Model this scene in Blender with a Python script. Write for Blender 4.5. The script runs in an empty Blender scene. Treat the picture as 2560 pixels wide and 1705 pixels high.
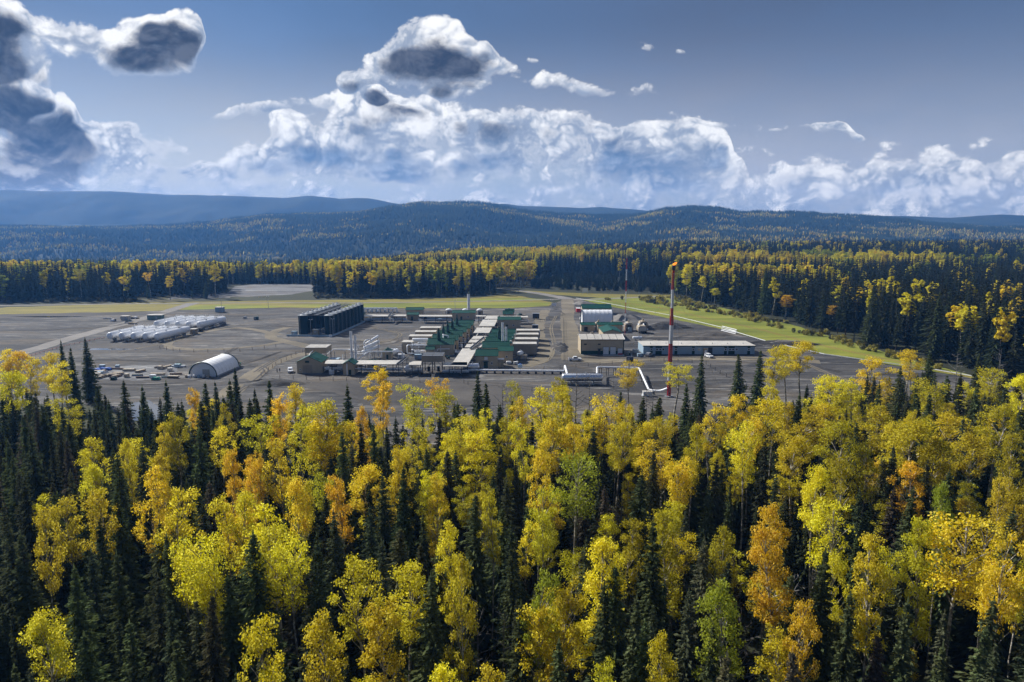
import bpy, bmesh, math, random
import numpy as np
from mathutils import Vector, Matrix

R = math.radians
random.seed(7)
rng = np.random.default_rng(11)
scene = bpy.context.scene
COL = scene.collection

# ------------------------------------------------------------------ camera
FPX, CAMH = 1707.0, 56.0                     # 24 mm lens seen in a 2560 px wide frame, 56 m above the pad
PITCH = math.atan((852.5 - 575.0) / FPX)
cam_data = bpy.data.cameras.new('camera')
cam_data.sensor_width = 36.0
cam_data.lens = 36.0 * FPX / 2560.0
cam_data.clip_start = 1.0
cam_data.clip_end = 60000.0
cam = bpy.data.objects.new('camera', cam_data)
cam.location = (0, 0, CAMH)
cam.rotation_euler = (math.pi / 2 - PITCH, 0, 0)
COL.objects.link(cam)
scene.camera = cam


def ray(px, py):
    x, v = (px - 1280.0) / FPX, (852.5 - py) / FPX
    c, s = math.cos(PITCH), math.sin(PITCH)
    return Vector((x, c + v * s, -s + v * c))


def U(px, py, z=0.0):
    """world point at height z that the survey of the photograph puts at (px, py)"""
    d = ray(px, py)
    t = (z - CAMH) / d.z
    return Vector((d.x * t, d.y * t, z))


def project(p):
    c, s = math.cos(PITCH), math.sin(PITCH)
    x, y, z = p[0], p[1], p[2] - CAMH
    f = y * c - z * s
    u = y * s + z * c
    return 1280 + FPX * x / f, 852.5 - FPX * u / f


# ------------------------------------------------------------------ sun, exposure
SUN_AZ, SUN_EL = R(-50), R(36)               # azimuth from straight ahead, to the left
SUN_DIR = Vector((math.sin(SUN_AZ) * math.cos(SUN_EL), math.cos(SUN_AZ) * math.cos(SUN_EL), math.sin(SUN_EL)))
sun_data = bpy.data.lights.new('sun', 'SUN')
sun_data.energy = 5.0
sun_data.angle = R(0.53)
sun_data.color = (1.0, 0.97, 0.91)
sun = bpy.data.objects.new('sun', sun_data)
sun.rotation_euler = SUN_DIR.to_track_quat('Z', 'Y').to_euler()
sun.location = (-200, 150, 300)
COL.objects.link(sun)
scene.view_settings.view_transform = 'Standard'
scene.view_settings.look = 'None'
scene.view_settings.exposure = 0.52
scene.view_settings.gamma = 1.0
scene.view_settings.use_curve_mapping = False
scene.cycles.use_denoising = True
scene.cycles.max_bounces = 6
scene.cycles.diffuse_bounces = 3
scene.cycles.glossy_bounces = 3
scene.cycles.transmission_bounces = 4
scene.cycles.volume_bounces = 0
scene.cycles.caustics_reflective = False
scene.cycles.caustics_refractive = False


# ------------------------------------------------------------------ small node-writing helper
class NT:
    """writes shader maths as expressions: every value is a socket or a number"""
    def __init__(self, tree):
        self.t = tree

    def new(self, kind, **kw):
        n = self.t.nodes.new(kind)
        for k, v in kw.items():
            setattr(n, k, v)
        return n

    def put(self, sock, v):
        if isinstance(v, bpy.types.NodeSocket):
            self.t.links.new(v, sock)
        elif v is not None:
            sock.default_value = v

    def m(self, op, a, b=None, c=None, clamp=False):
        n = self.new('ShaderNodeMath', operation=op, use_clamp=clamp)
        for i, v in enumerate((a, b, c)):
            if v is not None:
                self.put(n.inputs[i], v)
        return n.outputs[0]

    def v(self, op, a, b=None, scale=None):
        n = self.new('ShaderNodeVectorMath', operation=op)
        self.put(n.inputs[0], a)
        if b is not None:
            self.put(n.inputs[1], b)
        if scale is not None:
            self.put(n.inputs['Scale'], scale)
        return n.outputs['Value'] if op in ('DOT_PRODUCT', 'LENGTH', 'DISTANCE') else n.outputs['Vector']

    def xyz(self, x, y, z):
        n = self.new('ShaderNodeCombineXYZ')
        for i, v in enumerate((x, y, z)):
            self.put(n.inputs[i], v)
        return n.outputs[0]

    def noise(self, vec, scale, detail=4.0, rough=0.5, dist=0.0, out='Fac', kind=None):
        n = self.new('ShaderNodeTexNoise')
        if kind:
            n.noise_type = kind
        self.put(n.inputs['Vector'], vec)
        self.put(n.inputs['Scale'], scale)
        self.put(n.inputs['Detail'], detail)
        self.put(n.inputs['Roughness'], rough)
        self.put(n.inputs['Distortion'], dist)
        return n.outputs[out]

    def voronoi(self, vec, scale, detail=0.0, rough=0.5, feature='SMOOTH_F1', smooth=0.6, out='Distance'):
        n = self.new('ShaderNodeTexVoronoi', feature=feature)
        self.put(n.inputs['Vector'], vec)
        self.put(n.inputs['Scale'], scale)
        self.put(n.inputs['Detail'], detail)
        self.put(n.inputs['Roughness'], rough)
        if feature == 'SMOOTH_F1':
            self.put(n.inputs['Smoothness'], smooth)
        return n.outputs[out]

    def step(self, x, lo, hi, a=0.0, b=1.0, smooth=True):
        n = self.new('ShaderNodeMapRange', interpolation_type='SMOOTHSTEP' if smooth else 'LINEAR')
        for i, v in enumerate((x, lo, hi, a, b)):
            self.put(n.inputs[i], v)
        return n.outputs[0]

    def mix(self, f, a, b, blend='MIX'):
        n = self.new('ShaderNodeMix', data_type='RGBA', blend_type=blend)
        self.put(n.inputs['Factor'], f)
        self.put(n.inputs[6], rgba(a))
        self.put(n.inputs[7], rgba(b))
        return n.outputs[2]

    def ramp(self, f, stops):
        n = self.new('ShaderNodeValToRGB')
        cr = n.color_ramp
        while len(cr.elements) < len(stops):
            cr.elements.new(0.5)
        for e, (p, c) in zip(cr.elements, stops):
            e.position = p
            e.color = rgba(c)
        self.put(n.inputs[0], f)
        return n.outputs[0]


def rgba(c):
    if isinstance(c, bpy.types.NodeSocket):
        return c
    if isinstance(c, (int, float)):
        return (c, c, c, 1.0)
    return tuple(c) + (1.0,) if len(c) == 3 else tuple(c)


# ------------------------------------------------------------------ sky: Nishita daylight with broken cumulus
world = bpy.data.worlds.new('World')
scene.world = world
world.use_nodes = True
world.node_tree.nodes.clear()
W = NT(world.node_tree)


def azel(px, py):
    d = ray(px, py).normalized()
    return math.atan2(d.x, d.y), math.asin(d.z)


# cloud layers of the day, surveyed along the skyline: (px, middle row, half height, thickness)
CLOUD_LAYERS = [
    # low heaped bank, dark tower at one end
    [(-900, 420, 80, .6), (-300, 400, 110, .9), (0, 400, 110, 1.15), (100, 390, 105, 1.2), (170, 360, 115, 1.1), (235, 395, 80, .8),
     (330, 390, 78, .72), (410, 385, 66, .45), (480, 430, 42, .35), (560, 420, 50, .4), (640, 412, 60, .5), (720, 388, 88, .55),
     (800, 370, 108, .55), (900, 350, 125, .55), (1000, 358, 118, .55), (1110, 350, 122, .55), (1200, 370, 102, .6),
     (1300, 375, 100, .62), (1420, 385, 95, .66), (1550, 385, 85, .85), (1700, 390, 82, .85), (1800, 398, 70, .75), (1860, 445, 38, .4),
     (1950, 455, 45, .5), (2060, 455, 45, .5), (2200, 440, 55, .55), (2300, 430, 60, .75), (2430, 430, 60, .9), (2650, 430, 62, .9),
     (3000, 440, 60, .6), (3500, 440, 60, .5)],
    # upper clouds: the tower's head and long arm, the lens shaped cloud, puffs, the streamer
    [(-900, 150, 150, .7), (-100, 130, 150, 1.1), (0, 120, 130, 1.15), (80, 110, 125, 1.0), (140, 90, 85, .7), (200, 85, 60, .55),
     (290, 112, 46, .65), (380, 115, 46, .85), (450, 105, 60, 1.05), (520, 112, 48, .6), (570, 118, 20, -.6), (780, 215, 20, -.6),
     (815, 215, 32, .3), (870, 212, 50, .75), (920, 192, 52, .6), (1000, 162, 58, .9), (1100, 160, 64, 1.1), (1180, 178, 55, .8),
     (1260, 178, 35, .22), (1300, 195, 30, .15), (1340, 200, 34, .38), (1400, 200, 40, .42), (1470, 206, 30, .22), (1520, 220, 20, .05),
     (1610, 215, 28, .34), (1650, 222, 20, -.4), (1675, 270, 14, -.6), (1720, 303, 17, .26), (1800, 306, 11, .08), (1890, 312, 14, .26), (1975, 320, 11, .10), (2060, 328, 16, .66),
     (2150, 338, 11, .45), (2200, 340, 9, -.6), (3500, 340, 9, -.8)],
    # the tower's trunk, scraps under the lens shaped cloud, small high scraps
    [(-900, 270, 100, .8), (0, 268, 95, 1.0), (60, 262, 85, 1.05), (125, 270, 62, .7), (170, 300, 50, .3), (205, 300, 30, -.6),
     (470, 296, 16, -.4), (560, 288, 26, .16), (690, 284, 30, .22), (790, 268, 26, .15), (840, 250, 26, .0), (905, 240, 28, .35), (965, 256, 34, .66), (1020, 270, 26, .3), (1070, 270, 40, .25), (1110, 266, 46, .5),
     (1150, 275, 36, .2), (1190, 280, 20, -.6), (1310, 140, 15, -.4), (1352, 140, 20, .26), (1395, 135, 15, -.4), (1530, 128, 14, -.2),
     (1600, 125, 20, .22), (1680, 122, 14, -.5), (3500, 122, 14, -.8)],
]
tc = W.new('ShaderNodeTexCoord')
wd = W.v('NORMALIZE', tc.outputs['Generated'])
sz = W.new('ShaderNodeSeparateXYZ')
W.put(sz.inputs[0], wd)
wel = W.m('ARCSINE', sz.outputs[2])
waz = W.m('ARCTAN2', sz.outputs[0], sz.outputs[1])
warp = W.v('SUBTRACT', W.noise(wd, 9.0, 2.0, 0.6, out='Color'), (.5, .5, .5))
dw = W.v('ADD', wd, W.v('SCALE', warp, scale=0.05))
sep = W.new('ShaderNodeSeparateXYZ')
W.put(sep.inputs[0], warp)
AZ0, AZ1 = azel(-900, 300)[0], azel(3500, 300)[0]
taz = W.m('MULTIPLY_ADD', sep.outputs[0], 0.13, waz)
tel = W.m('MULTIPLY_ADD', sep.outputs[1], 0.07, wel)
ta = W.m('MULTIPLY_ADD', taz, 1 / (AZ1 - AZ0), -AZ0 / (AZ1 - AZ0))
ta3 = W.xyz(ta, ta, ta)
mass = None
for layer in CLOUD_LAYERS:
    cn = W.new('ShaderNodeRGBCurve')
    cm = cn.mapping
    for ch in range(3):
        pts = []
        for (px, py, hh, wt) in layer:
            a0, e0 = azel(px, py)
            _, e1 = azel(px, py - hh)
            val = (e0 / 0.4, (e1 - e0) / 0.1, (wt + 1) / 2.5)[ch]
            pts.append(((azel(px, 300)[0] - AZ0) / (AZ1 - AZ0), val))
        c_ = cm.curves[ch]
        c_.points[0].location = pts[0]
        c_.points[1].location = pts[-1]
        for p_ in pts[1:-1]:
            c_.points.new(*p_)
        for p_ in c_.points:
            p_.handle_type = 'AUTO_CLAMPED'
    cm.update()
    W.put(cn.inputs[1], ta3)
    sp = W.new('ShaderNodeSeparateColor')
    W.put(sp.inputs[0], cn.outputs[0])
    rel = W.m('DIVIDE', W.m('MULTIPLY_ADD', sp.outputs[0], -0.4, tel), W.m('MULTIPLY', sp.outputs[1], 0.1))
    wt_ = W.m('MULTIPLY_ADD', sp.outputs[2], 2.5, -1.0)
    b = W.m('MULTIPLY_ADD', W.m('MULTIPLY', rel, rel), -0.6, wt_)
    if mass is None:
        mass, REL1 = b, rel
    else:
        pick = W.new('ShaderNodeMix', data_type='FLOAT')
        W.put(pick.inputs[0], W.step(W.m('SUBTRACT', b, mass), -0.15, 0.15))
        W.put(pick.inputs[2], REL1)
        W.put(pick.inputs[3], rel)
        REL1 = pick.outputs[0]
        mass = W.m('SMOOTH_MAX', mass, b, 0.12)
# the same kind of sky goes on all round: heaps low down, a few masses higher up
broad = W.noise(W.v('MULTIPLY', wd, (1, 1, 1.5)), 2.6, 1.0, 0.5)
broad2 = W.noise(W.v('MULTIPLY', dw, (1, 1, 2.4)), 8.0, 2.0, 0.55)
away = W.step(W.m('ABSOLUTE', waz), 0.72, 0.95)
outside = W.m('MAXIMUM', away, W.step(wel, 0.33, 0.5))
lowband = W.step(wel, 0.0, 0.22, 0.35, 0.0)
gen = W.m('SUBTRACT', W.m('ADD', W.m('MULTIPLY_ADD', broad, 3.2, -1.75), lowband), W.m('MULTIPLY_ADD', outside, -4.0, 4.0))
mass = W.m('MAXIMUM', W.m('ADD', mass, W.m('MULTIPLY_ADD', broad2, 2.0, -1.02)), gen)
# a low white band right over the skyline
band = W.m('MULTIPLY_ADD', W.m('ABSOLUTE', W.m('ADD', wel, -0.030)), -10.0, 0.46)
M0 = W.m('SMOOTH_MAX', mass, band, 0.1)


def billow(vec):
    """heaped, cauliflower-like relief: creases between round tops"""
    out = None
    for sc_, amp in ((12.0, 0.62), (29.0, 0.40), (66.0, 0.20), (150.0, 0.10)):
        n_ = W.m('ABSOLUTE', W.m('MULTIPLY_ADD', W.noise(vec, sc_, 0.0), 2.0, -1.0))
        out = W.m('MULTIPLY', n_, amp * 2) if out is None else W.m('MULTIPLY_ADD', n_, amp * 2, out)
    return W.m('ADD', out, -0.60)


B0 = billow(W.v('MULTIPLY', dw, (1, 1, 1.3)))
toward = W.v('SCALE', W.v('NORMALIZE', W.v('SUBTRACT', tuple(SUN_DIR), wd)), scale=0.008)
B1 = billow(W.v('MULTIPLY', W.v('ADD', dw, toward), (1, 1, 1.3)))
fb = W.noise(W.v('MULTIPLY', dw, (1, 1, 1.25)), 17.0, 7.0, 0.68)
D0 = W.m('ADD', M0, W.m('MULTIPLY_ADD', B0, 0.50, W.m('MULTIPLY_ADD', fb, 1.9, -0.95)))
slope = W.m('SUBTRACT', B0, B1)

sky = W.new('ShaderNodeTexSky', sky_type='NISHITA')
sky.sun_disc = False
sky.sun_elevation = SUN_EL
sky.sun_rotation = SUN_AZ
sky.altitude = 600
sky.air_density = 1.0
sky.dust_density = 0.6
sky.ozone_density = 1.5
# thin high veil, greyer away from the sun
veiln = W.noise(W.v('MULTIPLY', wd, (1, 1, 3.0)), 2.2, 4.0, 0.55)
veil = W.m('MULTIPLY', W.step(wel, 0.0, 0.5, 0.9, 0.55), W.step(veiln, 0.25, 0.75, 0.55, 1.0))
hi_veil = W.mix(W.step(waz, -0.35, 0.30), (0.55, 0.98, 1.75), (0.72, 0.80, 1.08))
lo_veil = W.mix(W.step(waz, -0.5, 0.5), (6.0, 5.7, 5.2), (4.3, 4.3, 4.7))
veilcol = W.mix(W.step(wel, 0.03, 0.29), lo_veil, hi_veil)
base = W.mix(veil, W.mix(1.0, sky.outputs[0], (0.36, 0.42, 0.52), 'MULTIPLY'), veilcol)
# cloud light: sunlit heaped tops, blue-grey sides, flat dark bases, bright rims where the sun shines through
lit = W.step(W.m('MULTIPLY_ADD', B0, 0.60, W.m('MULTIPLY_ADD', slope, 0.55, W.m('MULTIPLY_ADD', REL1, 0.10, W.m('MULTIPLY', fb, 0.45)))), -0.06, 0.62)
under = W.m('MULTIPLY', W.step(REL1, 0.45, -0.65), W.step(W.m('MULTIPLY_ADD', broad2, 1.0, W.m('MULTIPLY', B0, 0.30)), 0.46, 0.64))
body = W.mix(lit, (2.5, 2.9, 3.6), (7.8, 7.7, 7.5))
body = W.mix(W.m('MULTIPLY', under, 0.8), body, (1.25, 1.85, 2.9))
dark = W.step(W.m('MULTIPLY_ADD', REL1, -0.26, W.m('MULTIPLY_ADD', W.m('SUBTRACT', D0, M0), 0.62, M0)), 0.46, 0.98)
slate = W.m('MAXIMUM', W.step(wel, 0.09, 0.16), W.step(waz, -0.42, -0.55))
heart = W.mix(W.step(W.m('MULTIPLY_ADD', fb, 1.5, slope), 0.35, 1.25), W.mix(slate, (0.75, 1.35, 2.4), (0.24, 0.27, 0.38)), W.mix(slate, (1.9, 2.6, 3.8), (0.9, 0.96, 1.15)))
ccol = W.mix(dark, body, heart)
rim = W.m('MULTIPLY', W.step(D0, 0.34, 0.04), W.step(REL1, -0.9, 0.3, 0.30, 0.85))
ccol = W.mix(rim, ccol, (7.8, 7.6, 7.3))
ccol = W.mix(W.m('MULTIPLY', W.step(wel, 0.11, 0.03, 0.0, 0.85), W.m('MULTIPLY_ADD', lit, 0.75, 0.25)), ccol, (9.2, 8.7, 7.9))
alpha = W.step(D0, -0.06, W.step(REL1, -0.8, 0.6, 0.50, 0.26))
skycol = W.mix(alpha, base, ccol)
bg = W.new('ShaderNodeBackground')
W.put(bg.inputs[0], skycol)
bg.inputs[1].default_value = 0.1
wo = W.new('ShaderNodeOutputWorld')
W.t.links.new(bg.outputs[0], wo.inputs[0])
world.cycles.sampling_method = 'MANUAL'
world.cycles.sample_map_resolution = 512


# ------------------------------------------------------------------ mesh and object helpers
class MB:
    """collects simple shapes and links them as ONE mesh object"""
    def __init__(self):
        self.v, self.f = [], []

    def add(self, vs, fs, M=None):
        o = len(self.v)
        for p in vs:
            p = Vector(p)
            self.v.append(tuple(M @ p) if M else tuple(p))
        self.f += [tuple(i + o for i in f) for f in fs]
        return self

    def box(self, x0, y0, z0, x1, y1, z1, M=None):
        vs = [(x, y, z) for z in (z0, z1) for y in (y0, y1) for x in (x0, x1)]
        return self.add(vs, [(0, 2, 3, 1), (4, 5, 7, 6), (0, 1, 5, 4), (2, 6, 7, 3), (0, 4, 6, 2), (1, 3, 7, 5)], M)

    def bar(self, a, b, w, h=None):
        """square bar from a to b"""
        a, b = Vector(a), Vector(b)
        d = b - a
        if d.length < 1e-6:
            return self
        up = Vector((0, 0, 1)) if abs(d.normalized().z) < .98 else Vector((0, 1, 0))
        s = d.cross(up).normalized() * (w / 2)
        t = s.cross(d).normalized() * ((h or w) / 2)
        vs = [p + i * s + j * t for p in (a, b) for i, j in ((-1, -1), (1, -1), (1, 1), (-1, 1))]
        return self.add(vs, [(3, 2, 1, 0), (4, 5, 6, 7), (0, 1, 5, 4), (1, 2, 6, 5), (2, 3, 7, 6), (3, 0, 4, 7)])

    def rings(self, rings, n, cap=True):
        o = len(self.v)
        for r in rings:
            self.v += [tuple(p) for p in r]
        for k in range(len(rings) - 1):
            for i in range(n):
                j = (i + 1) % n
                self.f.append((o + k * n + i, o + k * n + j, o + (k + 1) * n + j, o + (k + 1) * n + i))
        if cap:
            self.f.append(tuple(o + i for i in reversed(range(n))))
            self.f.append(tuple(o + (len(rings) - 1) * n + i for i in range(n)))
        return self

    def tube(self, pts, r, n=8, cap=True):
        pts = [Vector(p) for p in pts]
        rs = r if isinstance(r, (list, tuple)) else [r] * len(pts)
        out, prev = [], None
        for i, p in enumerate(pts):
            d = (pts[min(i + 1, len(pts) - 1)] - pts[max(i - 1, 0)]).normalized()
            ref = prev if prev is not None else (Vector((0, 0, 1)) if abs(d.z) < .95 else Vector((1, 0, 0)))
            s = ref - d * ref.dot(d)
            if s.length < 1e-4:
                s = d.orthogonal()
            s.normalize()
            prev = s
            t = d.cross(s)
            out.append([p + rs[i] * (math.cos(a) * s + math.sin(a) * t) for a in (2 * math.pi * k / n for k in range(n))])
        return self.rings(out, n, cap)

    def pipe(self, pts, r, n=8, bend=None):
        """round pipe with mitred, rounded elbows"""
        pts = [Vector(p) for p in pts]
        bend = bend or r * 2.2
        path = [pts[0]]
        for i in range(1, len(pts) - 1):
            a, b, c = pts[i - 1], pts[i], pts[i + 1]
            u, w = (a - b), (c - b)
            k = min(bend, u.length * .45, w.length * .45)
            p, q = b + u.normalized() * k, b + w.normalized() * k
            for t in (0, .33, .67, 1):
                path.append((1 - t) ** 2 * p + 2 * t * (1 - t) * b + t * t * q)
        path.append(pts[-1])
        return self.tube(path, r, n)

    def vessel(self, a, b, r, n=16, head=.5):
        """drum from a to b with domed heads"""
        a, b = Vector(a), Vector(b)
        d = (b - a).normalized()
        pts, rs = [], []
        for t in (1, .92, .7, .38, 0):
            pts.append(a - d * r * head * t)
            rs.append(max(.02, r * math.sqrt(max(0, 1 - t * t))))
        for t in (0, .38, .7, .92, 1):
            pts.append(b + d * r * head * t)
            rs.append(max(.02, r * math.sqrt(max(0, 1 - t * t))))
        return self.tube(pts, rs, n)

    def lathe(self, prof, n=16, at=(0, 0, 0)):
        at = Vector(at)
        return self.rings([[at + Vector((r * math.cos(2 * math.pi * k / n), r * math.sin(2 * math.pi * k / n), z)) for k in range(n)] for r, z in prof], n)

    def prism(self, poly, y0, y1, axis='y', M=None):
        """outline in x-z (or y-z) pushed along the other axis"""
        n = len(poly)
        if axis == 'y':
            vs = [(x, y0, z) for x, z in poly] + [(x, y1, z) for x, z in poly]
        else:
            vs = [(y0, x, z) for x, z in poly] + [(y1, x, z) for x, z in poly]
        fs = [tuple(range(n)), tuple(reversed(range(n, 2 * n)))] + [((i + 1) % n, i, n + i, n + (i + 1) % n) for i in range(n)]
        return self.add(vs, fs, M)

    def mesh(self, name, material, smooth=False):
        me = bpy.data.meshes.new(name)
        me.from_pydata(self.v, [], self.f)
        bm = bmesh.new()
        bm.from_mesh(me)
        bmesh.ops.recalc_face_normals(bm, faces=bm.faces)
        bm.to_mesh(me)
        bm.free()
        me.materials.append(material)
        if smooth:
            me.shade_smooth()
            me.set_sharp_from_angle(angle=R(40))
        return me

    def build(self, name, material, parent=None, smooth=False, loc=None, rz=0.0):
        return link(name, self.mesh(name, material, smooth), parent, loc, rz)


def link(name, data, parent=None, loc=None, rz=0.0):
    o = bpy.data.objects.new(name, data)
    COL.objects.link(o)
    if parent is not None:
        o.parent = parent
    if loc is not None:
        o.location = loc
    if rz:
        o.rotation_euler = (0, 0, rz)
    return o


def tag(o, label, cat, group=None):
    o['label'] = label
    o['category'] = cat
    if group:
        o['group'] = group
    return o


def thing(name, label, cat, loc, rz=0.0, group=None):
    return tag(link(name, None, None, loc, rz), label, cat, group)


def kind(o, k, label=None):
    o['kind'] = k
    if label:
        o['label'] = label
    return o


# ------------------------------------------------------------------ materials
MATS = {}


def material(name):
    m = bpy.data.materials.new(name)
    m.use_nodes = True
    m.node_tree.nodes.clear()
    n = NT(m.node_tree)
    out = n.new('ShaderNodeOutputMaterial')
    MATS[name] = m
    return m, n, out


def paint(name, col, rough=.5, metal=0.0, vary=.18, scale=.35, dirt=None, spec=.3, bump=0.0):
    """painted or weathered surface: colour drifts with noise, streaks run down, roughness follows"""
    m, n, out = material(name)
    tcn = n.new('ShaderNodeTexCoord').outputs['Object']
    a = n.noise(tcn, scale, 5.0, .6)
    streak = n.noise(n.v('MULTIPLY', tcn, (1, 1, .12)), scale * 5, 3.0, .6)
    f = n.m('MULTIPLY_ADD', a, .7, n.m('MULTIPLY', streak, .3))
    lo = tuple(c * (1 - vary) for c in col)
    hi = tuple(min(1, c * (1 + vary)) for c in col)
    c = n.mix(n.step(f, .3, .7), lo, hi)
    if dirt:
        c = n.mix(n.m('MULTIPLY', n.step(n.noise(tcn, scale * 2.3, 6.0, .65), .52, .75), .55), c, dirt)
    p = n.new('ShaderNodeBsdfPrincipled')
    n.put(p.inputs['Base Color'], c)
    n.put(p.inputs['Roughness'], n.step(f, .2, .8, rough * .8, min(1, rough * 1.2)))
    p.inputs['Metallic'].default_value = metal
    p.inputs['Specular IOR Level'].default_value = spec
    if bump:
        b = n.new('ShaderNodeBump')
        b.inputs['Strength'].default_value = bump
        n.put(b.inputs['Height'], n.noise(tcn, scale * 14, 4.0, .6))
        n.t.links.new(b.outputs[0], p.inputs['Normal'])
    n.t.links.new(p.outputs[0], out.inputs[0])
    return m


def glass_mat(name, col=(.03, .045, .06)):
    m, n, out = material(name)
    p = n.new('ShaderNodeBsdfPrincipled')
    p.inputs['Base Color'].default_value = rgba(col)
    p.inputs['Roughness'].default_value = .12
    p.inputs['Specular IOR Level'].default_value = .8
    n.t.links.new(p.outputs[0], out.inputs[0])
    return m


def leaf_mat(name, transl, vary, rough=.6, hue=.02, spec=.2):
    """foliage: the tree's own tint, each leaf a little different, light shining through"""
    m, n, out = material(name)
    at = n.new('ShaderNodeAttribute', attribute_type='INSTANCER', attribute_name='tint')
    geo = n.new('ShaderNodeNewGeometry')
    rnd = geo.outputs['Random Per Island']
    oc = n.new('ShaderNodeTexCoord').outputs['Object']
    cl = n.noise(oc, .55, 3.0, .6)
    hsv = n.new('ShaderNodeHueSaturation')
    n.put(hsv.inputs['Hue'], n.m('ADD', n.m('MULTIPLY_ADD', rnd, hue, .5 - hue * .5), n.m('MULTIPLY_ADD', cl, hue * 2.2, -hue * 1.1)))
    n.put(hsv.inputs['Saturation'], n.m('MULTIPLY_ADD', rnd, -.15, 1.03))
    n.put(hsv.inputs['Value'], n.m('ADD', n.m('MULTIPLY_ADD', rnd, vary, 1 - vary * .6), n.m('MULTIPLY_ADD', cl, .5, -.25)))
    n.put(hsv.inputs['Color'], at.outputs['Color'])
    d = n.new('ShaderNodeBsdfPrincipled')
    n.put(d.inputs['Base Color'], hsv.outputs[0])
    d.inputs['Roughness'].default_value = rough
    d.inputs['Specular IOR Level'].default_value = spec
    t = n.new('ShaderNodeBsdfTranslucent')
    n.put(t.inputs['Color'], hsv.outputs[0])
    mx = n.new('ShaderNodeMixShader')
    mx.inputs[0].default_value = transl
    n.t.links.new(d.outputs[0], mx.inputs[1])
    n.t.links.new(t.outputs[0], mx.inputs[2])
    n.t.links.new(mx.outputs[0], out.inputs[0])
    return m


def ground_mat(name, stops, scale, fine=.6, track=0.0, rough=.95, bump=.3, stretch=(1, 1, 1), patch=None):
    """earth, gravel or grass: two scales of mottling over world position"""
    m, n, out = material(name)
    pos = n.new('ShaderNodeNewGeometry').outputs['Position']
    ps = n.v('MULTIPLY', pos, stretch)
    big = n.noise(ps, scale, 6.0, .62, .6)
    sm = n.noise(pos, fine, 6.0, .7)
    f = n.m('MULTIPLY_ADD', big, .75, n.m('MULTIPLY', sm, .25))
    c = n.ramp(n.step(f, .34, .66, smooth=False), stops)
    if patch:
        pn = n.noise(n.v('MULTIPLY', pos, (.7, 1.3, 1)), .03, 5.0, .62, .8)
        c = n.mix(n.m('MULTIPLY', n.step(pn, .48, .66), .65), c, patch)
        pw = n.noise(n.v('MULTIPLY', pos, (.6, 1.6, 1)), .055, 6.0, .66, 1.0)
        c = n.mix(n.m('MULTIPLY', n.step(pw, .60, .70), .55), c, tuple(x * 1.25 for x in stops[-1][1]))
        sp = n.noise(pos, 1.6, 3.0, .7)
        c = n.mix(1.0, c, n.ramp(sp, [(.25, (.72, .72, .72)), (.75, (1.25, 1.25, 1.25))]), 'MULTIPLY')
    if track:
        wv = n.noise(n.v('MULTIPLY', pos, (.035, .4, 1)), 1.0, 4.0, .6, 1.5)
        c = n.mix(n.m('MULTIPLY', n.step(wv, .54, .68), track), c, tuple(min(1, x * 1.5) for x in stops[-1][1]))
    p = n.new('ShaderNodeBsdfPrincipled')
    n.put(p.inputs['Base Color'], c)
    p.inputs['Roughness'].default_value = rough
    p.inputs['Specular IOR Level'].default_value = .2
    if bump:
        b = n.new('ShaderNodeBump')
        b.inputs['Strength'].default_value = bump
        b.inputs['Distance'].default_value = .4
        n.put(b.inputs['Height'], n.noise(pos, .9, 5.0, .7))
        n.t.links.new(b.outputs[0], p.inputs['Normal'])
    n.t.links.new(p.outputs[0], out.inputs[0])
    return m


TAN = paint('tan_cladding', (.46, .375, .255), .6, vary=.1)
TAN_D = paint('tan_panel', (.34, .285, .21), .6, vary=.12)
GREEN = paint('green_roof_sheet', (.004, .062, .043), .55, vary=.2, scale=.5, spec=.15)
GREEN_D = paint('dark_green_paint', (.008, .045, .035), .45)
TANKG = paint('tank_green_paint', (.004, .018, .022), .6, vary=.25, scale=.25, dirt=(.04, .036, .03), spec=.12)
WHITE = paint('white_paint', (.74, .75, .77), .4, vary=.06, dirt=(.5, .47, .42))
WHITE_V = paint('white_vessel_paint', (.88, .89, .91), .35, vary=.04)
GREYROOF = paint('pale_roof_sheet', (.50, .47, .42), .5, vary=.14, scale=.2, dirt=(.26, .22, .18))
STEEL = paint('galvanised_steel', (.36, .38, .41), .4, .55, vary=.2)
SILVER = paint('silver_cladding', (.72, .74, .78), .28, .85, vary=.08)
DARKST = paint('dark_steel', (.035, .037, .04), .6, vary=.3)
RED = paint('red_paint', (.42, .012, .015), .45, vary=.12)
BLUEGREY = paint('blue_grey_siding', (.29, .39, .48), .6, vary=.08)
BLUE = paint('blue_tarp', (.03, .10, .40), .5, vary=.25)
BLUEDK = paint('dark_blue_fabric', (.02, .045, .10), .6)
FABRIC = paint('white_fabric', (.86, .87, .89), .55, vary=.04, dirt=(.7, .69, .66))
CONC = paint('concrete', (.27, .28, .29), .85, vary=.2, scale=.6)
WOOD = paint('weathered_timber', (.20, .15, .10), .85, vary=.4, scale=1.2)
PALLET = paint('pale_timber', (.42, .36, .28), .85, vary=.3, scale=1.0)
RUBBER = paint('tyre_rubber', (.02, .02, .02), .8)
CARW = paint('white_car_paint', (.78, .79, .82), .22, vary=.04, dirt=(.45, .42, .38))
ORANGE = paint('orange_paint', (.75, .16, .02), .5)
GLASS = glass_mat('window_glass')
GRAVEL = ground_mat('gravel', [(0, (.018, .018, .019)), (.35, (.042, .041, .042)), (.6, (.075, .071, .069)), (.85, (.12, .113, .106)), (1, (.24, .23, .215))], .022, .45, .5, stretch=(.5, 1.7, 1), patch=(.125, .098, .068))
DIRT = ground_mat('dry_dirt', [(0, (.11, .095, .07)), (.5, (.165, .14, .10)), (1, (.24, .205, .15))], .05, .8, .2)
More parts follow.
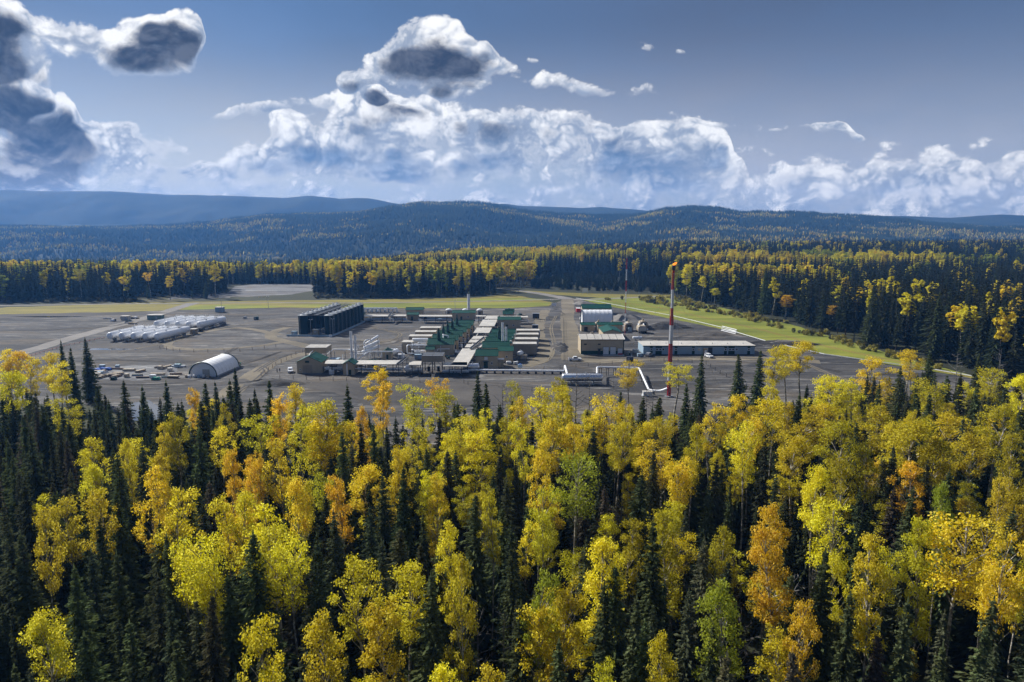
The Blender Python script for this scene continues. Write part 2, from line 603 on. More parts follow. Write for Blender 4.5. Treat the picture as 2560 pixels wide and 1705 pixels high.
ROADG = ground_mat('road_gravel', [(0, (.15, .14, .13)), (.5, (.21, .195, .18)), (1, (.28, .26, .235))], .05, .8, .2)
GRASS = ground_mat('mown_grass', [(0, (.10, .115, .016)), (.4, (.16, .18, .02)), (.7, (.22, .23, .028)), (1, (.27, .24, .045))], .03, .6, 0, stretch=(.5, 2, 1))
DRYGRASS = ground_mat('dry_grass', [(0, (.12, .105, .022)), (.5, (.20, .17, .03)), (1, (.27, .22, .05))], .03, .6, 0, stretch=(.5, 2, 1))
PALEG = ground_mat('pale_gravel', [(0, (.07, .07, .075)), (.4, (.13, .13, .135)), (.75, (.20, .20, .20)), (1, (.33, .325, .32))], .03, .5, .5, stretch=(.5, 2.2, 1), patch=(.12, .10, .08))
DARKG = ground_mat('damp_earth', [(0, (.04, .037, .035)), (.5, (.075, .068, .063)), (1, (.11, .10, .09))], .03, .6, 0)
FLOOR = ground_mat('forest_floor', [(0, (.02, .022, .012)), (.5, (.035, .038, .018)), (.8, (.055, .055, .02)), (1, (.085, .07, .025))], .006, .2, 0)


def water_mat():
    m, n, out = material('puddle_water')
    p = n.new('ShaderNodeBsdfPrincipled')
    p.inputs['Base Color'].default_value = (.05, .05, .05, 1)
    p.inputs['Roughness'].default_value = .08
    p.inputs['Specular IOR Level'].default_value = 1.0
    n.t.links.new(p.outputs[0], out.inputs[0])
    return m


WATER = water_mat()


# ------------------------------------------------------------------ numbers: noise and polygons on arrays
def vnoise(x, y, seed=0):
    """smooth value noise on arrays"""
    xi, yi = np.floor(x).astype(np.int64), np.floor(y).astype(np.int64)
    fx, fy = x - xi, y - yi
    fx, fy = fx * fx * (3 - 2 * fx), fy * fy * (3 - 2 * fy)

    def h(a, b):
        n = (a * 374761393 + b * 668265263 + seed * 974711) & 0x7fffffff
        n = ((n ^ (n >> 13)) * 1274126177) & 0x7fffffff
        return ((n ^ (n >> 16)) & 0xffff) / 65535.0
    return (h(xi, yi) * (1 - fx) + h(xi + 1, yi) * fx) * (1 - fy) + (h(xi, yi + 1) * (1 - fx) + h(xi + 1, yi + 1) * fx) * fy


def fbm(x, y, seed=0, octs=4):
    s, a, t = 0, 1.0, 0
    for k in range(octs):
        s = s + a * vnoise(x * 2 ** k, y * 2 ** k, seed + k)
        t += a
        a *= .5
    return s / t


def inside(x, y, poly):
    c = np.zeros(x.shape, bool)
    n = len(poly)
    for i in range(n):
        x0, y0 = poly[i][0], poly[i][1]
        x1, y1 = poly[(i + 1) % n][0], poly[(i + 1) % n][1]
        if y0 == y1:
            continue
        hit = ((y0 > y) != (y1 > y)) & (x < (x1 - x0) * (y - y0) / (y1 - y0) + x0)
        c ^= hit
    return c


def sstep(x, a, b):
    t = np.clip((x - a) / (b - a), 0, 1)
    return t * t * (3 - 2 * t)


def np_mesh(name, verts, quads, mats, smooth=False, attrs=()):
    """mesh from arrays; quads may hold triangles (n,3) or quads (n,4)"""
    me = bpy.data.meshes.new(name)
    nv, (nf, k) = len(verts), quads.shape
    me.vertices.add(nv)
    me.vertices.foreach_set('co', np.ascontiguousarray(verts, np.float32).ravel())
    me.loops.add(nf * k)
    me.loops.foreach_set('vertex_index', np.ascontiguousarray(quads, np.int32).ravel())
    me.polygons.add(nf)
    me.polygons.foreach_set('loop_start', np.arange(nf, dtype=np.int32) * k)
    me.update(calc_edges=True)
    for m in mats:
        me.materials.append(m)
    for an, typ, dat in attrs:
        a = me.attributes.new(an, typ, 'POINT')
        a.data.foreach_set('color' if typ == 'FLOAT_COLOR' else 'value', np.ascontiguousarray(dat, np.float32 if typ != 'INT' else np.int32).ravel())
    if smooth:
        me.shade_smooth()
    return me


# ------------------------------------------------------------------ land
def tz(x, y):
    x, y = np.asarray(x, float), np.asarray(y, float)
    z = 17 * sstep(y, 560, 1500) * sstep(x, -80, 420)
    z = z - 15 * sstep(y, 680, 950) * sstep(-x, 60, 280)
    z = z - 22 * sstep(y, 1250, 1650)
    return z + 9 * (fbm(x / 240, y / 240, 3) - .5) * sstep(np.hypot(x, y - 350), 520, 1000)


LIFT = [0.0]            # every sheet lies a little above the one laid before it


def sheet(name, pts, z, mat, jit=0.0, cell=None):
    """flat sheet from a world outline; long edges are broken up so that they wander"""
    LIFT[0] += .0015
    z += LIFT[0]
    out = []
    n = len(pts)
    for i in range(n):
        a, b = Vector((pts[i][0], pts[i][1])), Vector((pts[(i + 1) % n][0], pts[(i + 1) % n][1]))
        k = max(1, int((b - a).length / 3.0)) if jit else 1
        nrm = Vector((-(b - a).y, (b - a).x)).normalized() if (b - a).length > 0 else Vector((0, 0))
        for j in range(k):
            p = a.lerp(b, j / k)
            w = jit * (random.random() - .5 + math.sin(p.x * .23 + p.y * .11) * .6)
            out.append(p + nrm * w)
    bm = bmesh.new()
    vs = [bm.verts.new((p.x, p.y, z)) for p in out]
    es = [bm.edges.new((vs[i], vs[(i + 1) % len(vs)])) for i in range(len(vs))]
    bmesh.ops.triangle_fill(bm, edges=es, use_beauty=True, normal=(0, 0, 1))
    for f in bm.faces:
        if f.normal.z < 0:
            f.normal_flip()
    me = bpy.data.meshes.new(name)
    bm.to_mesh(me)
    bm.free()
    me.materials.append(mat)
    return link(name, me)


def strip(name, path, width, z, mat, jit=.5):
    """road along a path, its edges ragged"""
    LIFT[0] += .0015
    z += LIFT[0]
    pts = [Vector((p[0], p[1])) for p in path]
    dense = []
    for i in range(len(pts) - 1):
        p0, p1, p2, p3 = pts[max(i - 1, 0)], pts[i], pts[i + 1], pts[min(i + 2, len(pts) - 1)]
        k = max(2, int((p2 - p1).length / 3.5))
        for j in range(k):
            t = j / k
            dense.append(.5 * ((2 * p1) + (p2 - p0) * t + (2 * p0 - 5 * p1 + 4 * p2 - p3) * t * t + (3 * p1 - p0 - 3 * p2 + p3) * t ** 3))
    dense.append(pts[-1])
    vs, fs = [], []
    for i, p in enumerate(dense):
        d = (dense[min(i + 1, len(dense) - 1)] - dense[max(i - 1, 0)]).normalized()
        s = Vector((-d.y, d.x))
        w = width[min(int(i / len(dense) * len(width)), len(width) - 1)] if isinstance(width, (list, tuple)) else width
        for q in (-1, -.4, .4, 1):
            e = p + s * q * (w / 2 + (jit * (random.random() - .5) if abs(q) == 1 else 0))
            vs.append((e.x, e.y, z))
        if i:
            for c in range(3):
                o = 4 * (i - 1) + c
                fs.append((o, o + 1, o + 5, o + 4))
    me = bpy.data.meshes.new(name)
    me.from_pydata(vs, [], fs)
    bm = bmesh.new()
    bm.from_mesh(me)
    for f in bm.faces:
        if f.normal.z < 0:
            f.normal_flip()
    bm.to_mesh(me)
    bm.free()
    me.materials.append(mat)
    return link(name, me)


def P(*pxs, z=0.0):
    return [U(a, b, z) for a, b in pxs]


# the ground: one sheet out to the foot of the far ridges
rr = np.concatenate([np.linspace(0, 640, 33), np.geomspace(660, 4500, 42)])
aa = np.radians(np.concatenate([np.linspace(-180, -62, 16), np.linspace(-58, 58, 117), np.linspace(62, 180, 16)]))
RR, AA = np.meshgrid(rr, aa, indexing='ij')
GX, GY = RR * np.sin(AA), RR * np.cos(AA)
GZ = tz(GX, GY)
na = len(aa)
qi = (np.arange(len(rr) - 1)[:, None] * na + np.arange(na - 1)[None, :]).ravel()
gq = np.stack([qi, qi + 1, qi + na + 1, qi + na], 1)[:, ::-1]
kind(link('ground', np_mesh('ground', np.stack([GX, GY, GZ], -1).reshape(-1, 3), gq, [FLOOR], True)), 'structure', 'dark forest floor and valley land reaching to the far ridges')

# gravel pad, grass, roads
pad = P((-700, 800), (0, 793), (260, 783), (440, 776), (700, 770), (900, 772), (1280, 771), (1372, 766), (1400, 752), (1455, 750),
        (1500, 762), (1640, 790), (1800, 822), (1900, 850), (2050, 884), (2300, 925), (2700, 985), (3300, 1120),
        (2300, 1090), (1900, 1100), (1500, 1120), (1000, 1120), (600, 1090), (200, 1010), (-700, 1000))
kind(sheet('gravel_pad', pad, .03, GRAVEL, .8), 'structure', 'grey gravel pad the plant stands on')
kind(sheet('grass_field', P((-700, 775), (0, 770), (320, 757), (640, 752), (900, 749), (1200, 744), (1262, 736), (1300, 740), (1385, 757), (1372, 765), (1280, 770), (900, 771), (700, 769),
                            (440, 775), (260, 782), (0, 792), (-700, 799)), .02, DRYGRASS, 1.0), 'structure', 'dry grass verge behind the plant')
kind(sheet('mown_lawn', P((690, 767), (760, 762), (900, 759), (1280, 755), (1375, 757), (1368, 764), (1280, 770), (905, 770)), .035, GRASS, .8), 'structure', 'bright green lawn strip behind the plant')
kind(sheet('mown_lawn', P((450, 775), (480, 764), (560, 762), (660, 763), (720, 766), (660, 770)), .035, GRASS, .8), 'structure', 'green lawn strip behind the white bullet tanks')
kind(sheet('mown_lawn', P((1080, 753.5), (1180, 748), (1290, 745), (1370, 748), (1300, 752)), .035, GRASS, .8), 'structure', 'small green strip beside the road crossing')
kind(sheet('mown_lawn', P((-60, 777), (20, 768), (200, 765), (320, 768), (180, 777), (40, 780)), .035, DRYGRASS, .8), 'structure', 'brownish grass island at the far left of the pad')
kind(sheet('grass_field', P((1262, 724), (1470, 730), (1680, 736), (1720, 758), (1680, 752), (1480, 743), (1330, 733)), .02, DRYGRASS, 1.0), 'structure', 'brown grass strip in front of the young plantation')
kind(sheet('grass_field', P((1455, 750), (1500, 743), (1700, 744), (1770, 762), (1900, 792), (2000, 818), (2200, 876), (2400, 932), (2700, 1010), (2700, 984), (2300, 924), (2050, 883), (1900, 849), (1800, 821), (1640, 789),
                            (1500, 761)), .02, GRASS, 1.0), 'structure', 'grass verge below the spruce wall')
kind(strip('access_road', P((1520, 752), (1640, 768), (1760, 794), (1900, 824), (2050, 862), (2250, 905), (2500, 960)), [3.5], .03, DRYGRASS, 1.6), 'structure', 'brown track along the verge below the spruce wall')
kind(sheet('gravel_clearing', P((560, 742), (585, 716), (640, 711), (800, 711), (812, 722), (730, 736), (620, 742)), .025, PALEG, 1.2), 'structure', 'pale gravel clearing beyond the grass')
kind(sheet('gravel_clearing', P((420, 748), (440, 736), (560, 731), (575, 745)), .025, PALEG, 1.2), 'structure', 'small pale gravel clearing between spruces')
kind(strip('access_road', P((1180, 718), (1255, 722), (1330, 731), (1400, 743), (1440, 749), (1560, 745), (1660, 741)), [7, 8, 10, 12, 7, 6], .045, ROADG), 'structure', 'pale gravel road passing the site entrance')
kind(strip('access_road', P((1418, 748), (1420, 775), (1418, 800), (1428, 840), (1430, 880), (1432, 900)), [10, 9, 9, 10, 10], .05, DIRT, .9), 'structure', 'tan dirt road from the entrance down to the garage')
kind(strip('access_road', P((1432, 899), (1500, 903), (1560, 900), (1700, 896), (1900, 897), (2050, 905)), 9, .055, DIRT, 1.2), 'structure', 'tan dirt lane in front of the garage and bunkhouse')
kind(strip('access_road', P((-500, 766), (0, 764), (300, 760), (640, 757), (900, 757), (1200, 753), (1400, 748)), 5, .045, ROADG), 'structure', 'thin grey road along the back of the site')
kind(strip('access_road', P((-200, 925), (40, 885), (180, 845), (300, 812), (380, 790), (470, 762), (500, 757)), 9, .04, ROADG, 1.0), 'structure', 'grey lane slanting past the bullet tanks')
kind(strip('access_road', P((790, 800), (745, 812), (690, 828), (676, 842), (700, 850), (760, 864), (800, 874), (760, 884), (690, 905), (630, 940), (560, 995)), [6, 6, 7, 7, 8], .05, DIRT, 1.0), 'structure', 'tan track curving round the green tanks')
kind(strip('access_road', P((700, 838), (595, 820), (470, 838), (420, 858), (430, 870), (520, 874), (640, 866), (720, 852)), 5, .045, DIRT, 1.0), 'structure', 'tan loop track between bullets and tent')
kind(strip('access_road', P((1365, 775), (1350, 800), (1345, 830), (1355, 860), (1365, 885), (1340, 905), (1310, 915)), 7, .04, DIRT, 1.4), 'structure', 'worn tan track beside the coolers')
kind(strip('access_road', P((1390, 772), (1330, 772), (1200, 776), (1100, 776)), 4, .045, ROADG, .8), 'structure', 'service lane behind the plant')
kind(strip('access_road', P((-300, 968), (100, 960), (300, 955), (430, 950), (520, 962), (620, 950)), 7, .05, DARKG, 1.4), 'structure', 'dark rutted lane in front of the tent')
kind(sheet('damp_ground', P((195, 868), (250, 857), (400, 858), (420, 872), (300, 884), (205, 880)), .04, DARKG, 1.5), 'structure', 'dark damp earth in front of the bullet tanks')
kind(sheet('damp_ground', P((-300, 792), (0, 786), (250, 781), (420, 781), (330, 787), (0, 796)), .04, DARKG, 1.5), 'structure', 'dark wet edge of the left yard')
kind(sheet('damp_ground', P((700, 955), (1000, 950), (1420, 965), (1680, 1000), (1400, 1020), (900, 1000)), .04, DARKG, 1.5), 'structure', 'dark earth below the long pipe')
for pts, lb in ((((190, 873), (240, 871), (340, 872.5), (345, 875), (230, 875.5)), 'bright puddle in front of the bullet tanks'),
                (((10, 791), (120, 790.5), (225, 791.5), (120, 793.5)), 'long bright puddle at the edge of the left yard'),
                (((640, 743.5), (655, 742), (662, 744)), 'small puddle in the pale clearing'),
                (((330, 1010), (370, 1000), (420, 1030), (380, 1060), (325, 1050)), 'pond glinting between the foreground spruces')):
    o = sheet('puddle', P(*pts), .06, WATER, .4)
    kind(o, 'structure', lb)

# wheel ruts worn into the pad
for i_, pxs in enumerate([[(660, 800), (600, 812), (500, 830), (450, 850), (300, 880)], [(640, 930), (700, 895), (770, 878), (850, 868), (960, 862), (1000, 850), (990, 825)], [(560, 1000), (640, 950), (660, 920), (560, 905), (430, 905), (250, 900), (0, 915)],
                         [(1325, 915), (1372, 900), (1385, 860), (1378, 820), (1390, 790)], [(1440, 893), (1560, 896), (1720, 893), (1930, 900), (2100, 930)], [(1570, 860), (1640, 850), (1720, 835), (1640, 815), (1560, 815)], [(930, 820), (1000, 835), (960, 855), (880, 850)],
                         [(100, 950), (300, 962), (460, 955), (560, 930), (620, 900)], [(-100, 830), (100, 825), (260, 818), (330, 805)], [(1900, 880), (2000, 905), (2100, 945), (2250, 975)], [(590, 870), (560, 890), (600, 910), (700, 880)]]):
    c_ = P(*pxs)
    for s_ in (-.95, .95):
        sh = [Vector((p.x + s_ * .7, p.y + s_ * .7, 0)) for p in c_]
        kind(strip('wheel_rut', sh, .75, .07 + .002 * i_ + (.001 if s_ > 0 else 0), DARKG if i_ % 3 else DIRT, .35), 'structure', 'wheel rut worn into the gravel')

# ------------------------------------------------------------------ hills and far ridges
def ridge(name, prof, dist, foot, mat, rough, seed, label, back=1.2, rows=26, step=14, cut=0.0):
    xs = np.arange(prof[0][0], prof[-1][0] + 1, step, dtype=float)
    top = np.interp(xs, [p[0] for p in prof], [p[1] for p in prof])
    d = dist * (1 + .10 * (fbm(xs / 400, xs * 0, seed) - .5))
    zt = CAMH + (575.0 - top) / FPX * d - cut
    dirx = (xs - 1280) / FPX
    ts = np.concatenate([np.linspace(0, 1, rows), np.linspace(1, back, 6)[1:]])
    T, _ = np.meshgrid(ts, xs, indexing='ij')
    Dd = foot + (d[None, :] - foot) * np.minimum(T, 1) + np.maximum(T - 1, 0) * dist
    X, Y = dirx[None, :] * Dd, Dd
    shape = np.where(T <= 1, T ** 1.1 * (1.35 - .35 * T), np.maximum(0, 1 - (T - 1) / (back - 1) * 1.2))
    bumps = (fbm(X / (dist * .09), Y / (dist * .09), seed + 5, 5) - .5) * rough * np.clip(np.minimum(T, 1) * (1 - np.minimum(T, 1)) * 4, 0, 1)
    rim = (fbm(xs / 45, xs * 0 + 3, seed + 9, 4) - .5) * rough * .08
    Z = -60 + (zt[None, :] + rim[None, :] + 60) * shape + bumps
    n = len(xs)
    q = (np.arange(len(ts) - 1)[:, None] * n + np.arange(n - 1)[None, :]).ravel()
    quads = np.stack([q, q + 1, q + n + 1, q + n], 1)
    o = link(name, np_mesh(name, np.stack([X, Y, Z], -1).reshape(-1, 3), quads, [mat], True))
    kind(o, 'structure', label)
    return dict(xs=xs, d=d, foot=foot, Z=Z[:rows], ts=ts[:rows])


HILLM = ground_mat('hill_forest_floor', [(0, (.018, .026, .014)), (.55, (.03, .038, .018)), (.8, (.09, .075, .02)), (1, (.15, .11, .03))], .0035, .02, 0, bump=0)
MOUNTM = ground_mat('far_ridge_forest', [(0, (.018, .026, .016)), (.6, (.03, .04, .022)), (1, (.06, .06, .03))], .0012, .006, 0, bump=0)
HILL = ridge('hills', [(-900, 560), (-300, 563), (0, 566), (300, 566), (420, 563), (520, 555), (610, 544), (700, 536), (800, 533), (900, 531), (960, 521), (1050, 508), (1150, 506), (1230, 510), (1300, 525),
                       (1350, 532), (1430, 536), (1520, 537), (1600, 535), (1650, 522), (1720, 516), (1790, 521), (1850, 531), (1900, 529), (1990, 530), (2060, 537), (2150, 541), (2250, 549), (2330, 558), (2450, 566), (2700, 570),
                       (3500, 570)], 3000, 1750, HILLM, 105, 21, 'forested hills in the middle distance', rows=30, step=12, cut=12)
ridge('far_ridge', [(-1200, 500), (-400, 484), (0, 480), (50, 477.5), (150, 482), (300, 480.5), (420, 489), (500, 489.5), (560, 491), (650, 495), (720, 498), (740, 496), (780, 491), (830, 496), (860, 500), (900, 497), (930, 498),
                    (990, 509), (1100, 532), (1250, 560)], 4150, 3450, MOUNTM, 90, 33, 'long flat-topped blue ridge on the left skyline')
ridge('far_ridge', [(980, 540), (1120, 524), (1200, 514), (1262, 511), (1300, 516), (1400, 519), (1450, 522), (1500, 519), (1600, 527), (1700, 535), (1900, 550)], 4100, 3450, MOUNTM, 50, 41, 'low blue ridge behind the middle of the hills')
ridge('far_ridge', [(1950, 556), (2100, 541), (2180, 541), (2250, 541), (2350, 546), (2420, 541), (2480, 537), (2560, 540), (2800, 536), (3500, 545)], 4050, 3450, MOUNTM, 50, 47, 'low blue ridge on the right skyline')
ridge('far_ridge', [(2000, 566), (2150, 553), (2300, 555), (2450, 556), (2560, 559), (2900, 556), (3500, 560)], 3750, 3250, MOUNTM, 40, 53, 'dark wooded rise below the right skyline')
ridge('far_ridge', [(-1200, 556), (-200, 561), (0, 563), (200, 561), (400, 563), (520, 566)], 3700, 3250, MOUNTM, 25, 57, 'dark wooded plain below the left ridge')

# ------------------------------------------------------------------ the air
hz = MB().box(-5800, -4700, -70, 5800, 5200, 345).build('haze', None)
kind(hz, 'stuff', 'thin blue haze in the air over the whole valley')
hm = bpy.data.materials.new('haze_air')
hm.use_nodes = True
hm.node_tree.nodes.clear()
H_ = NT(hm.node_tree)
ho = H_.new('ShaderNodeOutputMaterial')
hv = H_.new('ShaderNodeVolumePrincipled')
hv.inputs['Color'].default_value = (.13, .40, 1.0, 1)
hv.inputs['Density'].default_value = 1.2e-4
hv.inputs['Anisotropy'].default_value = 0.2
H_.t.links.new(hv.outputs[0], ho.inputs['Volume'])
hz.data.materials.clear()
hz.data.materials.append(hm)


# ------------------------------------------------------------------ trees
LEAF = leaf_mat('aspen_leaf', .5, .5, hue=.012, spec=.0)
NEEDLE = leaf_mat('spruce_needle', .3, .6, hue=.03, spec=.0)
SHRUBM = leaf_mat('shrub_leaf', .3, .5, hue=.03)


def bark_mat(name, a, b, scale):
    m, n, out = material(name)
    oc = n.new('ShaderNodeTexCoord').outputs['Object']
    f = n.noise(n.v('MULTIPLY', oc, (1, 1, 1.6)), scale, 5.0, .65)
    f2 = n.noise(oc, .12, 2.0, .5)
    p = n.new('ShaderNodeBsdfPrincipled')
    n.put(p.inputs['Base Color'], n.mix(n.step(n.m('ADD', f, n.m('MULTIPLY_ADD', f2, .3, -.15)), .42, .62), a, b))
    p.inputs['Roughness'].default_value = .8
    p.inputs['Specular IOR Level'].default_value = .2
    n.t.links.new(p.outputs[0], out.inputs[0])
    return m


ASPENBARK = bark_mat('aspen_bark', (.16, .14, .11), (.62, .58, .50), 1.1)
SPRUCEBARK = bark_mat('spruce_bark', (.045, .035, .028), (.11, .09, .07), 1.5)
DEADBARK = bark_mat('grey_dead_wood', (.13, .12, .11), (.30, .28, .26), 1.0)


class Tri:
    """fast collector of leaf quads"""
    def __init__(self):
        self.v, self.q = [], []
        self.n = 0

    def quads(self, c, u, w):
        """c centres, u half-length vectors, w half-width vectors -> rhombus-like leaves"""
        k = len(c)
        v = np.stack([c - u, c + w, c + u, c - w], 1).reshape(-1, 3)
        self.v.append(v)
        self.q.append((np.arange(k * 4).reshape(-1, 4)) + self.n)
        self.n += k * 4

    def mesh(self, name, mat):
        return np_mesh(name, np.concatenate(self.v), np.concatenate(self.q), [mat])


def unit(v):
    return v / np.maximum(np.linalg.norm(v, axis=-1, keepdims=True), 1e-6)


def spruce_mesh(seed, h=24.0, rmax=2.3, whorls=46, per=8, sprays=4, low=.1, sparse=0.0, size=1.0):
    g = np.random.default_rng(seed)
    T = Tri()
    C, Uu, Ww = [], [], []
    lean = g.normal(0, .012, 2)
    side = g.uniform(0, 2 * math.pi)
    for i in range(whorls):
        t = (i + g.uniform(-.4, .4)) / whorls
        t = min(max(t, 0), .995)
        z = h * (low + (1 - low) * t)
        r = rmax * (1 - t) ** .72 * (.78 + .4 * math.sin(i * 1.7 + seed) ** 2) + .12
        if t < .12:
            r *= .55 + 3.5 * t
        nb = max(3, int(per * (1 - .5 * t)))
        for b in range(nb):
            if g.random() < sparse:
                continue
            a = 2 * math.pi * (b + g.uniform(-.35, .35)) / nb + i * 2.4
            rb = r * g.uniform(.62, 1.15) * (1 + .18 * math.cos(a - side))
            droop = .18 + .30 * (1 - t) + g.uniform(-.05, .12)
            d = np.array([math.cos(a), math.sin(a), -droop])
            tip_up = .16
            sd = np.array([-math.sin(a), math.cos(a), 0])
            for s in range(sprays):
                f = (s + .65 + g.uniform(-.2, .2)) / sprays
                c = d * rb * f + np.array([lean[0] * z, lean[1] * z, z + tip_up * rb * f * f])
                L = rb / sprays * g.uniform(.75, 1.15) * size
                wd = (.10 + .24 * rb / rmax * (1 - .6 * f)) * size * g.uniform(.7, 1.3)
                roll = g.uniform(-.9, .9)
                wv = sd * math.cos(roll) + np.array([0, 0, 1]) * math.sin(roll)
                C.append(c); Uu.append(d * L); Ww.append(wv * wd)
                # hanging twigs under the branch
                C.append(c + np.array([0, 0, -.16 * size])); Uu.append(d * L * .8 + sd * g.uniform(-.35, .35)); Ww.append((np.array([0, 0, -1.0]) + sd * g.uniform(-.6, .6)) * wd * .9)
    C.append(np.array([lean[0] * h, lean[1] * h, h])); Uu.append(np.array([0, 0, .5])); Ww.append(np.array([.1, 0, 0]))
    T.quads(np.array(C), np.array(Uu), np.array(Ww))
    trunk = MB().tube([(lean[0] * z, lean[1] * z, z) for z in (0, h * .3, h * .7, h * .98)], [.26, .2, .11, .03], 6)
    return trunk, T


def aspen_mesh(seed, h=24.0, width=6.0, crown=.45, clumps=26, leaves=150, leaf=.24, shape='round', twigs=True, ldense=1.0):
    g = np.random.default_rng(seed)
    T = Tri()
    tr = MB()
    bend = g.normal(0, .35, (4, 2))
    zs = [0, h * .3, h * .6, h * .82, h * .97]
    px = [0, bend[0, 0], bend[0, 0] + bend[1, 0], bend[1, 0] + bend[2, 0], bend[2, 0]]
    py = [0, bend[0, 1], bend[0, 1] + bend[1, 1], bend[1, 1] + bend[2, 1], bend[2, 1]]
    tr.tube(list(zip(px, py, zs)), [.22, .19, .15, .09, .03], 6)
    z0 = h * (1 - crown)
    a_off = g.uniform(0, 6.28)
    for k in range(clumps):
        t = (k + g.uniform(0, 1)) / clumps
        if shape == 'round':
            prof = math.sqrt(max(0.05, 1 - (2 * t - .95) ** 2))
        elif shape == 'column':
            prof = .45 + .55 * math.sin(math.pi * min(1, t * .85 + .12))
        else:                                                        # flat-topped, spreading
            prof = .55 + .5 * t if t < .8 else 1.0 - (t - .8) * 2.2
        z = z0 + (h - z0) * t * .96 + g.uniform(-.5, .5)
        rad = width / 2 * prof * g.uniform(.15, 1.0) ** .7 * (1 + .22 * math.sin(2.0 * a_off + k * 2.399))
        a = k * 2.399 + g.uniform(-.5, .5)
        cx = np.interp(z, zs, px)
        cy = np.interp(z, zs, py)
        c = np.array([cx + rad * math.cos(a), cy + rad * math.sin(a), z])
        if twigs:
            zb = max(z - rad * .9 - .6, h * .2)
            tr.tube([(np.interp(zb, zs, px), np.interp(zb, zs, py), zb), tuple((c + np.array([cx, cy, zb])) / 2 + np.array([0, 0, .15])), tuple(c)], [.07, .045, .015], 4)
        cr = width * .12 * g.uniform(.5, 1.6)
        n = int(leaves * (cr / (width * .12)) ** 1.8 * ldense)
        dirs = unit(g.normal(0, 1, (n, 3)))
        rr_ = cr * g.uniform(.1, 1.0, (n, 1)) ** .45
        sq = np.array([g.uniform(.9, 1.5), g.uniform(.9, 1.5), g.uniform(.6, .95)])
        pos = c + dirs * rr_ * sq + g.normal(0, .17, (n, 3))
        nrm = unit(dirs * .6 + np.array([0, 0, .5]) + g.normal(0, .7, (n, 3)))
        uv = unit(np.cross(nrm, g.normal(0, 1, (n, 3))))
        wv = np.cross(nrm, uv)
        sz = leaf * g.uniform(.55, 1.35, (n, 1))
        T.quads(pos, uv * sz, wv * sz * .85)
    return tr, T


def dead_mesh(seed, h=18.0, limbs=22):
    g = random.Random(seed)
    m = MB()
    lx, ly = g.uniform(-.6, .6), g.uniform(-.6, .6)
    m.tube([(0, 0, 0), (lx * .4, ly * .4, h * .5), (lx, ly, h)], [.22, .15, .02], 6)
    for k in range(limbs):
        t = .3 + .68 * k / limbs
        a = g.uniform(0, 6.28)
        L = (1 - t) * 4.2 + .9 + g.uniform(-.4, .8)
        b = Vector((lx * t, ly * t, h * t))
        u = g.uniform(.1, .8)
        e = b + Vector((math.cos(a) * L, math.sin(a) * L, u * L))
        mid = b.lerp(e, .5) + Vector((0, 0, -.15 * L * g.uniform(0, 1)))
        m.tube([b, mid, e], [.07, .045, .012], 4)
        for s in range(4):
            f = g.uniform(.35, .95)
            q = b.lerp(e, f)
            a2 = a + g.uniform(-1.2, 1.2)
            l2 = L * g.uniform(.2, .45)
            m.tube([q, q + Vector((math.cos(a2) * l2, math.sin(a2) * l2, l2 * g.uniform(.1, .7)))], [.03, .008], 3)
    return m


def shrub_mesh(seed, h=2.6, leaves=260, leaf=.2, w=1.3):
    g = np.random.default_rng(seed)
    T = Tri()
    n = leaves
    dirs = unit(g.normal(0, 1, (n, 3)))
    pos = dirs * g.uniform(.3, 1, (n, 1)) ** .5 * np.array([w, w, h * .5]) + np.array([0, 0, h * .52]) + g.normal(0, .15, (n, 3))
    nrm = unit(dirs + g.normal(0, .6, (n, 3)))
    uv = unit(np.cross(nrm, g.normal(0, 1, (n, 3))))
    sz = leaf * g.uniform(.6, 1.3, (n, 1))
    T.quads(pos, uv * sz, np.cross(nrm, uv) * sz * .7)
    return T


# tree forms, shared by all the trees of that form
SPR = []
for k in range(7):
    tr, T = spruce_mesh(100 + k, 24, (2.5, 3.0, 3.5, 2.2, 3.1, 2.7, 3.9)[k], 74, 10, 5, (.05, .12, .08, .22, .06, .15, .04)[k], (.05, .12, .05, .2, .08, .3, .05)[k])
    SPR.append((tr.mesh('spruce_trunk', SPRUCEBARK, True), T.mesh('spruce_crown', NEEDLE)))
ASPW = {}


def spread_of(T):
    x = np.concatenate(T.v)[:, 0]
    return float(np.percentile(x, 96) - np.percentile(x, 4))


ASP = {'round': [], 'column': [], 'spread': []}
for k in range(5):
    tr, T = aspen_mesh(200 + k, 24, 6.4, (.36, .31, .42, .34, .38)[k], (28, 24, 33, 26, 30)[k], 135, .125, 'round')
    ASPW[('round', k)] = spread_of(T)
    ASP['round'].append((tr.mesh('aspen_trunk', ASPENBARK, True), T.mesh('aspen_crown', LEAF)))
for k in range(4):
    tr, T = aspen_mesh(230 + k, 24, 5.2, (.50, .44, .56, .40)[k], (44, 40, 48, 38)[k], 110, .12, 'column')
    ASPW[('column', k)] = spread_of(T)
    ASP['column'].append((tr.mesh('aspen_trunk', ASPENBARK, True), T.mesh('aspen_crown', LEAF)))
for k in range(4):
    tr, T = aspen_mesh(260 + k, 24, 7.2, (.30, .34, .31, .37)[k], (22, 26, 20, 24)[k], 125, .125, 'spread')
    ASPW[('spread', k)] = spread_of(T)
    ASP['spread'].append((tr.mesh('aspen_trunk', ASPENBARK, True), T.mesh('aspen_crown', LEAF)))
DEAD = [dead_mesh(300 + k, 19, 24).mesh('dead_trunk', DEADBARK, True) for k in range(3)]

TINT = {'y': (.79, .69, .003), 'g': (.82, .635, .003), 'o': (.82, .53, .005), 'a': (.62, .50, .006), 'l': (.66, .60, .008), 'v': (.36, .40, .02), 'm': (.50, .43, .008)}
TNAME = {'y': 'yellow', 'g': 'golden', 'o': 'orange', 'a': 'amber', 'l': 'lime yellow', 'v': 'pale green', 'm': 'olive yellow'}
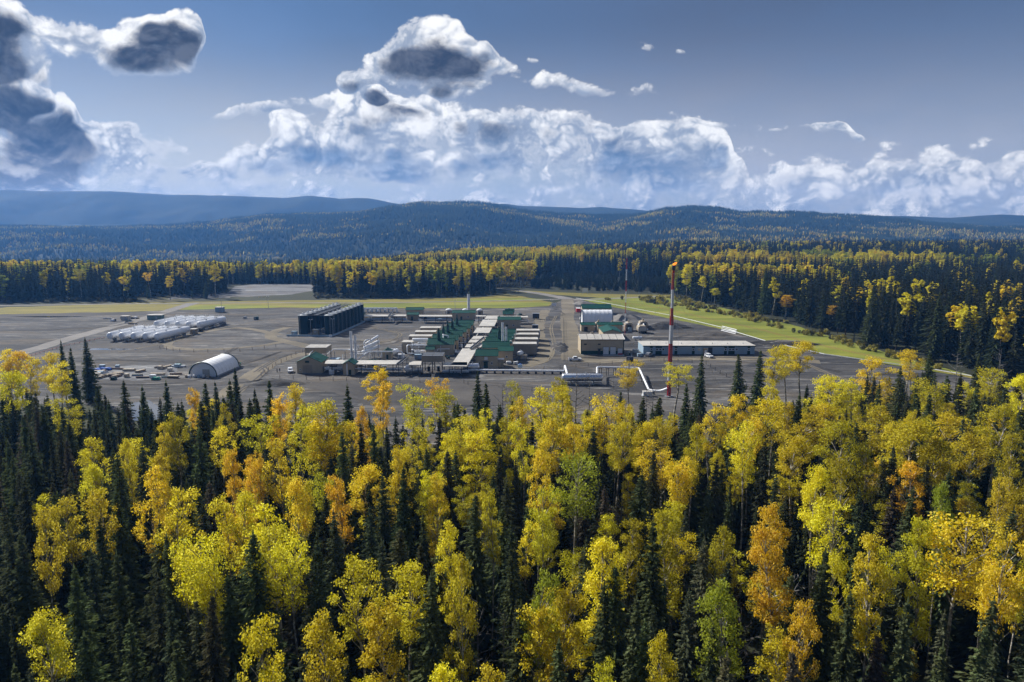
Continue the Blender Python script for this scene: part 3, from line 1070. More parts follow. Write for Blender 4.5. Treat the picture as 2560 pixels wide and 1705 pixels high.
# the aspens one can tell apart in front: top (px, py), crown width in px, form, tint
FRONT_ASPENS = '''
12 872 60 r g;40 880 60 r o;75 893 60 r g;122 884 62 r g;148 905 50 s y;20 930 70 r y;156 992 70 s l;237 1090 84 r y;243 1162 64 r y;334 1098 66 r y;388 1138 50 c a;372 1170 84 r g;162 1254 96 r a;100 1275 60 r a
232 1230 76 r a;517 1010 46 r a;480 972 40 c o;436 1030 56 c m;399 1058 40 c a;544 1066 52 r y;571 1117 50 c o;620 1138 56 c o;646 1133 44 c o;668 1037 96 s l;733 960 56 c g;700 984 50 c o;797 998 110 r l;750 1012 80 r l
706 1100 74 r g;797 1052 106 r g;765 1144 70 s l;722 1203 66 r g;458 1220 116 r y;550 1240 90 r y;600 1236 70 r y;684 1256 112 r y;506 1332 120 s y;545 1372 80 s y;679 1354 160 s l;735 1350 90 s y;840 1192 62 c o
97 1542 100 r l;663 1548 130 r y;797 1526 110 c a;947 918 74 c g;955 950 60 r o;1022 960 72 s l;1098 942 60 s o;1108 978 96 r m;909 1014 44 c o;872 1058 84 r g;1055 1044 74 s l;1162 1033 70 s l;995 1117 60 c g
1200 1064 92 c y;1259 1041 72 r m;1286 988 60 r g;1356 967 96 r y;1416 966 84 r y;1378 1041 92 r g;1346 1122 54 r g;1432 1127 112 s v;1373 1213 72 s l;1496 987 84 s g;1480 1049 84 r y;1545 1052 64 r a;1620 1057 80 r y
1674 1041 70 s a;1653 1117 104 s g;1700 1150 80 s g;920 1168 96 r g;1092 1181 60 c g;1125 1294 64 c y;1227 1214 44 c l;1162 1386 76 c a;909 1391 104 r l;1017 1413 130 r l;960 1500 110 c a;1356 1418 92 r v;1496 1335 112 c y
1351 1504 100 c g;1426 1445 90 c a;1583 1300 66 c m;1658 1273 96 c m;1669 1585 70 c a;1513 1645 80 c l;1238 1661 90 c a;1130 1655 90 c y;1577 899 60 s g;1690 906 84 s y;1394 945 50 c m;1286 950 40 s m
1932 870 66 r y;1975 862 60 r y;2010 855 70 r g;2271 875 60 r g;2185 897 84 r g;2066 940 110 r y;2131 945 90 r y;1786 1010 90 r g;1845 983 74 r g;1937 956 70 r y;1926 994 92 r g;1867 1069 84 s y;2020 1034 120 r a
2104 1048 100 r m;2185 1010 90 r a;2293 1048 120 r a;2400 1037 116 r a;2497 1010 96 r m;2346 951 80 s l;2481 918 72 s l;2551 940 70 r y;2045 1166 70 r y;2120 1150 90 r m;2109 1257 100 s y;2293 1166 80 r o;2368 1209 60 c v
2420 1284 150 s g;2320 1290 80 c l;2480 1300 100 s g;2530 1193 60 s a;1926 1252 84 c o;1937 1316 90 c o;1818 1311 80 c m;2185 1344 84 c a;2508 1333 100 s g;1818 1461 120 c v;2023 1505 80 c o;1716 1144 70 s g;2240 1060 90 r a
2350 1100 90 r m;2450 1090 90 r a;1990 1090 80 r a;2530 1080 80 r m;2160 1100 80 r m;2060 1010 80 r g;1880 1040 60 r g;1740 1060 60 r m;1310 1040 60 r y;1440 1060 60 r g;1560 1000 50 s a
'''
FRONT_SPRUCES = '''150 851;178 868;210 845;250 963;309 950;351 966;410 954;517 957;538 954;572 949;589 921;669 951;636 974;871 962;1195 929;1222 957;1593 1182;1001 1170;1179 1231;1254 1268;1092 1360;1297 1511;1610 990;1550 978;1642 990
1757 883;1851 883;1897 875;1716 956;2255 918;2330 880;2443 886;2282 1225;1732 1020;2368 1613;60 1040;110 1010;20 1100;250 1180;300 1130;620 1000;440 1010;860 1075;930 1060;1140 1010;560 990;500 1000;690 1010;2550 1020;2440 960
2200 960;1640 1300;1280 1370;1540 1420;420 1340;560 1440;640 1330;300 1380;180 1420;60 1330;330 1560;200 1590;440 1600;1400 1600;1600 1500;1780 1560;2120 1480;2260 1500;2480 1490;2060 1380'''

COLUMN = [(330, 'below the scrap yard'), (660, 'below the white tent'), (960, 'below the pump house'), (1260, 'below the pipe rack'), (1530, 'below the silver tank'),
          (1760, 'below the striped flare stack'), (2130, 'below the bunkhouse'), (9999, 'below the spruce wall')]
ROW = [(1010, 'rear edge of the wood'), (1130, 'second row of the wood'), (1270, 'middle of the wood'), (1430, 'front rows of the wood'), (9999, 'bottom of the picture')]
ORD = ['first', 'second', 'third', 'fourth', 'fifth', 'sixth', 'seventh', 'eighth', 'ninth', 'tenth', 'eleventh', 'twelfth', 'thirteenth', 'fourteenth', 'fifteenth', 'sixteenth', 'seventeenth', 'eighteenth', 'nineteenth', 'twentieth', 'twenty-first', 'twenty-second', 'twenty-third', 'twenty-fourth', 'twenty-fifth', 'twenty-sixth', 'twenty-seventh', 'twenty-eighth', 'twenty-ninth', 'thirtieth'] + ['thirty-first', 'thirty-second', 'thirty-third', 'thirty-fourth', 'thirty-fifth', 'thirty-sixth', 'thirty-seventh', 'thirty-eighth', 'thirty-ninth', 'fortieth']
PLANTED = []          # (x, y, r) of every tree standing in front
TREES = []            # (kind word, colour word, px, py, root)


def tree(name, forms, pos, h, wscale, tint, rz, word, colour, tilt=None):
    root = link(name, None, None, pos)
    root.rotation_euler = (tilt[0] if tilt else 0, tilt[1] if tilt else 0, rz)
    root.scale = (wscale, wscale, h / 24.0)
    t = link('trunk', forms[0], root)
    c = link('crown', forms[1], root)
    c['tint'] = list(tint)
    PLANTED.append((pos[0], pos[1], 1.0))
    px, py = project((pos[0], pos[1], pos[2] + h))
    TREES.append((word, colour, px, py, root))
    return root


def jig(c, k, g):
    b = 1 + g.uniform(-k, k)
    return (max(.004, c[0] * b), max(.004, c[1] * b * (1 + g.uniform(-.35, .35) * k)), c[2] * b)


gt = random.Random(5)
form_of = {'r': 'round', 'c': 'column', 's': 'spread'}
for e in FRONT_ASPENS.replace('\n', ';').split(';'):
    if not e.strip():
        continue
    px, py, wpx, f, col = e.split()
    px, py, wpx = float(px), float(py), float(wpx)
    h = gt.uniform(21.5, 26.5) if py > 930 else gt.uniform(23, 27)
    if 1500 < px < 1720 and py < 1000:
        h = 20
    p = U(px, py, h)
    dist = math.hypot(p.y, CAMH - h)
    wm = wpx / FPX * dist
    fi = gt.randrange(len(ASP[form_of[f]]))
    ws = wm * .78 / ASPW[(form_of[f], fi)]
    forms = ASP[form_of[f]][fi]
    tree('aspen_tree', forms, (p.x, p.y, 0), h, min(max(ws, .5), 1.3), jig(TINT[col], .14, gt), gt.uniform(0, 6.28), 'aspen', TNAME[col], (gt.gauss(0, .02), gt.gauss(0, .02)))
SPRT = (.098, .122, .046)
for e in FRONT_SPRUCES.replace('\n', ';').split(';'):
    px, py = (float(v) for v in e.split())
    h = gt.uniform(20, 25)
    p = U(px, py, h)
    tree('spruce_tree', SPR[gt.randrange(7)], (p.x, p.y, 0), h, gt.uniform(.85, 1.2) * h / 24, jig(SPRT, .2, gt), gt.uniform(0, 6.28), 'spruce', 'dark')

# the rest of the wood in front, thinned where the photograph shows gaps
SKYLINE = [(-200, 935), (0, 940), (150, 970), (300, 975), (450, 985), (600, 975), (760, 985), (860, 1025), (1000, 1020), (1150, 995), (1300, 980), (1420, 985), (1540, 1000), (1700, 990), (1800, 980), (1950, 965), (2100, 930), (2300, 915), (2760, 915)]
sx, sy = [p[0] for p in SKYLINE], [p[1] for p in SKYLINE]
cand = []
while len(cand) < 11000:
    y = math.sqrt(gt.uniform(38 ** 2, 222 ** 2))
    x = gt.uniform(-1, 1) * (y * .98 + 18)
    cand.append((x, y))
grid_ = {}


def free(x, y, r):
    ix, iy = int(x // 6), int(y // 6)
    for a in (-1, 0, 1):
        for b in (-1, 0, 1):
            for (qx, qy) in grid_.get((ix + a, iy + b), ()):
                if (qx - x) ** 2 + (qy - y) ** 2 < r * r:
                    return False
    return True


def occupy(x, y):
    grid_.setdefault((int(x // 6), int(y // 6)), []).append((x, y))


for (x, y, r) in PLANTED:
    occupy(x, y)
extra_spruce, n_as, n_sp = [], sum(1 for t in TREES if t[0] == 'aspen'), sum(1 for t in TREES if t[0] == 'spruce')
for (x, y) in cand:
    h = gt.uniform(15, 23.5)
    px, py = project((x, y, h))
    lim = np.interp(px, sx, sy)
    if py < lim + 12 or py > 1790:
        continue
    if not free(x, y, 3.1):
        continue
    # left and deep-front is spruce country; the middle and right hold more aspens
    ps = .97 if px < 420 else (.78 if px < 1000 else (.70 if px < 1700 else .62))
    if py > 1350:
        ps = min(.95, ps + .16)
    if gt.random() < ps:
        h *= 1.0
        if n_sp < 300 and -60 < px < 2620 and gt.random() < .82:
            tree('spruce_tree', SPR[gt.randrange(7)], (x, y, 0), h, gt.uniform(.7, 1.3) * h / 24, jig(gt.choice([SPRT, SPRT, (.075, .09, .04), (.10, .10, .045), (.11, .095, .065)]), .25, gt), gt.uniform(0, 6.28), 'spruce', 'dark')
            n_sp += 1
        else:
            extra_spruce.append((x, y, h))
    elif n_as < 290 and -60 < px < 2620:
        col = gt.choice('aamgyyml' if px > 1700 else 'yyyglm')
        f = gt.choice(['column', 'round', 'spread'])
        hh = h * gt.uniform(.8, 1.0)
        tree('aspen_tree', gt.choice(ASP[f]), (x, y, 0), hh, gt.uniform(.5, .8), jig(TINT[col], .2, gt), gt.uniform(0, 6.28), 'aspen', TNAME[col])
        n_as += 1
    occupy(x, y)
# bare dead trees
for (px, py, h, k) in ((1195, 1485, 17, 0), (1255, 1520, 15, 1), (2035, 1390, 18, 2), (1985, 1440, 17, 0), (1850, 1520, 16, 1), (2400, 880, 20, 2), (2285, 885, 21, 1), (2505, 870, 21, 0), (1530, 945, 20, 1), (1440, 925, 21, 2),
                       (1475, 935, 20, 0), (1620, 965, 18, 1), (1690, 1300, 19, 2), (1110, 1330, 18, 0), (385, 1420, 16, 1), (1260, 955, 20, 2), (1635, 960, 19, 0)):
    p = U(px, py, h)
    root = link('dead_tree', None, None, (p.x, p.y, 0), gt.uniform(0, 6.28))
    root.scale = (h / 19 * .9, h / 19 * .9, h / 19)
    link('trunk', DEAD[k], root)
    TREES.append(('snag', 'bare', px, py, root))
# single trees standing out at the far forest edges
for (px, py, yb, w_, f, col, lb) in ((2080, 764, 822, 38, 'round', 'o', 'rounded orange aspen standing in front of the dark spruce wall'), (1962, 738, 800, 26, 'column', 'o', 'slim orange aspen at the foot of the spruce wall near the verge'),
                                     (312, 692, 750, 18, 'round', 'g', 'golden aspen in front of the left forest belt'), (378, 680, 750, 16, 'spread', 'o', 'orange aspen at the edge of the small clearing'), (426, 690, 750, 14, 'column', 'g', 'slim golden aspen between the clearing spruces'),
                                     (955, 668, 742, 34, 'round', 'm', 'broad olive aspen in front of the dark forest behind the plant'), (845, 660, 742, 26, 'column', 'm', 'tall olive aspen at the corner of the pale clearing'), (1142, 690, 738, 14, 'column', 'a', 'slim amber aspen in front of the forest behind the plant'),
                                     (1715, 660, 745, 24, 'column', 'y', 'tall yellow aspen at the end of the spruce wall beside the flare stack'), (1752, 690, 758, 18, 'column', 'y', 'slim yellow aspen beside the verge right of the flare stack'), (1785, 720, 768, 18, 'round', 'l', 'small lime yellow aspen on the verge'),
                                     (205, 672, 752, 24, 'spread', 'm', 'flat-topped olive aspen in the left forest belt'), (540, 660, 745, 22, 'column', 'a', 'amber aspen among the spruces left of the pale clearing')):
    p = U(px, yb)
    h = CAMH + ray(px, py).z * (p.y / ray(px, py).y)
    k_ = gt.randrange(4)
    root = tree('aspen_tree', ASP[f][k_], (p.x, p.y, 0), h, w_ / FPX * p.y / ASPW[(f, k_)], TINT[col], gt.uniform(0, 6.28), 'edge', '')
    TREES.pop()
    tag(root, lb, 'tree', 'aspens at the far forest edges')
for (px, py, yb, lb) in ((1905, 668, 797, 'largest dark spruce of the wall right of the flare stack'), (482, 720, 748, 'lone small spruce on the edge of the small clearing'), (515, 705, 747, 'taller spruce at the end of the small clearing'), (372, 712, 748, 'dark spruce left of the small clearing'),
                         (1098, 690, 740, 'pointed spruce in front of the forest behind the plant'), (2170, 715, 866, 'tall dark spruce in the middle of the spruce wall'), (2330, 730, 902, 'tall dark spruce towards the end of the spruce wall')):
    p = U(px, yb)
    h = CAMH + ray(px, py).z * (p.y / ray(px, py).y)
    root = tree('spruce_tree', SPR[gt.randrange(7)], (p.x, p.y, 0), h, h / 24 * 1.05, jig(SPRT, .15, gt), gt.uniform(0, 6.28), 'edge', '')
    TREES.pop()
    tag(root, lb, 'tree', 'spruces at the far forest edges')
# one label for each: colour, row and the landmark it stands below, counted from one side where several share a place
cells = {}
for t in TREES:
    col = next(c for lim, c in COLUMN if t[2] < lim)
    row = next(r for lim, r in ROW if t[3] < lim)
    cells.setdefault((t[0], t[1], row, col), []).append(t)
for (word, colour, row, col), ts in cells.items():
    ts.sort(key=lambda t: t[2])
    for i, t in enumerate(ts):
        if len(ts) == 1:
            lb = f'lone {colour} {word}, {row}, {col}'
        else:
            lb = f'{ORD[min(i, 39)]} {colour} {word} from left, {row}, {col}'
        tag(t[4], lb, 'tree', {'aspen': 'aspens in the wood in front', 'spruce': 'spruces in the wood in front', 'snag': 'bare dead trees in the wood in front'}[word])


# ------------------------------------------------------------------ forests beyond: one mass each
def mass(name, label, pts, scales, rots, variants, forms, tints):
    """points carrying copies of the tree forms (nobody could count these)"""
    pv = np.asarray(pts, np.float32)
    me = bpy.data.meshes.new(name)
    me.vertices.add(len(pv))
    me.vertices.foreach_set('co', pv.ravel())
    for an, typ, dat in (('size', 'FLOAT_VECTOR', scales), ('turn', 'FLOAT', rots), ('form', 'INT', variants), ('tint', 'FLOAT_COLOR', tints)):
        a = me.attributes.new(an, typ, 'POINT')
        key = {'FLOAT_VECTOR': 'vector', 'FLOAT': 'value', 'INT': 'value', 'FLOAT_COLOR': 'color'}[typ]
        d = np.asarray(dat)
        if typ == 'FLOAT_COLOR':
            d = np.concatenate([d, np.ones((len(d), 1))], 1)
        a.data.foreach_set(key, np.ascontiguousarray(d, np.int32 if typ == 'INT' else np.float32).ravel())
    o = link(name, me)
    kind(o, 'stuff', label)
    coll = bpy.data.collections.new(name + '_forms')
    for i, fm in enumerate(forms):
        fo = bpy.data.objects.new('%s_form_%02d' % (name, i), fm)
        coll.objects.link(fo)
    ng = bpy.data.node_groups.new(name + '_scatter', 'GeometryNodeTree')
    ng.interface.new_socket('Geometry', in_out='INPUT', socket_type='NodeSocketGeometry')
    ng.interface.new_socket('Geometry', in_out='OUTPUT', socket_type='NodeSocketGeometry')
    N = ng.nodes
    gi_, go_ = N.new('NodeGroupInput'), N.new('NodeGroupOutput')
    ci = N.new('GeometryNodeCollectionInfo')
    ci.inputs['Collection'].default_value = coll
    ci.inputs['Separate Children'].default_value = True
    ci.inputs['Reset Children'].default_value = True
    iop = N.new('GeometryNodeInstanceOnPoints')
    iop.inputs['Pick Instance'].default_value = True

    def attr(an, typ):
        n = N.new('GeometryNodeInputNamedAttribute')
        n.data_type = typ
        n.inputs['Name'].default_value = an
        return n.outputs[0]
    L = ng.links
    L.new(gi_.outputs[0], iop.inputs['Points'])
    L.new(ci.outputs[0], iop.inputs['Instance'])
    L.new(attr('form', 'INT'), iop.inputs['Instance Index'])
    cx = N.new('ShaderNodeCombineXYZ')
    L.new(attr('turn', 'FLOAT'), cx.inputs[2])
    er = N.new('FunctionNodeEulerToRotation')
    L.new(cx.outputs[0], er.inputs[0])
    L.new(er.outputs[0], iop.inputs['Rotation'])
    L.new(attr('size', 'FLOAT_VECTOR'), iop.inputs['Scale'])
    L.new(iop.outputs[0], go_.inputs[0])
    md = o.modifiers.new('scatter', 'NODES')
    md.node_group = ng
    return o


def joined(name, trunk_mb, tri, bark, leafm):
    """trunk and crown as one far form"""
    tv = np.array(trunk_mb.v, np.float32)
    tq = np.array([list(f) + [f[-1]] * (4 - len(f)) if len(f) < 4 else list(f)[:4] for f in trunk_mb.f if len(f) >= 3], np.int32)
    tq = np.array([f for f in tq if len(set(f)) == 4], np.int32)
    cv, cq = np.concatenate(tri.v), np.concatenate(tri.q) + len(tv)
    me = np_mesh(name, np.concatenate([tv, cv]), np.concatenate([tq, cq]), [bark, leafm])
    mi = np.concatenate([np.zeros(len(tq), np.int32), np.ones(len(cq), np.int32)])
    me.polygons.foreach_set('material_index', mi)
    return me


FAR_S = []
for k in range(6):
    tr, T = spruce_mesh(400 + k, 24, (1.8, 2.2, 2.6, 2.0, 2.9, 2.3)[k], 30, 7, 2, (.03, .08, .04, .2, .02, .1)[k], .06, 1.5)
    FAR_S.append(joined('far_spruce', tr, T, SPRUCEBARK, NEEDLE))
NEAR_S = []
for k in range(4):
    tr, T = spruce_mesh(500 + k, 24, (2.4, 2.9, 2.6, 3.3)[k], 60, 9, 4, (.05, .15, .1, .04)[k], .1)
    NEAR_S.append(joined('near_spruce', tr, T, SPRUCEBARK, NEEDLE))
FAR_A = []
for k in range(6):
    tr, T = aspen_mesh(430 + k, 24, (6.5, 5.5, 6.0, 5.0, 7.0, 5.5)[k], (.5, .7, .45, .8, .4, .6)[k], 20, 45, .46, ('round', 'column', 'round', 'column', 'spread', 'round')[k], False)
    FAR_A.append(joined('far_aspen', tr, T, ASPENBARK, LEAF))
SHR = [shrub_mesh(460 + k, (2.2, 2.8, 1.6)[k], 160, .3, (1.3, 1.1, 1.5)[k]).mesh('far_shrub', SHRUBM) for k in range(3)]

W2 = lambda pts: [(p.x, p.y) for p in P(*pts)]
F_LEFT = W2([(-900, 758), (0, 757), (170, 751), (335, 753), (350, 745), (420, 742), (520, 745), (565, 735), (566, 688), (0, 684), (-900, 684)])
F_BACK = W2([(560, 709), (812, 709), (812, 684), (560, 684)])
F_MID = W2([(785, 744), (1000, 743), (1110, 739), (1235, 736), (1250, 722), (1262, 719), (1300, 719), (1450, 727), (1560, 728), (1640, 733), (1695, 745), (1690, 620), (785, 652)])
F_RIGHT = W2([(1690, 738), (1760, 758), (1900, 787), (2000, 812), (2200, 869), (2400, 925), (2600, 980), (3200, 1080), (3400, 620), (1690, 615)])
CLR1 = W2([(560, 745), (585, 714), (640, 709), (815, 709), (820, 724), (730, 740)])
N = 70000
yy = np.sqrt(rng.uniform(200 ** 2, 1720 ** 2, N))
xx = rng.uniform(-1, 1, N) * (yy * .95 + 10)
il, ib, im, ir = (inside(xx, yy, p) for p in (F_LEFT, F_BACK, F_MID, F_RIGHT))
keep = (il | ib | im | ir) & ~inside(xx, yy, CLR1)
ppx = 1280 + FPX * xx / (yy * math.cos(PITCH) + CAMH * math.sin(PITCH))
# depth behind the front edge decides the mix
patch = fbm(xx / 90, yy / 55, 71, 3)
patch2 = fbm(xx / 380, yy / 140, 79, 3)
prob_a = np.where(il, np.where(yy > 660, .62, .10), np.where(ib, .45, np.where(im, .08 + .85 * (patch2 > .54), .07 + .9 * (patch2 > .505))))
prob_a = prob_a * np.clip((patch - .26) * 5.5, .2, 1.2)
# on the right the first rows are all spruce
front_r = np.zeros(N, bool)
fr = np.array(F_RIGHT[:8])
edge_y = np.interp(xx, fr[::-1, 0] if fr[0, 0] > fr[-1, 0] else fr[:, 0], fr[::-1, 1] if fr[0, 0] > fr[-1, 0] else fr[:, 1])
front_r = ir & (yy < edge_y + 150 + 60 * patch)
prob_a = np.where(front_r, .07, prob_a)
isA = rng.random(N) < prob_a
thin = rng.random(N) < np.where(yy < 760, 1.0, np.where(yy < 1100, .8, .62))
plantation = inside(xx, yy, W2([(1290, 722), (1450, 729), (1640, 735), (1690, 742), (1640, 700), (1400, 690)]))
keep &= thin
hs = np.where(isA, rng.uniform(20, 27, N), rng.uniform(18, 30, N)) * np.where(yy > 1000, .95, 1.0)
hs = np.where(plantation, rng.uniform(6, 10, N), hs)
isA &= ~plantation
# thin out trees that crowd each other
order = np.argsort(yy)
cellk = {}
ok = np.zeros(N, bool)
for i in order:
    if not keep[i]:
        continue
    s = 4.2 if yy[i] < 700 else 6.0
    key = (int(xx[i] // s), int(yy[i] // s))
    if cellk.get(key, 0) >= 1:
        continue
    cellk[key] = 1
    ok[i] = True
keep = ok
zz = tz(xx, yy)


def spruce_tints(n):
    b = np.array([.044, .053, .026]) * rng.uniform(.65, 1.35, (n, 1))
    return b * rng.uniform(.9, 1.1, (n, 3))


def aspen_tints(n, xs_, ys_):
    pal = np.array([TINT['y'], TINT['g'], TINT['l'], TINT['a'], TINT['m'], TINT['v'], TINT['o']])
    f = fbm(xs_ / 60, ys_ / 60, 91, 2) * 1.6 + rng.uniform(-.22, .22, n) - .3
    ix = np.clip((f * 7).astype(int), 0, 6)
    return pal[np.array([5, 4, 2, 0, 0, 1, 3])[ix]] * rng.uniform(.85, 1.1, (n, 1))


s_ = keep & ~isA
ns = int(s_.sum())
ws = np.where(plantation[s_], .8, rng.uniform(.85, 1.35, ns))
ex = np.array(extra_spruce) if extra_spruce else np.zeros((0, 3))
pts = np.concatenate([np.stack([xx[s_], yy[s_], zz[s_] - .1], 1), np.stack([ex[:, 0], ex[:, 1], ex[:, 0] * 0], 1)])
sc3 = np.concatenate([np.stack([ws, ws, hs[s_] / 24], 1), np.stack([ex[:, 2] / 24, ex[:, 2] / 24, ex[:, 2] / 24], 1)])
mass('spruce_forest', 'dark spruce forest beyond the plant and between the trees in front', pts, sc3, rng.uniform(0, 6.28, len(pts)), np.concatenate([rng.integers(0, 6, ns), rng.integers(6, 10, len(ex))]), FAR_S + NEAR_S, np.concatenate([spruce_tints(ns), spruce_tints(len(ex)) * 1.8]))
a_ = keep & isA
na_ = int(a_.sum())
wa = rng.uniform(.85, 1.3, na_)
mass('aspen_forest', 'yellow autumn aspens scattered through the forest beyond the plant', np.stack([xx[a_], yy[a_], zz[a_] - .1], 1), np.stack([wa, wa, hs[a_] / 24], 1), rng.uniform(0, 6.28, na_), rng.integers(0, 6, na_), FAR_A, aspen_tints(na_, xx[a_], yy[a_]))

# shrubs along the forest edges, on the verge and under the trees in front
n2 = 24000
ya = np.sqrt(rng.uniform(45 ** 2, 620 ** 2, n2))
xa = rng.uniform(-1, 1, n2) * (ya * .80 + 10)
verge = inside(xa, ya, W2([(1500, 750), (1690, 741), (1775, 764), (2000, 816), (2200, 873), (2400, 930), (2700, 1006), (2700, 985), (2400, 938), (2200, 888), (2000, 836), (1800, 786), (1600, 756)]))
verge &= (fbm(xa / 14, ya / 14, 15, 2) > .38)
edge2 = inside(xa, ya, W2([(785, 747), (1000, 746), (1235, 739), (1240, 732), (1000, 736), (785, 738)])) | inside(xa, ya, W2([(-300, 760), (170, 754), (340, 756), (340, 748), (-300, 752)]))
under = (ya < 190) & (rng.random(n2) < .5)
kp = verge | edge2 | under
ta_ = np.where((verge & (rng.random(n2) < .7))[:, None], np.array([.34, .29, .03]), np.array([.09, .085, .025])) * rng.uniform(.6, 1.3, (n2, 1))
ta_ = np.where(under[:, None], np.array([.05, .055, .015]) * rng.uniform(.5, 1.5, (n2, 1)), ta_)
sv = rng.uniform(.6, 1.3, n2)
mass('undergrowth', 'shrubs and low willow along the forest edges and under the trees', np.stack([xa, ya, tz(xa, ya)], 1)[kp], np.stack([sv, sv, sv], 1)[kp], rng.uniform(0, 6.28, int(kp.sum())), rng.integers(0, 3, int(kp.sum())), SHR, ta_[kp])

# hill woods: plain small trees, far too many to count, joined
n3 = 105000
u = rng.uniform(-250, 2810, n3)
tt = np.sqrt(rng.uniform(0, 1.05, n3)).clip(0, 1)
ci_ = (u - HILL['xs'][0]) / (HILL['xs'][1] - HILL['xs'][0])
c0 = ci_.astype(int)
fc = ci_ - c0
ri_ = tt * (len(HILL['ts']) - 1)
r0 = np.minimum(ri_.astype(int), len(HILL['ts']) - 2)
fr_ = ri_ - r0
Zh = HILL['Z']
zh = (Zh[r0, c0] * (1 - fc) + Zh[r0, c0 + 1] * fc) * (1 - fr_) + (Zh[r0 + 1, c0] * (1 - fc) + Zh[r0 + 1, c0 + 1] * fc) * fr_
dh = np.interp(u, HILL['xs'], HILL['d'])
dd = HILL['foot'] + (dh - HILL['foot']) * tt
xh, yh = (u - 1280) / FPX * dd, dd
# valley floor between the near forest and the hills
n4 = 26000
yv = np.sqrt(rng.uniform(860 ** 2, 2000 ** 2, n4))
xv = rng.uniform(-1, 1, n4) * yv * .82
gv = (fbm(xv / 210, yv / 120, 61, 3) > .44) & ~(inside(xv, yv, F_MID) | inside(xv, yv, F_RIGHT))
xh, yh, zh = np.concatenate([xh, xv[gv]]), np.concatenate([yh, yv[gv]]), np.concatenate([zh, tz(xv, yv)[gv]])
nh = len(xh)
ph = .55 * fbm(xh / 420, yh / 75, 81, 4) + .45 * fbm(xh / 200, yh / 160, 86, 3) + .25 * (fbm(xh / 60, yh / 40, 83, 2) - .5)
dec = rng.random(nh) < np.clip((ph - .535) * 14, .006, .85)
hh = rng.uniform(11, 22, nh) * np.where(dec, .8, 1)
rw = np.where(dec, rng.uniform(2.6, 3.8, nh), rng.uniform(2.0, 3.2, nh))
ct = np.where(dec[:, None], np.array([[.34, .27, .025], [.26, .21, .03], [.14, .14, .03], [.28, .19, .03], [.10, .11, .03]])[rng.integers(0, 5, nh)], np.array([.026, .036, .020])) * rng.uniform(.65, 1.25, (nh, 1))
ang = rng.uniform(0, 6.28, nh)
base = []
for k in range(4):
    base.append(np.stack([xh + rw * np.cos(ang + k * math.pi / 2), yh + rw * np.sin(ang + k * math.pi / 2), zh + np.where(dec, hh * .45, 0)], 1))
tops = np.stack([xh, yh, zh + hh], 1)
V = np.stack(base + [tops], 1).reshape(-1, 3)
o5 = np.arange(nh) * 5
tri4 = np.concatenate([np.stack([o5 + k, o5 + (k + 1) % 4, o5 + 4], 1) for k in range(4)])
hm_, n_, out_ = material('hill_woods_leaf')
at_ = n_.new('ShaderNodeAttribute', attribute_name='shade')
p_ = n_.new('ShaderNodeBsdfPrincipled')
n_.put(p_.inputs['Base Color'], at_.outputs['Color'])
p_.inputs['Roughness'].default_value = .9
p_.inputs['Specular IOR Level'].default_value = .1
n_.t.links.new(p_.outputs[0], out_.inputs[0])
cols = np.repeat(np.concatenate([ct, np.ones((nh, 1))], 1), 5, axis=0)
kind(link('hill_woods', np_mesh('hill_woods', V, tri4, [hm_], False, [('shade', 'FLOAT_COLOR', cols)])), 'stuff', 'woods covering the hills and the valley floor')


# ------------------------------------------------------------------ the plant
def window(parent, x, y, z, w, h, axis='y', name='window', out=-1, mat=None):
    """window proud of a wall: frame with a pane set in it; axis is the wall's normal"""
    f, p = MB(), MB()
    t = .12
    if axis == 'y':
        f.box(x, y, z, x + w, y + out * .06, z + t).box(x, y, z + h - t, x + w, y + out * .06, z + h)
        f.box(x, y, z + t, x + t, y + out * .06, z + h - t).box(x + w - t, y, z + t, x + w, y + out * .06, z + h - t)
        p.box(x + t, y, z + t, x + w - t, y + out * .03, z + h - t)
    else:
        f.box(x, y, z, x + out * .06, y + w, z + t).box(x, y, z + h - t, x + out * .06, y + w, z + h)
        f.box(x, y, z + t, x + out * .06, y + t, z + h - t).box(x, y + w - t, z + t, x + out * .06, y + w, z + h - t)
        p.box(x, y + t, z + t, x + out * .03, y + w - t, z + h - t)
    o = f.build(name, mat or WHITE, parent)
    p.build('pane', GLASS, o)
    return o


def door(parent, x, y, z, w, h, mat, axis='y', out=-1, handle=True):
    d = MB()
    if axis == 'y':
        d.box(x, y, z, x + w, y + out * .07, z + h)
        hb = MB().box(x + w * .82, y + out * .07, z + h * .45, x + w * .9, y + out * .13, z + h * .5)
    else:
        d.box(x, y, z, x + out * .07, y + w, z + h)
        hb = MB().box(x + out * .07, y + w * .82, z + h * .45, x + out * .13, y + w * .9, z + h * .5)
    o = d.build('door', mat, parent)
    if handle:
        hb.build('handle', STEEL, o)
    return o


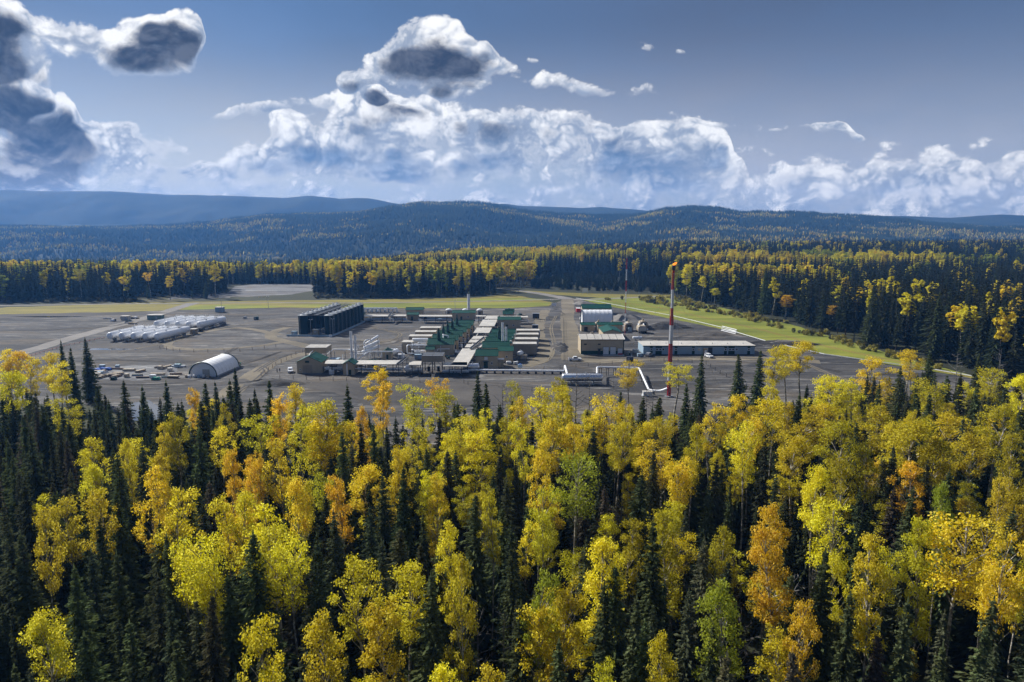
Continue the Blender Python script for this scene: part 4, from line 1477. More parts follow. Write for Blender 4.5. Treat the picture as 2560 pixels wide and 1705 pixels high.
def gable(name, label, cat, x0, x1, yf, depth, wh, rh, wall=TAN, roof=GREEN, axis='x', group=None, over=.35, ribs=0, rz=0.0, base=None):
    """gabled building, origin at its front left corner"""
    w = x1 - x0
    t = thing(name, label, cat, (x0, yf, 0), rz, group)
    if axis == 'x':
        MB().prism([(0, 0), (depth, 0), (depth, wh), (depth / 2, rh - .05), (0, wh)], 0, w, 'x').build('wall', wall, t)
        s = (rh - wh) / (depth / 2)
        r = MB()
        r.prism([(-over, wh - over * s + .04), (depth / 2, rh + .04), (depth + over, wh - over * s + .04), (depth + over, wh - over * s + .2), (depth / 2, rh + .22), (-over, wh - over * s + .2)], -over, w + over, 'x')
        ro = r.build('roof', roof, t)
        for k in range(ribs):
            x = -over + .1 + (w + 2 * over - .2) * (k + .5) / ribs
            MB().bar((x, -over, wh - over * s + .23), (x, depth / 2, rh + .25), .09, .07).build('roof_rib', roof, ro)
        MB().box(-over, depth / 2 - .18, rh + .2, w + over, depth / 2 + .18, rh + .3).build('ridge_cap', roof, ro)
    else:
        MB().prism([(0, 0), (w, 0), (w, wh), (w / 2, rh - .05), (0, wh)], 0, depth, 'y').build('wall', wall, t)
        s = (rh - wh) / (w / 2)
        r = MB()
        r.prism([(-over, wh - over * s + .04), (w / 2, rh + .04), (w + over, wh - over * s + .04), (w + over, wh - over * s + .2), (w / 2, rh + .22), (-over, wh - over * s + .2)], -over, depth + over, 'y')
        ro = r.build('roof', roof, t)
        MB().box(w / 2 - .18, -over, rh + .2, w / 2 + .18, depth + over, rh + .3).build('ridge_cap', roof, ro)
    MB().box(-.15, -.15, 0, w + .15, depth + .15, .18).build('foundation', CONC, t)
    return t


def flatbox(name, label, cat, x0, x1, yf, depth, h, wall=TAN, roof=GREYROOF, group=None, z0=0.0, over=.25, rz=0.0, roofpanels=1):
    w = x1 - x0
    t = thing(name, label, cat, (x0, yf, 0), rz, group)
    MB().box(0, 0, z0, w, depth, h).build('wall', wall, t)
    for k in range(roofpanels):
        a, b = -over + (w + 2 * over) * k / roofpanels, -over + (w + 2 * over) * (k + 1) / roofpanels
        MB().box(a + .02, -over, h + .01, b - .02, depth + over, h + .16).build('roof' if roofpanels == 1 else 'roof_panel', roof, t)
    if z0 > .3:
        for x in (.2, w - .2):
            for y in (.2, depth - .2):
                MB().box(x - .12, y - .12, 0, x + .12, y + .12, z0).build('leg', DARKST, t)
    return t


# --- compressor halls on both sides of the central rack, with coolers and exhaust silencers
LEFT_ROW = [(1072, 1136, 846.5), (1084, 1146, 836), (1096, 1156, 827), (1108, 1166, 817.5), (1121, 1176, 808.5), (1136, 1183, 801)]
RIGHT_ROW = [(1208, 1273, 854), (1216, 1278, 843), (1224, 1283, 833), (1231, 1287, 823.5)]
place = ['nearest', 'second', 'third', 'fourth', 'fifth', 'farthest']
for i, (xl, xr, yr) in enumerate(LEFT_ROW):
    a, b = U(xl, yr, 7), U(xr, yr, 7)
    t = gable('compressor_hall', f'{place[i]} green-roofed tan hall in the row left of the central rack', 'building', a.x, b.x, a.y - 4.5, 9, 5.0, 7, group='compressor halls left of the central rack', ribs=12 if i < 3 else 0)
    w = b.x - a.x
    door(t, w, 1.2, .18, 1.1, 2.2, GREEN_D, 'x', 1)
    window(t, w, 4.5, 2.2, 1.2, 1.0, 'x', out=1)
    MB().box(w + .0, 6.4, .4, w + .5, 8.0, 3.6).build('louvre', DARKST, t)
    MB().tube([(w * .5, -.15, .4), (w * .5, -.15, 4.6)], .12, 6).build('downpipe', WHITE, t)
    if 0 < i < 5 or i == 0:
        s = thing('exhaust_silencer', f'dark green exhaust silencer on the {place[i]} hall left of the rack', 'silencer', (a.x + w * .40, a.y - 1.2, 6.45), 0, 'dark exhaust silencers')
        MB().lathe([(.75, 0), (.75, 3.2), (.35, 3.9), (.33, 5.4)], 14).build('shell', GREEN_D, s, True)
        MB().lathe([(.42, 0), (.42, .2)], 12, (0, 0, 5.4)).build('rain_cap', DARKST, s)
for i, (xl, xr, yr) in enumerate(RIGHT_ROW):
    a, b = U(xl, yr, 7), U(xr, yr, 7)
    t = gable('compressor_hall', f'{place[i]} green-roofed tan hall in the row right of the central rack', 'building', a.x, b.x, a.y - 4.5, 9, 5.0, 7, group='compressor halls right of the central rack', ribs=12 if i < 3 else 0)
    w = b.x - a.x
    door(t, w * .35, 0, .18, 2.6, 2.7, DARKST)
    window(t, w * .12, 0, 2.4, 1.1, .9)
    door(t, 0, 3, .18, 1.1, 2.2, GREEN_D, 'x', -1)
    if i in (1, 2):
        s = thing('exhaust_silencer', f'dark green exhaust silencer on the {place[i]} hall right of the rack', 'silencer', (a.x + w * .52, a.y - 1.2, 6.45), 0, 'dark exhaust silencers')
        MB().lathe([(.75, 0), (.75, 3.2), (.35, 3.9), (.33, 5.4)], 14).build('shell', GREEN_D, s, True)
        MB().lathe([(.42, 0), (.42, .2)], 12, (0, 0, 5.4)).build('rain_cap', DARKST, s)


def cooler(xl, xr, yt, yb, label, group, side):
    """tan air cooler: plenum on legs, pale top, fan screen at the outer end"""
    h = 5.2
    a, b = U(xl, yb), U(xr, yb)
    w = b.x - a.x
    t = thing('air_cooler', label, 'cooler', (a.x, a.y, 0), 0, group)
    MB().box(0, 0, .5, w, 5.5, h).build('casing', TAN_D, t)
    MB().box(-.2, -.25, h + .01, w + .2, 5.75, h + .22).build('top_sheet', GREYROOF, t)
    x = -.08 if side < 0 else w + .08
    sc_ = MB().box(min(x, x - side * .07), .4, .9, max(x, x - side * .07), 5.1, h - .3).build('fan_screen', DARKST, t)
    MB().tube([(x + side * .02, 2.75, 2.9), (x + side * .35, 2.75, 2.9)], 1.75, 18).build('fan_ring', STEEL, sc_)
    for xx_ in (.3, w - .3):
        for y_ in (.3, 5.2):
            MB().box(xx_ - .15, y_ - .15, 0, xx_ + .15, y_ + .15, .5).build('leg', DARKST, t)
    MB().tube([(w * .45, -.12, 1.0), (w * .45, -.3, 1.0)], .28, 10).build('inlet_flange', DARKST, t)
    for k in range(1, 4):
        MB().box(w * k / 4 - .06, -.07, .5, w * k / 4 + .06, -.003, h).build('stiffener', TAN_D, t)
    return t


for i, (xl, xr, yt, yb) in enumerate([(1006, 1066, 855, 884), (1023, 1078, 844, 868), (1038, 1089, 834, 856), (1051, 1100, 824.5, 845)]):
    cooler(xl, xr, yt, yb, f'{place[i]} tan air cooler on the outer side of the left hall row', 'air coolers beside the left halls', -1)
for i, (xl, xr, yt, yb) in enumerate([(1283, 1341, 863.5, 889), (1288, 1344, 853, 876), (1290, 1346, 841.5, 863), (1292, 1348, 832, 852)]):
    cooler(xl, xr, yt, yb, f'{place[i]} tan air cooler on the outer side of the right hall row', 'air coolers beside the right halls', 1)


# --- central rack: pale roof panels on a steel frame, pipes below
def rack(name, label, quads, z, cat='pipe rack', mat=GREYROOF, posts=True, pipes=True, lie='y'):
    o0 = U(*quads[0][0], z)
    t = thing(name, label, cat, (o0.x, o0.y, 0))
    xs0, ys0 = o0.x, o0.y
    for q in quads:
        p = [U(a, b, z) for a, b in q]
        x0, x1 = (p[0].x + p[3].x) / 2, (p[1].x + p[2].x) / 2
        y0, y1 = (p[0].y + p[1].y) / 2, (p[2].y + p[3].y) / 2
        sk = ((p[3].x - p[0].x) + (p[2].x - p[1].x)) / 2
        xl0, xr0 = x0 - sk / 2, x1 - sk / 2
        vs = [(xl0 - xs0, y0 - ys0), (xr0 - xs0, y0 - ys0), (xr0 + sk - xs0, y1 - ys0), (xl0 + sk - xs0, y1 - ys0)]
        m = MB()
        m.add([(x, y, z - .25) for x, y in vs] + [(x, y, z) for x, y in vs], [(3, 2, 1, 0), (4, 5, 6, 7), (0, 1, 5, 4), (1, 2, 6, 5), (2, 3, 7, 6), (3, 0, 4, 7)])
        m.build('roof_panel', mat, t)
        if posts:
            n = max(2, int(max(abs(y1 - y0), abs(x1 - x0)) / 6))
            for k in range(n):
                f = (k + .5) / n
                for e in (0, 1):
                    if lie == 'y':
                        x = (xl0 + sk * f if e == 0 else xr0 + sk * f) - xs0 + (.3 if e == 0 else -.3)
                        y = y0 + (y1 - y0) * f - ys0
                    else:
                        x = xl0 + (xr0 - xl0) * f - xs0
                        y = (y0 + .4 if e == 0 else y1 - .4) - ys0
                    MB().box(x - .13, y - .13, 0, x + .13, y + .13, z - .26).build('post', DARKST, t)
        if pipes:
            for k, (r, m_, zz_) in enumerate(((.22, WHITE_V, 2.3), (.16, STEEL, 2.3), (.26, SILVER, 1.3), (.14, BLUEGREY, 1.4))):
                f = .18 + .2 * k
                if lie == 'y':
                    a = (xl0 + (xr0 - xl0) * f - xs0, y0 - ys0 - .4, zz_)
                    b = (xl0 + (xr0 - xl0) * f + sk - xs0, y1 - ys0 + .4, zz_)
                else:
                    a = (xl0 - xs0 - .4, y0 + (y1 - y0) * f * .6 - ys0 - .2, zz_)
                    b = (xr0 - xs0 + .4, y0 + (y1 - y0) * f * .6 - ys0 - .2, zz_)
                MB().tube([a, b], r, 8).build('pipe', m_, t, True)
    return t


ZR = 4.2
rack('central_pipe_rack', 'long pale-roofed pipe rack running up the middle of the plant', [
    ((1129, 913), (1166, 913), (1195, 871), (1154, 871)), ((1161, 868), (1203, 868), (1206, 860), (1168, 860)), ((1170, 856), (1207, 856), (1212, 849), (1176, 849)),
    ((1178, 847), (1213, 847), (1218, 840), (1184, 840)), ((1183, 832), (1223, 832), (1230, 819), (1192, 819)), ((1197, 815), (1236, 815), (1243, 799), (1207, 799)),
    ((1212, 797), (1243, 797), (1247, 789), (1216, 789))], ZR)
rack('front_pipe_rack', 'low pale-roofed pipe rack crossing in front of the halls', [
    ((812, 909), (880, 909), (882, 899.5), (815, 899.5)), ((884, 910), (1000, 911), (1004, 900.5), (886, 900)), ((1022, 912), (1052, 912), (1054, 903), (1024, 903)),
    ((1108, 915), (1168, 915.5), (1168, 905), (1109, 905))], ZR, lie='x')
rack('back_pipe_rack', 'low pale-roofed pipe rack along the back of the plant', [
    ((910, 790.5), (970, 790.5), (972, 786), (912, 786)), ((976, 790), (1015, 790), (1016, 786), (978, 786)), ((1048, 791), (1130, 791), (1130, 787), (1048, 787)),
    ((1190, 791), (1214, 791), (1215, 788), (1190, 788)), ((1250, 793), (1320, 793), (1320, 790), (1250, 789.5))], ZR, lie='x')
# its tan side screens
for (a, b, lb) in ((910, 971, 'long tan screen wall under the back rack beside the green tanks'), (977, 1016, 'short tan screen wall in the middle of the back rack'), (1049, 1130, 'ribbed tan screen wall between the hut and the stack hall')):
    p, q = U(a, 798.5), U(b, 798.5)
    t = thing('screen_wall', lb, 'wall', (p.x, p.y, 0))
    n = max(3, int((q.x - p.x) / 3))
    w = q.x - p.x
    for k in range(n):
        MB().box(w * k / n + .03, 0, 1.0, w * (k + 1) / n - .03, .18, 3.5).build('panel', TAN, t)
    MB().box(0, .02, 0, w, .16, 1.0).build('plinth', BLUEGREY, t)
# second rack at the very back: silver pipes on stands
p, q = U(898, 781), U(992, 781)
t = thing('back_manifold', 'silver pipe manifold on stands behind the back rack', 'pipework', (p.x, p.y, 0))
w = q.x - p.x
for k in range(4):
    MB().tube([(0, k * .9, 2.4 + .5 * (k % 2)), (w, k * .9, 2.4 + .5 * (k % 2))], .24, 8).build('pipe', SILVER, t, True)
for k in range(10):
    MB().box(w * k / 9 - .12, 0, 0, w * k / 9 + .12, 2.8, 2.1).build('stand', BLUEGREY, t)
for k in range(5):
    MB().vessel((w * (k + .5) / 5, .5, .6), (w * (k + .5) / 5, .5, 1.5), .45, 10).build('filter_pot', WHITE_V, t, True)
# cable tray bridges over the racks
for (a, b, za, zb, lb) in (((1177, 872), (1213, 842), 4.6, 5.2, 'dark cable tray climbing over the central rack'), ((995, 911), (1018, 893), 4.5, 5.6, 'dark cable tray crossing the front rack'), ((972, 792), (982, 779), 4.4, 5.6, 'dark cable tray crossing the back rack')):
    p, q = U(*a, za), U(*b, zb)
    d_ = Vector((q.x - p.x, q.y - p.y, zb - za))
    t = thing('cable_tray', lb, 'cable tray', (p.x, p.y, 0))
    MB().bar((0, 0, za), (d_.x, d_.y, zb), 1.3, .14).build('tray', DARKST, t)
    for s in (-.6, .6):
        MB().bar((s, 0, za + .25), (d_.x + s, d_.y, zb + .25), .08, .35).build('side_rail', STEEL, t)
    for f in (.05, .5, .95):
        MB().bar((d_.x * f, d_.y * f, 0), (d_.x * f, d_.y * f, za + (zb - za) * f - .1), .2).build('post', DARKST, t)

# huts and halls along the back
for (a, b, y, dep, wh, rh, lb) in ((1018, 1046, 801, 6, 3.6, 4.6, 'small tan hut with green roof set into the back rack'), (1015, 1058, 789, 6, 3.8, 5.0, 'tan shed with green roof behind the back rack'),
                                   (1131, 1188, 800.5, 9, 4.6, 5.6, 'wide tan hall with green roof edge at the foot of the lone white stack'),
                                   (1245, 1301, 822, 8, 5.2, 6.4, 'tan hall with green roof at the far end of the right row'), (1258, 1281, 799, 6, 3.6, 5.2, 'small green-roofed shed behind the right row'),
                                   (1263, 1285, 793, 5, 3.4, 4.8, 'smallest green-roofed shed at the back of the right row'), (898, 909, 802, 5, 3.6, 4.6, 'tiny green-roofed hut at the end of the green tanks')):
    p, q = U(a, y), U(b, y)
    t = gable('tan_hut', lb, 'building', p.x, q.x, p.y, dep, wh, rh)
    w = q.x - p.x
    door(t, w * .35, 0, .18, 1.2, 2.2, GREEN_D)
    if w > 8:
        window(t, w * .65, 0, 1.6, 1.2, 1.0)
# three cabins with white caps, and two round ones farther right
for i, (a, b, y, lb) in enumerate(((1113, 1130, 787, 'first tan filter cabin with white domed cap behind the back rack'), (1155, 1170, 787, 'tan filter cabin with white domed cap beside the lone stack'), (1191, 1207, 787.5, 'tan filter cabin with white domed cap right of the lone stack'),
                                   (1266, 1278, 787, 'small dark-domed cabin behind the right sheds'), (1292, 1307, 800, 'tan filter cabin with dark dome at the back right'))):
    p, q = U(a, y), U(b, y)
    w = q.x - p.x
    t = thing('filter_cabin', lb, 'cabin', (p.x, p.y, 0), 0, 'filter cabins at the back')
    MB().box(0, 0, 0, w, w, 2.9).build('wall', TAN_D, t)
    MB().lathe([(w * .48, 0), (w * .46, .5), (w * .3, 1.0), (w * .1, 1.25), (.02, 1.3)], 14, (w / 2, w / 2, 2.9)).build('cap', WHITE if i < 3 else GREEN_D, t, True)
    MB().pipe([(w * .2, -.1, 2.2), (w * .2, -.8, 2.2), (w * .2, -.8, .2)], .22, 8).build('duct', WHITE, t, True)
    door(t, w * .45, 0, .05, .9, 2.0, DARKST)


# --- stacks
def stack(px, py0, py1, r, label, twin=0.0, mat=WHITE, top=None):
    p = U(px, py0)
    d = ray(px, py1)
    h = CAMH + d.z * (p.y / d.y)
    t = thing('white_stack', label, 'stack', (p.x, p.y, 0))
    for k, (dx, dh) in enumerate(((0, 0), (twin, -h * .13))[:2 if twin else 1]):
        MB().lathe([(r * 1.25, 0), (r * 1.25, .5), (r, .9), (r, h + dh)], 14, (dx, 0, 0)).build('flue', mat, t, True)
        MB().lathe([(r * .8, 0), (r * .8, .05)], 12, (dx, 0, h + dh + .004)).build('flue_mouth', DARKST, t)
        for z in (.35, .7):
            MB().lathe([(r * 1.12, 0), (r * 1.12, .14)], 14, (dx, 0, (h + dh) * z)).build('collar', STEEL, t)
    if top:
        MB().vessel((0, 0, h + .5), (.8, 0, h + .9), .35, 8).build('cap_cowl', top, t)
    MB().box(-r - .6, -r - .6, 0, (twin or 0) + r + .6, r + .6, .35).build('plinth', CONC, t)
    return t


stack(880, 905, 828, .55, 'twin white stacks beside the front pipe rack at left', 1.7)
stack(1257, 889, 806, .5, 'slender twin white stacks in front of the right halls', 1.5)
stack(1172, 791, 735, .9, 'lone thick white stack behind the central rack', 0, WHITE, GREEN)


# --- offices and pump house in front
p, q = U(1190, 921), U(1244, 921)
t = gable('control_building', 'tan control building with ribbed green roof and green door beside the silver drum', 'building', p.x, q.x, p.y, 9, 5.2, 7.0, ribs=16)
door(t, 3.2, 0, .18, 1.7, 2.6, GREEN_D)
window(t, 1.0, 0, 1.7, .7, 1.0)
window(t, 6.1, 0, 1.7, .8, 1.1)
MB().box(3.4, -.08, 3.5, 4.8, -.003, 4.9).build('sign_board', WHITE, t)
MB().box(2.8, -1.2, 2.95, 5.3, -.0, 3.08).build('canopy', GREEN_D, t)
for k in range(3):
    MB().box(2.9, -1.5 + .35 * k, 0, 5.2, -1.15 + .35 * k, .06 + .06 * k).build('step', STEEL, t)
p, q = U(1244, 906), U(1282, 906)
t = gable('tan_annex', 'tan annex with plain green roof attached behind the control building', 'building', p.x + .4, q.x, p.y, 8, 5.0, 6.3)
window(t, 3, 0, 2.0, 1.0, .9)
p, q = U(1243, 918), U(1259, 918)
t = flatbox('tan_cubicle', 'small tan cubicle with white lid at the corner of the control building', 'cabinet', p.x, q.x, p.y - .6, 2.6, 3.3, TAN_D, WHITE)
door(t, .5, 0, .1, 1.1, 2.1, TAN)
MB().tube([(-.5, .4, 0), (-.5, .4, 2.6)], .1, 6).build('standpipe', RED, t)
p, q = U(743, 934), U(801, 936)
t = gable('pump_house', 'tan pump house with green gabled roof and two-leaf door near the parked car', 'building', p.x, q.x, p.y, 10, 4.6, 6.8, axis='y')
w = q.x - p.x
for k in range(2):
    door(t, w * .24 + k * w * .2, 0, .18, w * .19, 3.2, TAN_D)
window(t, w * .1, 0, 1.2, .6, .8)
door(t, w, 2.2, .18, 1.1, 2.2, GREEN_D, 'x', 1)
MB().box(w * .36, -.35, 4.4, w * .52, -.003, 5.2).build('vent_hood', GREEN_D, t)
MB().tube([(w * .45, 1.0, 6.4), (w * .52, 3.0, 8.0), (w * .55, 4.6, 8.3)], .18, 8).build('roof_pipe', STEEL, t, True)


# fin-fan coolers: broad flat banks on legs
def finfan(xl, xr, yb, label, h=7.2, dep=8, top=STEEL):
    a, b = U(xl, yb), U(xr, yb)
    w = b.x - a.x
    t = thing('fin_fan_cooler', label, 'cooler', (a.x, a.y, 0), 0)
    MB().prism([(0, h - 2.4), (.9, h - 2.4 - .0), (w - .9, h - 2.4), (w, h - 2.4), (w, h - .2), (0, h - .2)], 0, dep, 'y').build('casing', TAN_D, t)
    n = max(2, int(w / 3))
    for k in range(n):
        MB().box(w * k / n + .06, -.15, h - .19, w * (k + 1) / n - .06, dep + .15, h).build('fin_bundle', top, t)
    for x in (.3, w / 2, w - .3):
        for y in (.3, dep - .3):
            MB().box(x - .15, y - .15, 0, x + .15, y + .15, h - 2.4).build('leg', DARKST, t)
    for k in range(2):
        MB().lathe([(1.2, h - 3.0), (1.6, h - 2.41)], 16, (w * (.27 + .46 * k), dep / 2, 0)).build('fan_ring', DARKST, t, True)
        MB().box(w * (.27 + .46 * k) - .5, dep / 2 - .5, .4, w * (.27 + .46 * k) + .5, dep / 2 + .5, 2.4).build('motor', DARKST, t)
    for y in (.0, dep):
        MB().bar((.3, y, .5), (w / 2, y, h - 2.6), .12).bar((w / 2, y, h - 2.6), (w - .3, y, .5), .12).build('brace', DARKST, t)
    rl = MB()
    for z in (.55, 1.1):
        rl.bar((0, 0, h + z), (w, 0, h + z), .07).bar((0, dep, h + z), (w, dep, h + z), .07)
    rl.build('hand_rail', STEEL, t)
    return t


finfan(1055, 1108, 936, 'dark-topped fin-fan cooler on legs in front of the white pipework', 7.4, 8, paint('dark_fin_bundle', (.10, .105, .115), .5, .3))
finfan(764, 818, 916, 'pale-topped fin-fan cooler behind the pump house', 8.0, 8, GREYROOF)


# --- drums and exchangers
def drum(a, b, z, r, label, mat=WHITE_V, name='drum', stand=True, nozzle=True, cat='tank'):
    mid = (Vector(a) + Vector(b)) / 2
    A, B = Vector((a[0] - mid.x, a[1] - mid.y, z)), Vector((b[0] - mid.x, b[1] - mid.y, z))
    t = thing(name, label, cat, (mid.x, mid.y, 0))
    MB().vessel(A, B, r, 18).build('shell', mat, t, True)
    if stand:
        for f in (.2, .8):
            c = A.lerp(B, f)
            d = (B - A).normalized()
            s = Vector((-d.y, d.x, 0)) * r * .8
            m = MB()
            m.add([tuple(c + s * i + d * j * .2 + Vector((0, 0, k))) for k in (-z, -r * .45) for i, j in ((-1, -1), (1, -1), (1, 1), (-1, 1))], [(3, 2, 1, 0), (4, 5, 6, 7), (0, 1, 5, 4), (1, 2, 6, 5), (2, 3, 7, 6), (3, 0, 4, 7)])
            m.build('saddle', CONC, t)
    if nozzle:
        c = A.lerp(B, .6)
        MB().lathe([(.18, 0), (.18, .5), (.3, .5), (.3, .6)], 10, (c.x, c.y, z + r * .95)).build('nozzle', STEEL, t)
    return t


p, q = U(1160, 932), U(1195, 930)
drum((p.x, p.y), (q.x, q.y), 2.4, 1.25, 'short silver drum beside the control building', SILVER)
p = U(1018, 936)
drum((p.x, p.y + .5), (p.x + 1.8, p.y + 6.5), 2.2, 1.35, 'white drum pointing at the viewer beside the fin-fan cooler', WHITE_V)
p, q = U(1408, 961), U(1502, 961)
t = drum((p.x, p.y), (q.x, q.y), 2.6, 1.45, 'long shiny silver tank on a skid in the long pipe', SILVER, 'knockout_tank')
w = q.x - p.x
for s in (-1.2, 1.2):
    MB().bar((-w / 2 - .5, s, .5), (w / 2 + .5, s, .5), .3, .4).build('skid_beam', STEEL, t)
for k in range(5):
    MB().bar((-w / 2 + w * k / 4, -1.3, .2), (-w / 2 + w * k / 4, 1.3, .2), .2, .35).build('cross_beam', STEEL, t)
p = U(1297, 900)
drum((p.x, p.y + 1), (p.x + 1.2, p.y + 3.5), 2.6, 1.0, 'white round-ended drum beside the nearest right cooler', WHITE_V)
p, q = U(1267, 911), U(1277, 911)
drum((p.x, p.y), (q.x, q.y), .9, .55, 'tiny white drum lying by the annex wall', WHITE_V, nozzle=False)
p, q = U(1583, 851), U(1604, 851)
drum((p.x, p.y), (q.x, q.y), 1.4, .75, 'white propane tank standing alone behind the garage', WHITE_V, 'propane_tank')
p = U(985, 890)
drum((p.x, p.y), (p.x + .8, p.y + 3), 1.8, 1.1, 'white drum end behind the front rack shed', WHITE_V)
p = U(855, 929)
drum((p.x - 1, p.y), (p.x - .4, p.y + 3), 1.9, .95, 'white drum beside the small filter house', WHITE_V)

# white exchanger skid in front of the left halls
o = U(1027, 886)
t = thing('exchanger_skid', 'white pipework and exchangers in front of the left halls', 'pipework', (o.x, o.y, 0))
L = U(1118, 886).x - o.x
MB().vessel((.6, 4, 6.2), (L * .92, 4, 6.2), .75, 16).build('top_exchanger', WHITE_V, t, True)
MB().vessel((.4, 1.2, 4.2), (L * .95, 1.2, 4.2), .55, 14).build('exchanger', WHITE_V, t, True)
MB().vessel((.4, 2.6, 2.6), (L * .85, 2.6, 2.6), .6, 14).build('exchanger', WHITE_V, t, True)
MB().vessel((2.5, -2.5, 1.6), (L * .42, -2.5, 1.6), .95, 16).build('exchanger', WHITE_V, t, True)
for k in range(6):
    x = .5 + (L - 1) * k / 5
    for y in (.2, 5.2):
        MB().box(x - .11, y - .11, 0, x + .11, y + .11, 5.6).build('column', WHITE, t)
    MB().bar((x, .2, 5.3), (x, 5.2, 5.3), .2).bar((x, .2, 3.4), (x, 5.2, 3.4), .2).build('beam', WHITE, t)
MB().box(-.3, -.4, 3.35, L + .3, .9, 3.45).build('walkway', STEEL, t)
hr = MB()
for k in range(9):
    hr.bar((L * k / 8, -.4, 3.45), (L * k / 8, -.4, 4.55), .07)
hr.bar((0, -.4, 4.5), (L, -.4, 4.5), .07).bar((0, -.4, 4.0), (L, -.4, 4.0), .06)
hr.build('hand_rail', WHITE, t)
for pts, r in (([(L * .9, 4, 6.2), (L * 1.02, 4, 6.2), (L * 1.02, 4, 8.0), (L * .86, 4, 8.4), (L * .86, 6, 8.4), (L * .86, 6, 5)], .28), ([(0, 1.2, 4.2), (-1.3, 1.2, 4.2), (-1.3, -2, 4.2), (-1.3, -2, .8), (2, -2, .8)], .3),
               ([(L * .5, -2.5, 1.9), (L * .75, -2.5, 1.9), (L * .75, -2.5, 3.0), (L * 1.1, -2.5, 3.0), (L * 1.1, 2, 3.0)], .26), ([(1, -1.2, 2.6), (1, -3.6, 2.6), (L * .3, -3.6, 2.6), (L * .3, -3.6, .6)], .22),
               ([(L * .2, 1.2, 4.6), (L * .2, 1.2, 5.4), (L * .7, 1.2, 5.4), (L * .7, 2.6, 5.4), (L * .7, 2.6, 3)], .2), ([(L, .5, 2), (L * 1.25, .5, 2), (L * 1.25, -5, 2), (L * 1.5, -5, 2)], .3), ([(L, 3, 1.4), (L * 1.4, 3, 1.4), (L * 1.4, 3, 4.0)], .22)):
    MB().pipe(pts, r, 8).build('pipe', WHITE_V, t, True)

# leaning exchanger stack at the left
o = U(905, 899)
t = thing('inclined_exchanger', 'stack of white inclined exchangers on a steel tower at the left of the racks', 'pipework', (o.x, o.y, 0))
for (a, b, r) in (((1.2, 4, 6.4), (5.6, 9, 9.0), .55), ((.6, 3, 4.6), (5.8, 9, 6.6), .75), ((0, 2, 3.0), (5.8, 8.5, 4.4), .8)):
    MB().vessel(a, b, r, 14).build('exchanger', WHITE_V, t, True)
    MB().lathe([(r * 1.15, 0), (r * 1.15, .2)], 14, (0, 0, 0)).build('flange', STEEL, t).location = Vector(a)
for x, y, h in ((1.4, 4, 6), (5.4, 8.6, 8.2), (3.4, 6, 7), (5.8, 7.4, 7.5), (1.0, 6, 5)):
    MB().box(x - .12, y - .12, 0, x + .12, y + .12, h).build('column', STEEL, t)
for pts, r in (([(1, 3, 4.6), (.2, 3, 6.8), (1.4, 3, 8.2), (3.0, 4.5, 8.2), (3.0, 6, 7.6)], .28), ([(-1, 2, 3), (-3.5, 2, 3), (-3.5, 2, .6)], .3), ([(4, -1.5, 1), (4, -1.5, 3.6), (9, -1.5, 3.6), (9, -1.5, 1.2)], .22), ([(-5, -1, 2.8), (-1, -1, 2.8), (1.5, -1, 2.8), (1.5, 3, 2.8)], .2)):
    MB().pipe(pts, r, 8).build('pipe', WHITE_V, t, True)
# loose yard pipes at the left of the front rack
o = U(815, 908)
t = thing('header_pipe', 'white header pipes crossing between the pump house and the twin stacks', 'pipework', (o.x, o.y, 0))
for pts, r in (([(-1, 0, 2.4), (2, 4, 5.2), (9, 4, 5.2), (13.2, 3, 5.2), (13.6, 1.5, 7.2)], .3), ([(-.5, -2, 1.4), (6, -2.2, 1.4), (12, -2.2, 1.4)], .2), ([(14, -1, 2), (18, 2.5, 4.6), (26, 2.5, 4.6), (32, 2.5, 4.6), (32.6, 2.5, 2)], .3)):
    MB().pipe(pts, r, 8).build('pipe', WHITE_V, t, True)
for x in (3, 7.5, 11, 20, 25, 30):
    MB().box(x - .12, 3.2, 0, x + .12, 3.44, 4.5).build('post', STEEL, t)
# small sheds by the racks
for (a, b, y, dep, wh, rh, lb, ax) in ((858, 886, 938, 6, 4.4, 5.6, 'tan filter house with green roof below the left twin stacks', 'y'), (953, 978, 899, 5, 3.0, 4.3, 'little tan shed with steep green roof behind the front rack', 'y'),
                                       (1065, 1085, 893, 4, 3.4, 4.4, 'green-roofed kiosk behind the dark-topped cooler', 'x'), (918, 942, 921, 4, 2.4, 3.0, 'low green-roofed valve box in front of the front rack', 'x')):
    p, q = U(a, y), U(b, y)
    t = gable('valve_house', lb, 'shed', p.x, q.x, p.y, dep, wh, rh, axis=ax)
    door(t, (q.x - p.x) * .5, 0, .18, 1.0, 2.0, GREEN_D)
p, q = U(824, 920), U(846, 920)
t = flatbox('valve_cabinet', 'grey-topped tan cabinet on legs right of the pump house', 'cabinet', p.x, q.x, p.y, 3.2, 3.6, TAN_D, BLUEGREY, z0=1.0)
p, q = U(823, 936), U(834, 936)
flatbox('white_crate', 'pale blue-white crate on the ground right of the pump house', 'crate', p.x, q.x, p.y, 1.6, 1.5, WHITE, WHITE, over=.04)
for (a, y, h, lb) in ((858, 925, 6.2, 'thin white vent pipe beside the filter house'), (868, 938, 4.6, 'short white standpipe in front of the filter house')):
    p = U(a, y)
    t = thing('vent_pipe', lb, 'pipe', (p.x, p.y, 0))
    MB().tube([(0, 0, .2), (0, 0, h)], .22, 10).build('pipe', WHITE_V, t, True)
    MB().lathe([(.4, 0), (.4, .2)], 12).build('base_flange', STEEL, t)
    MB().lathe([(.3, 0), (.3, .12)], 12, (0, 0, h)).build('cap', STEEL, t)
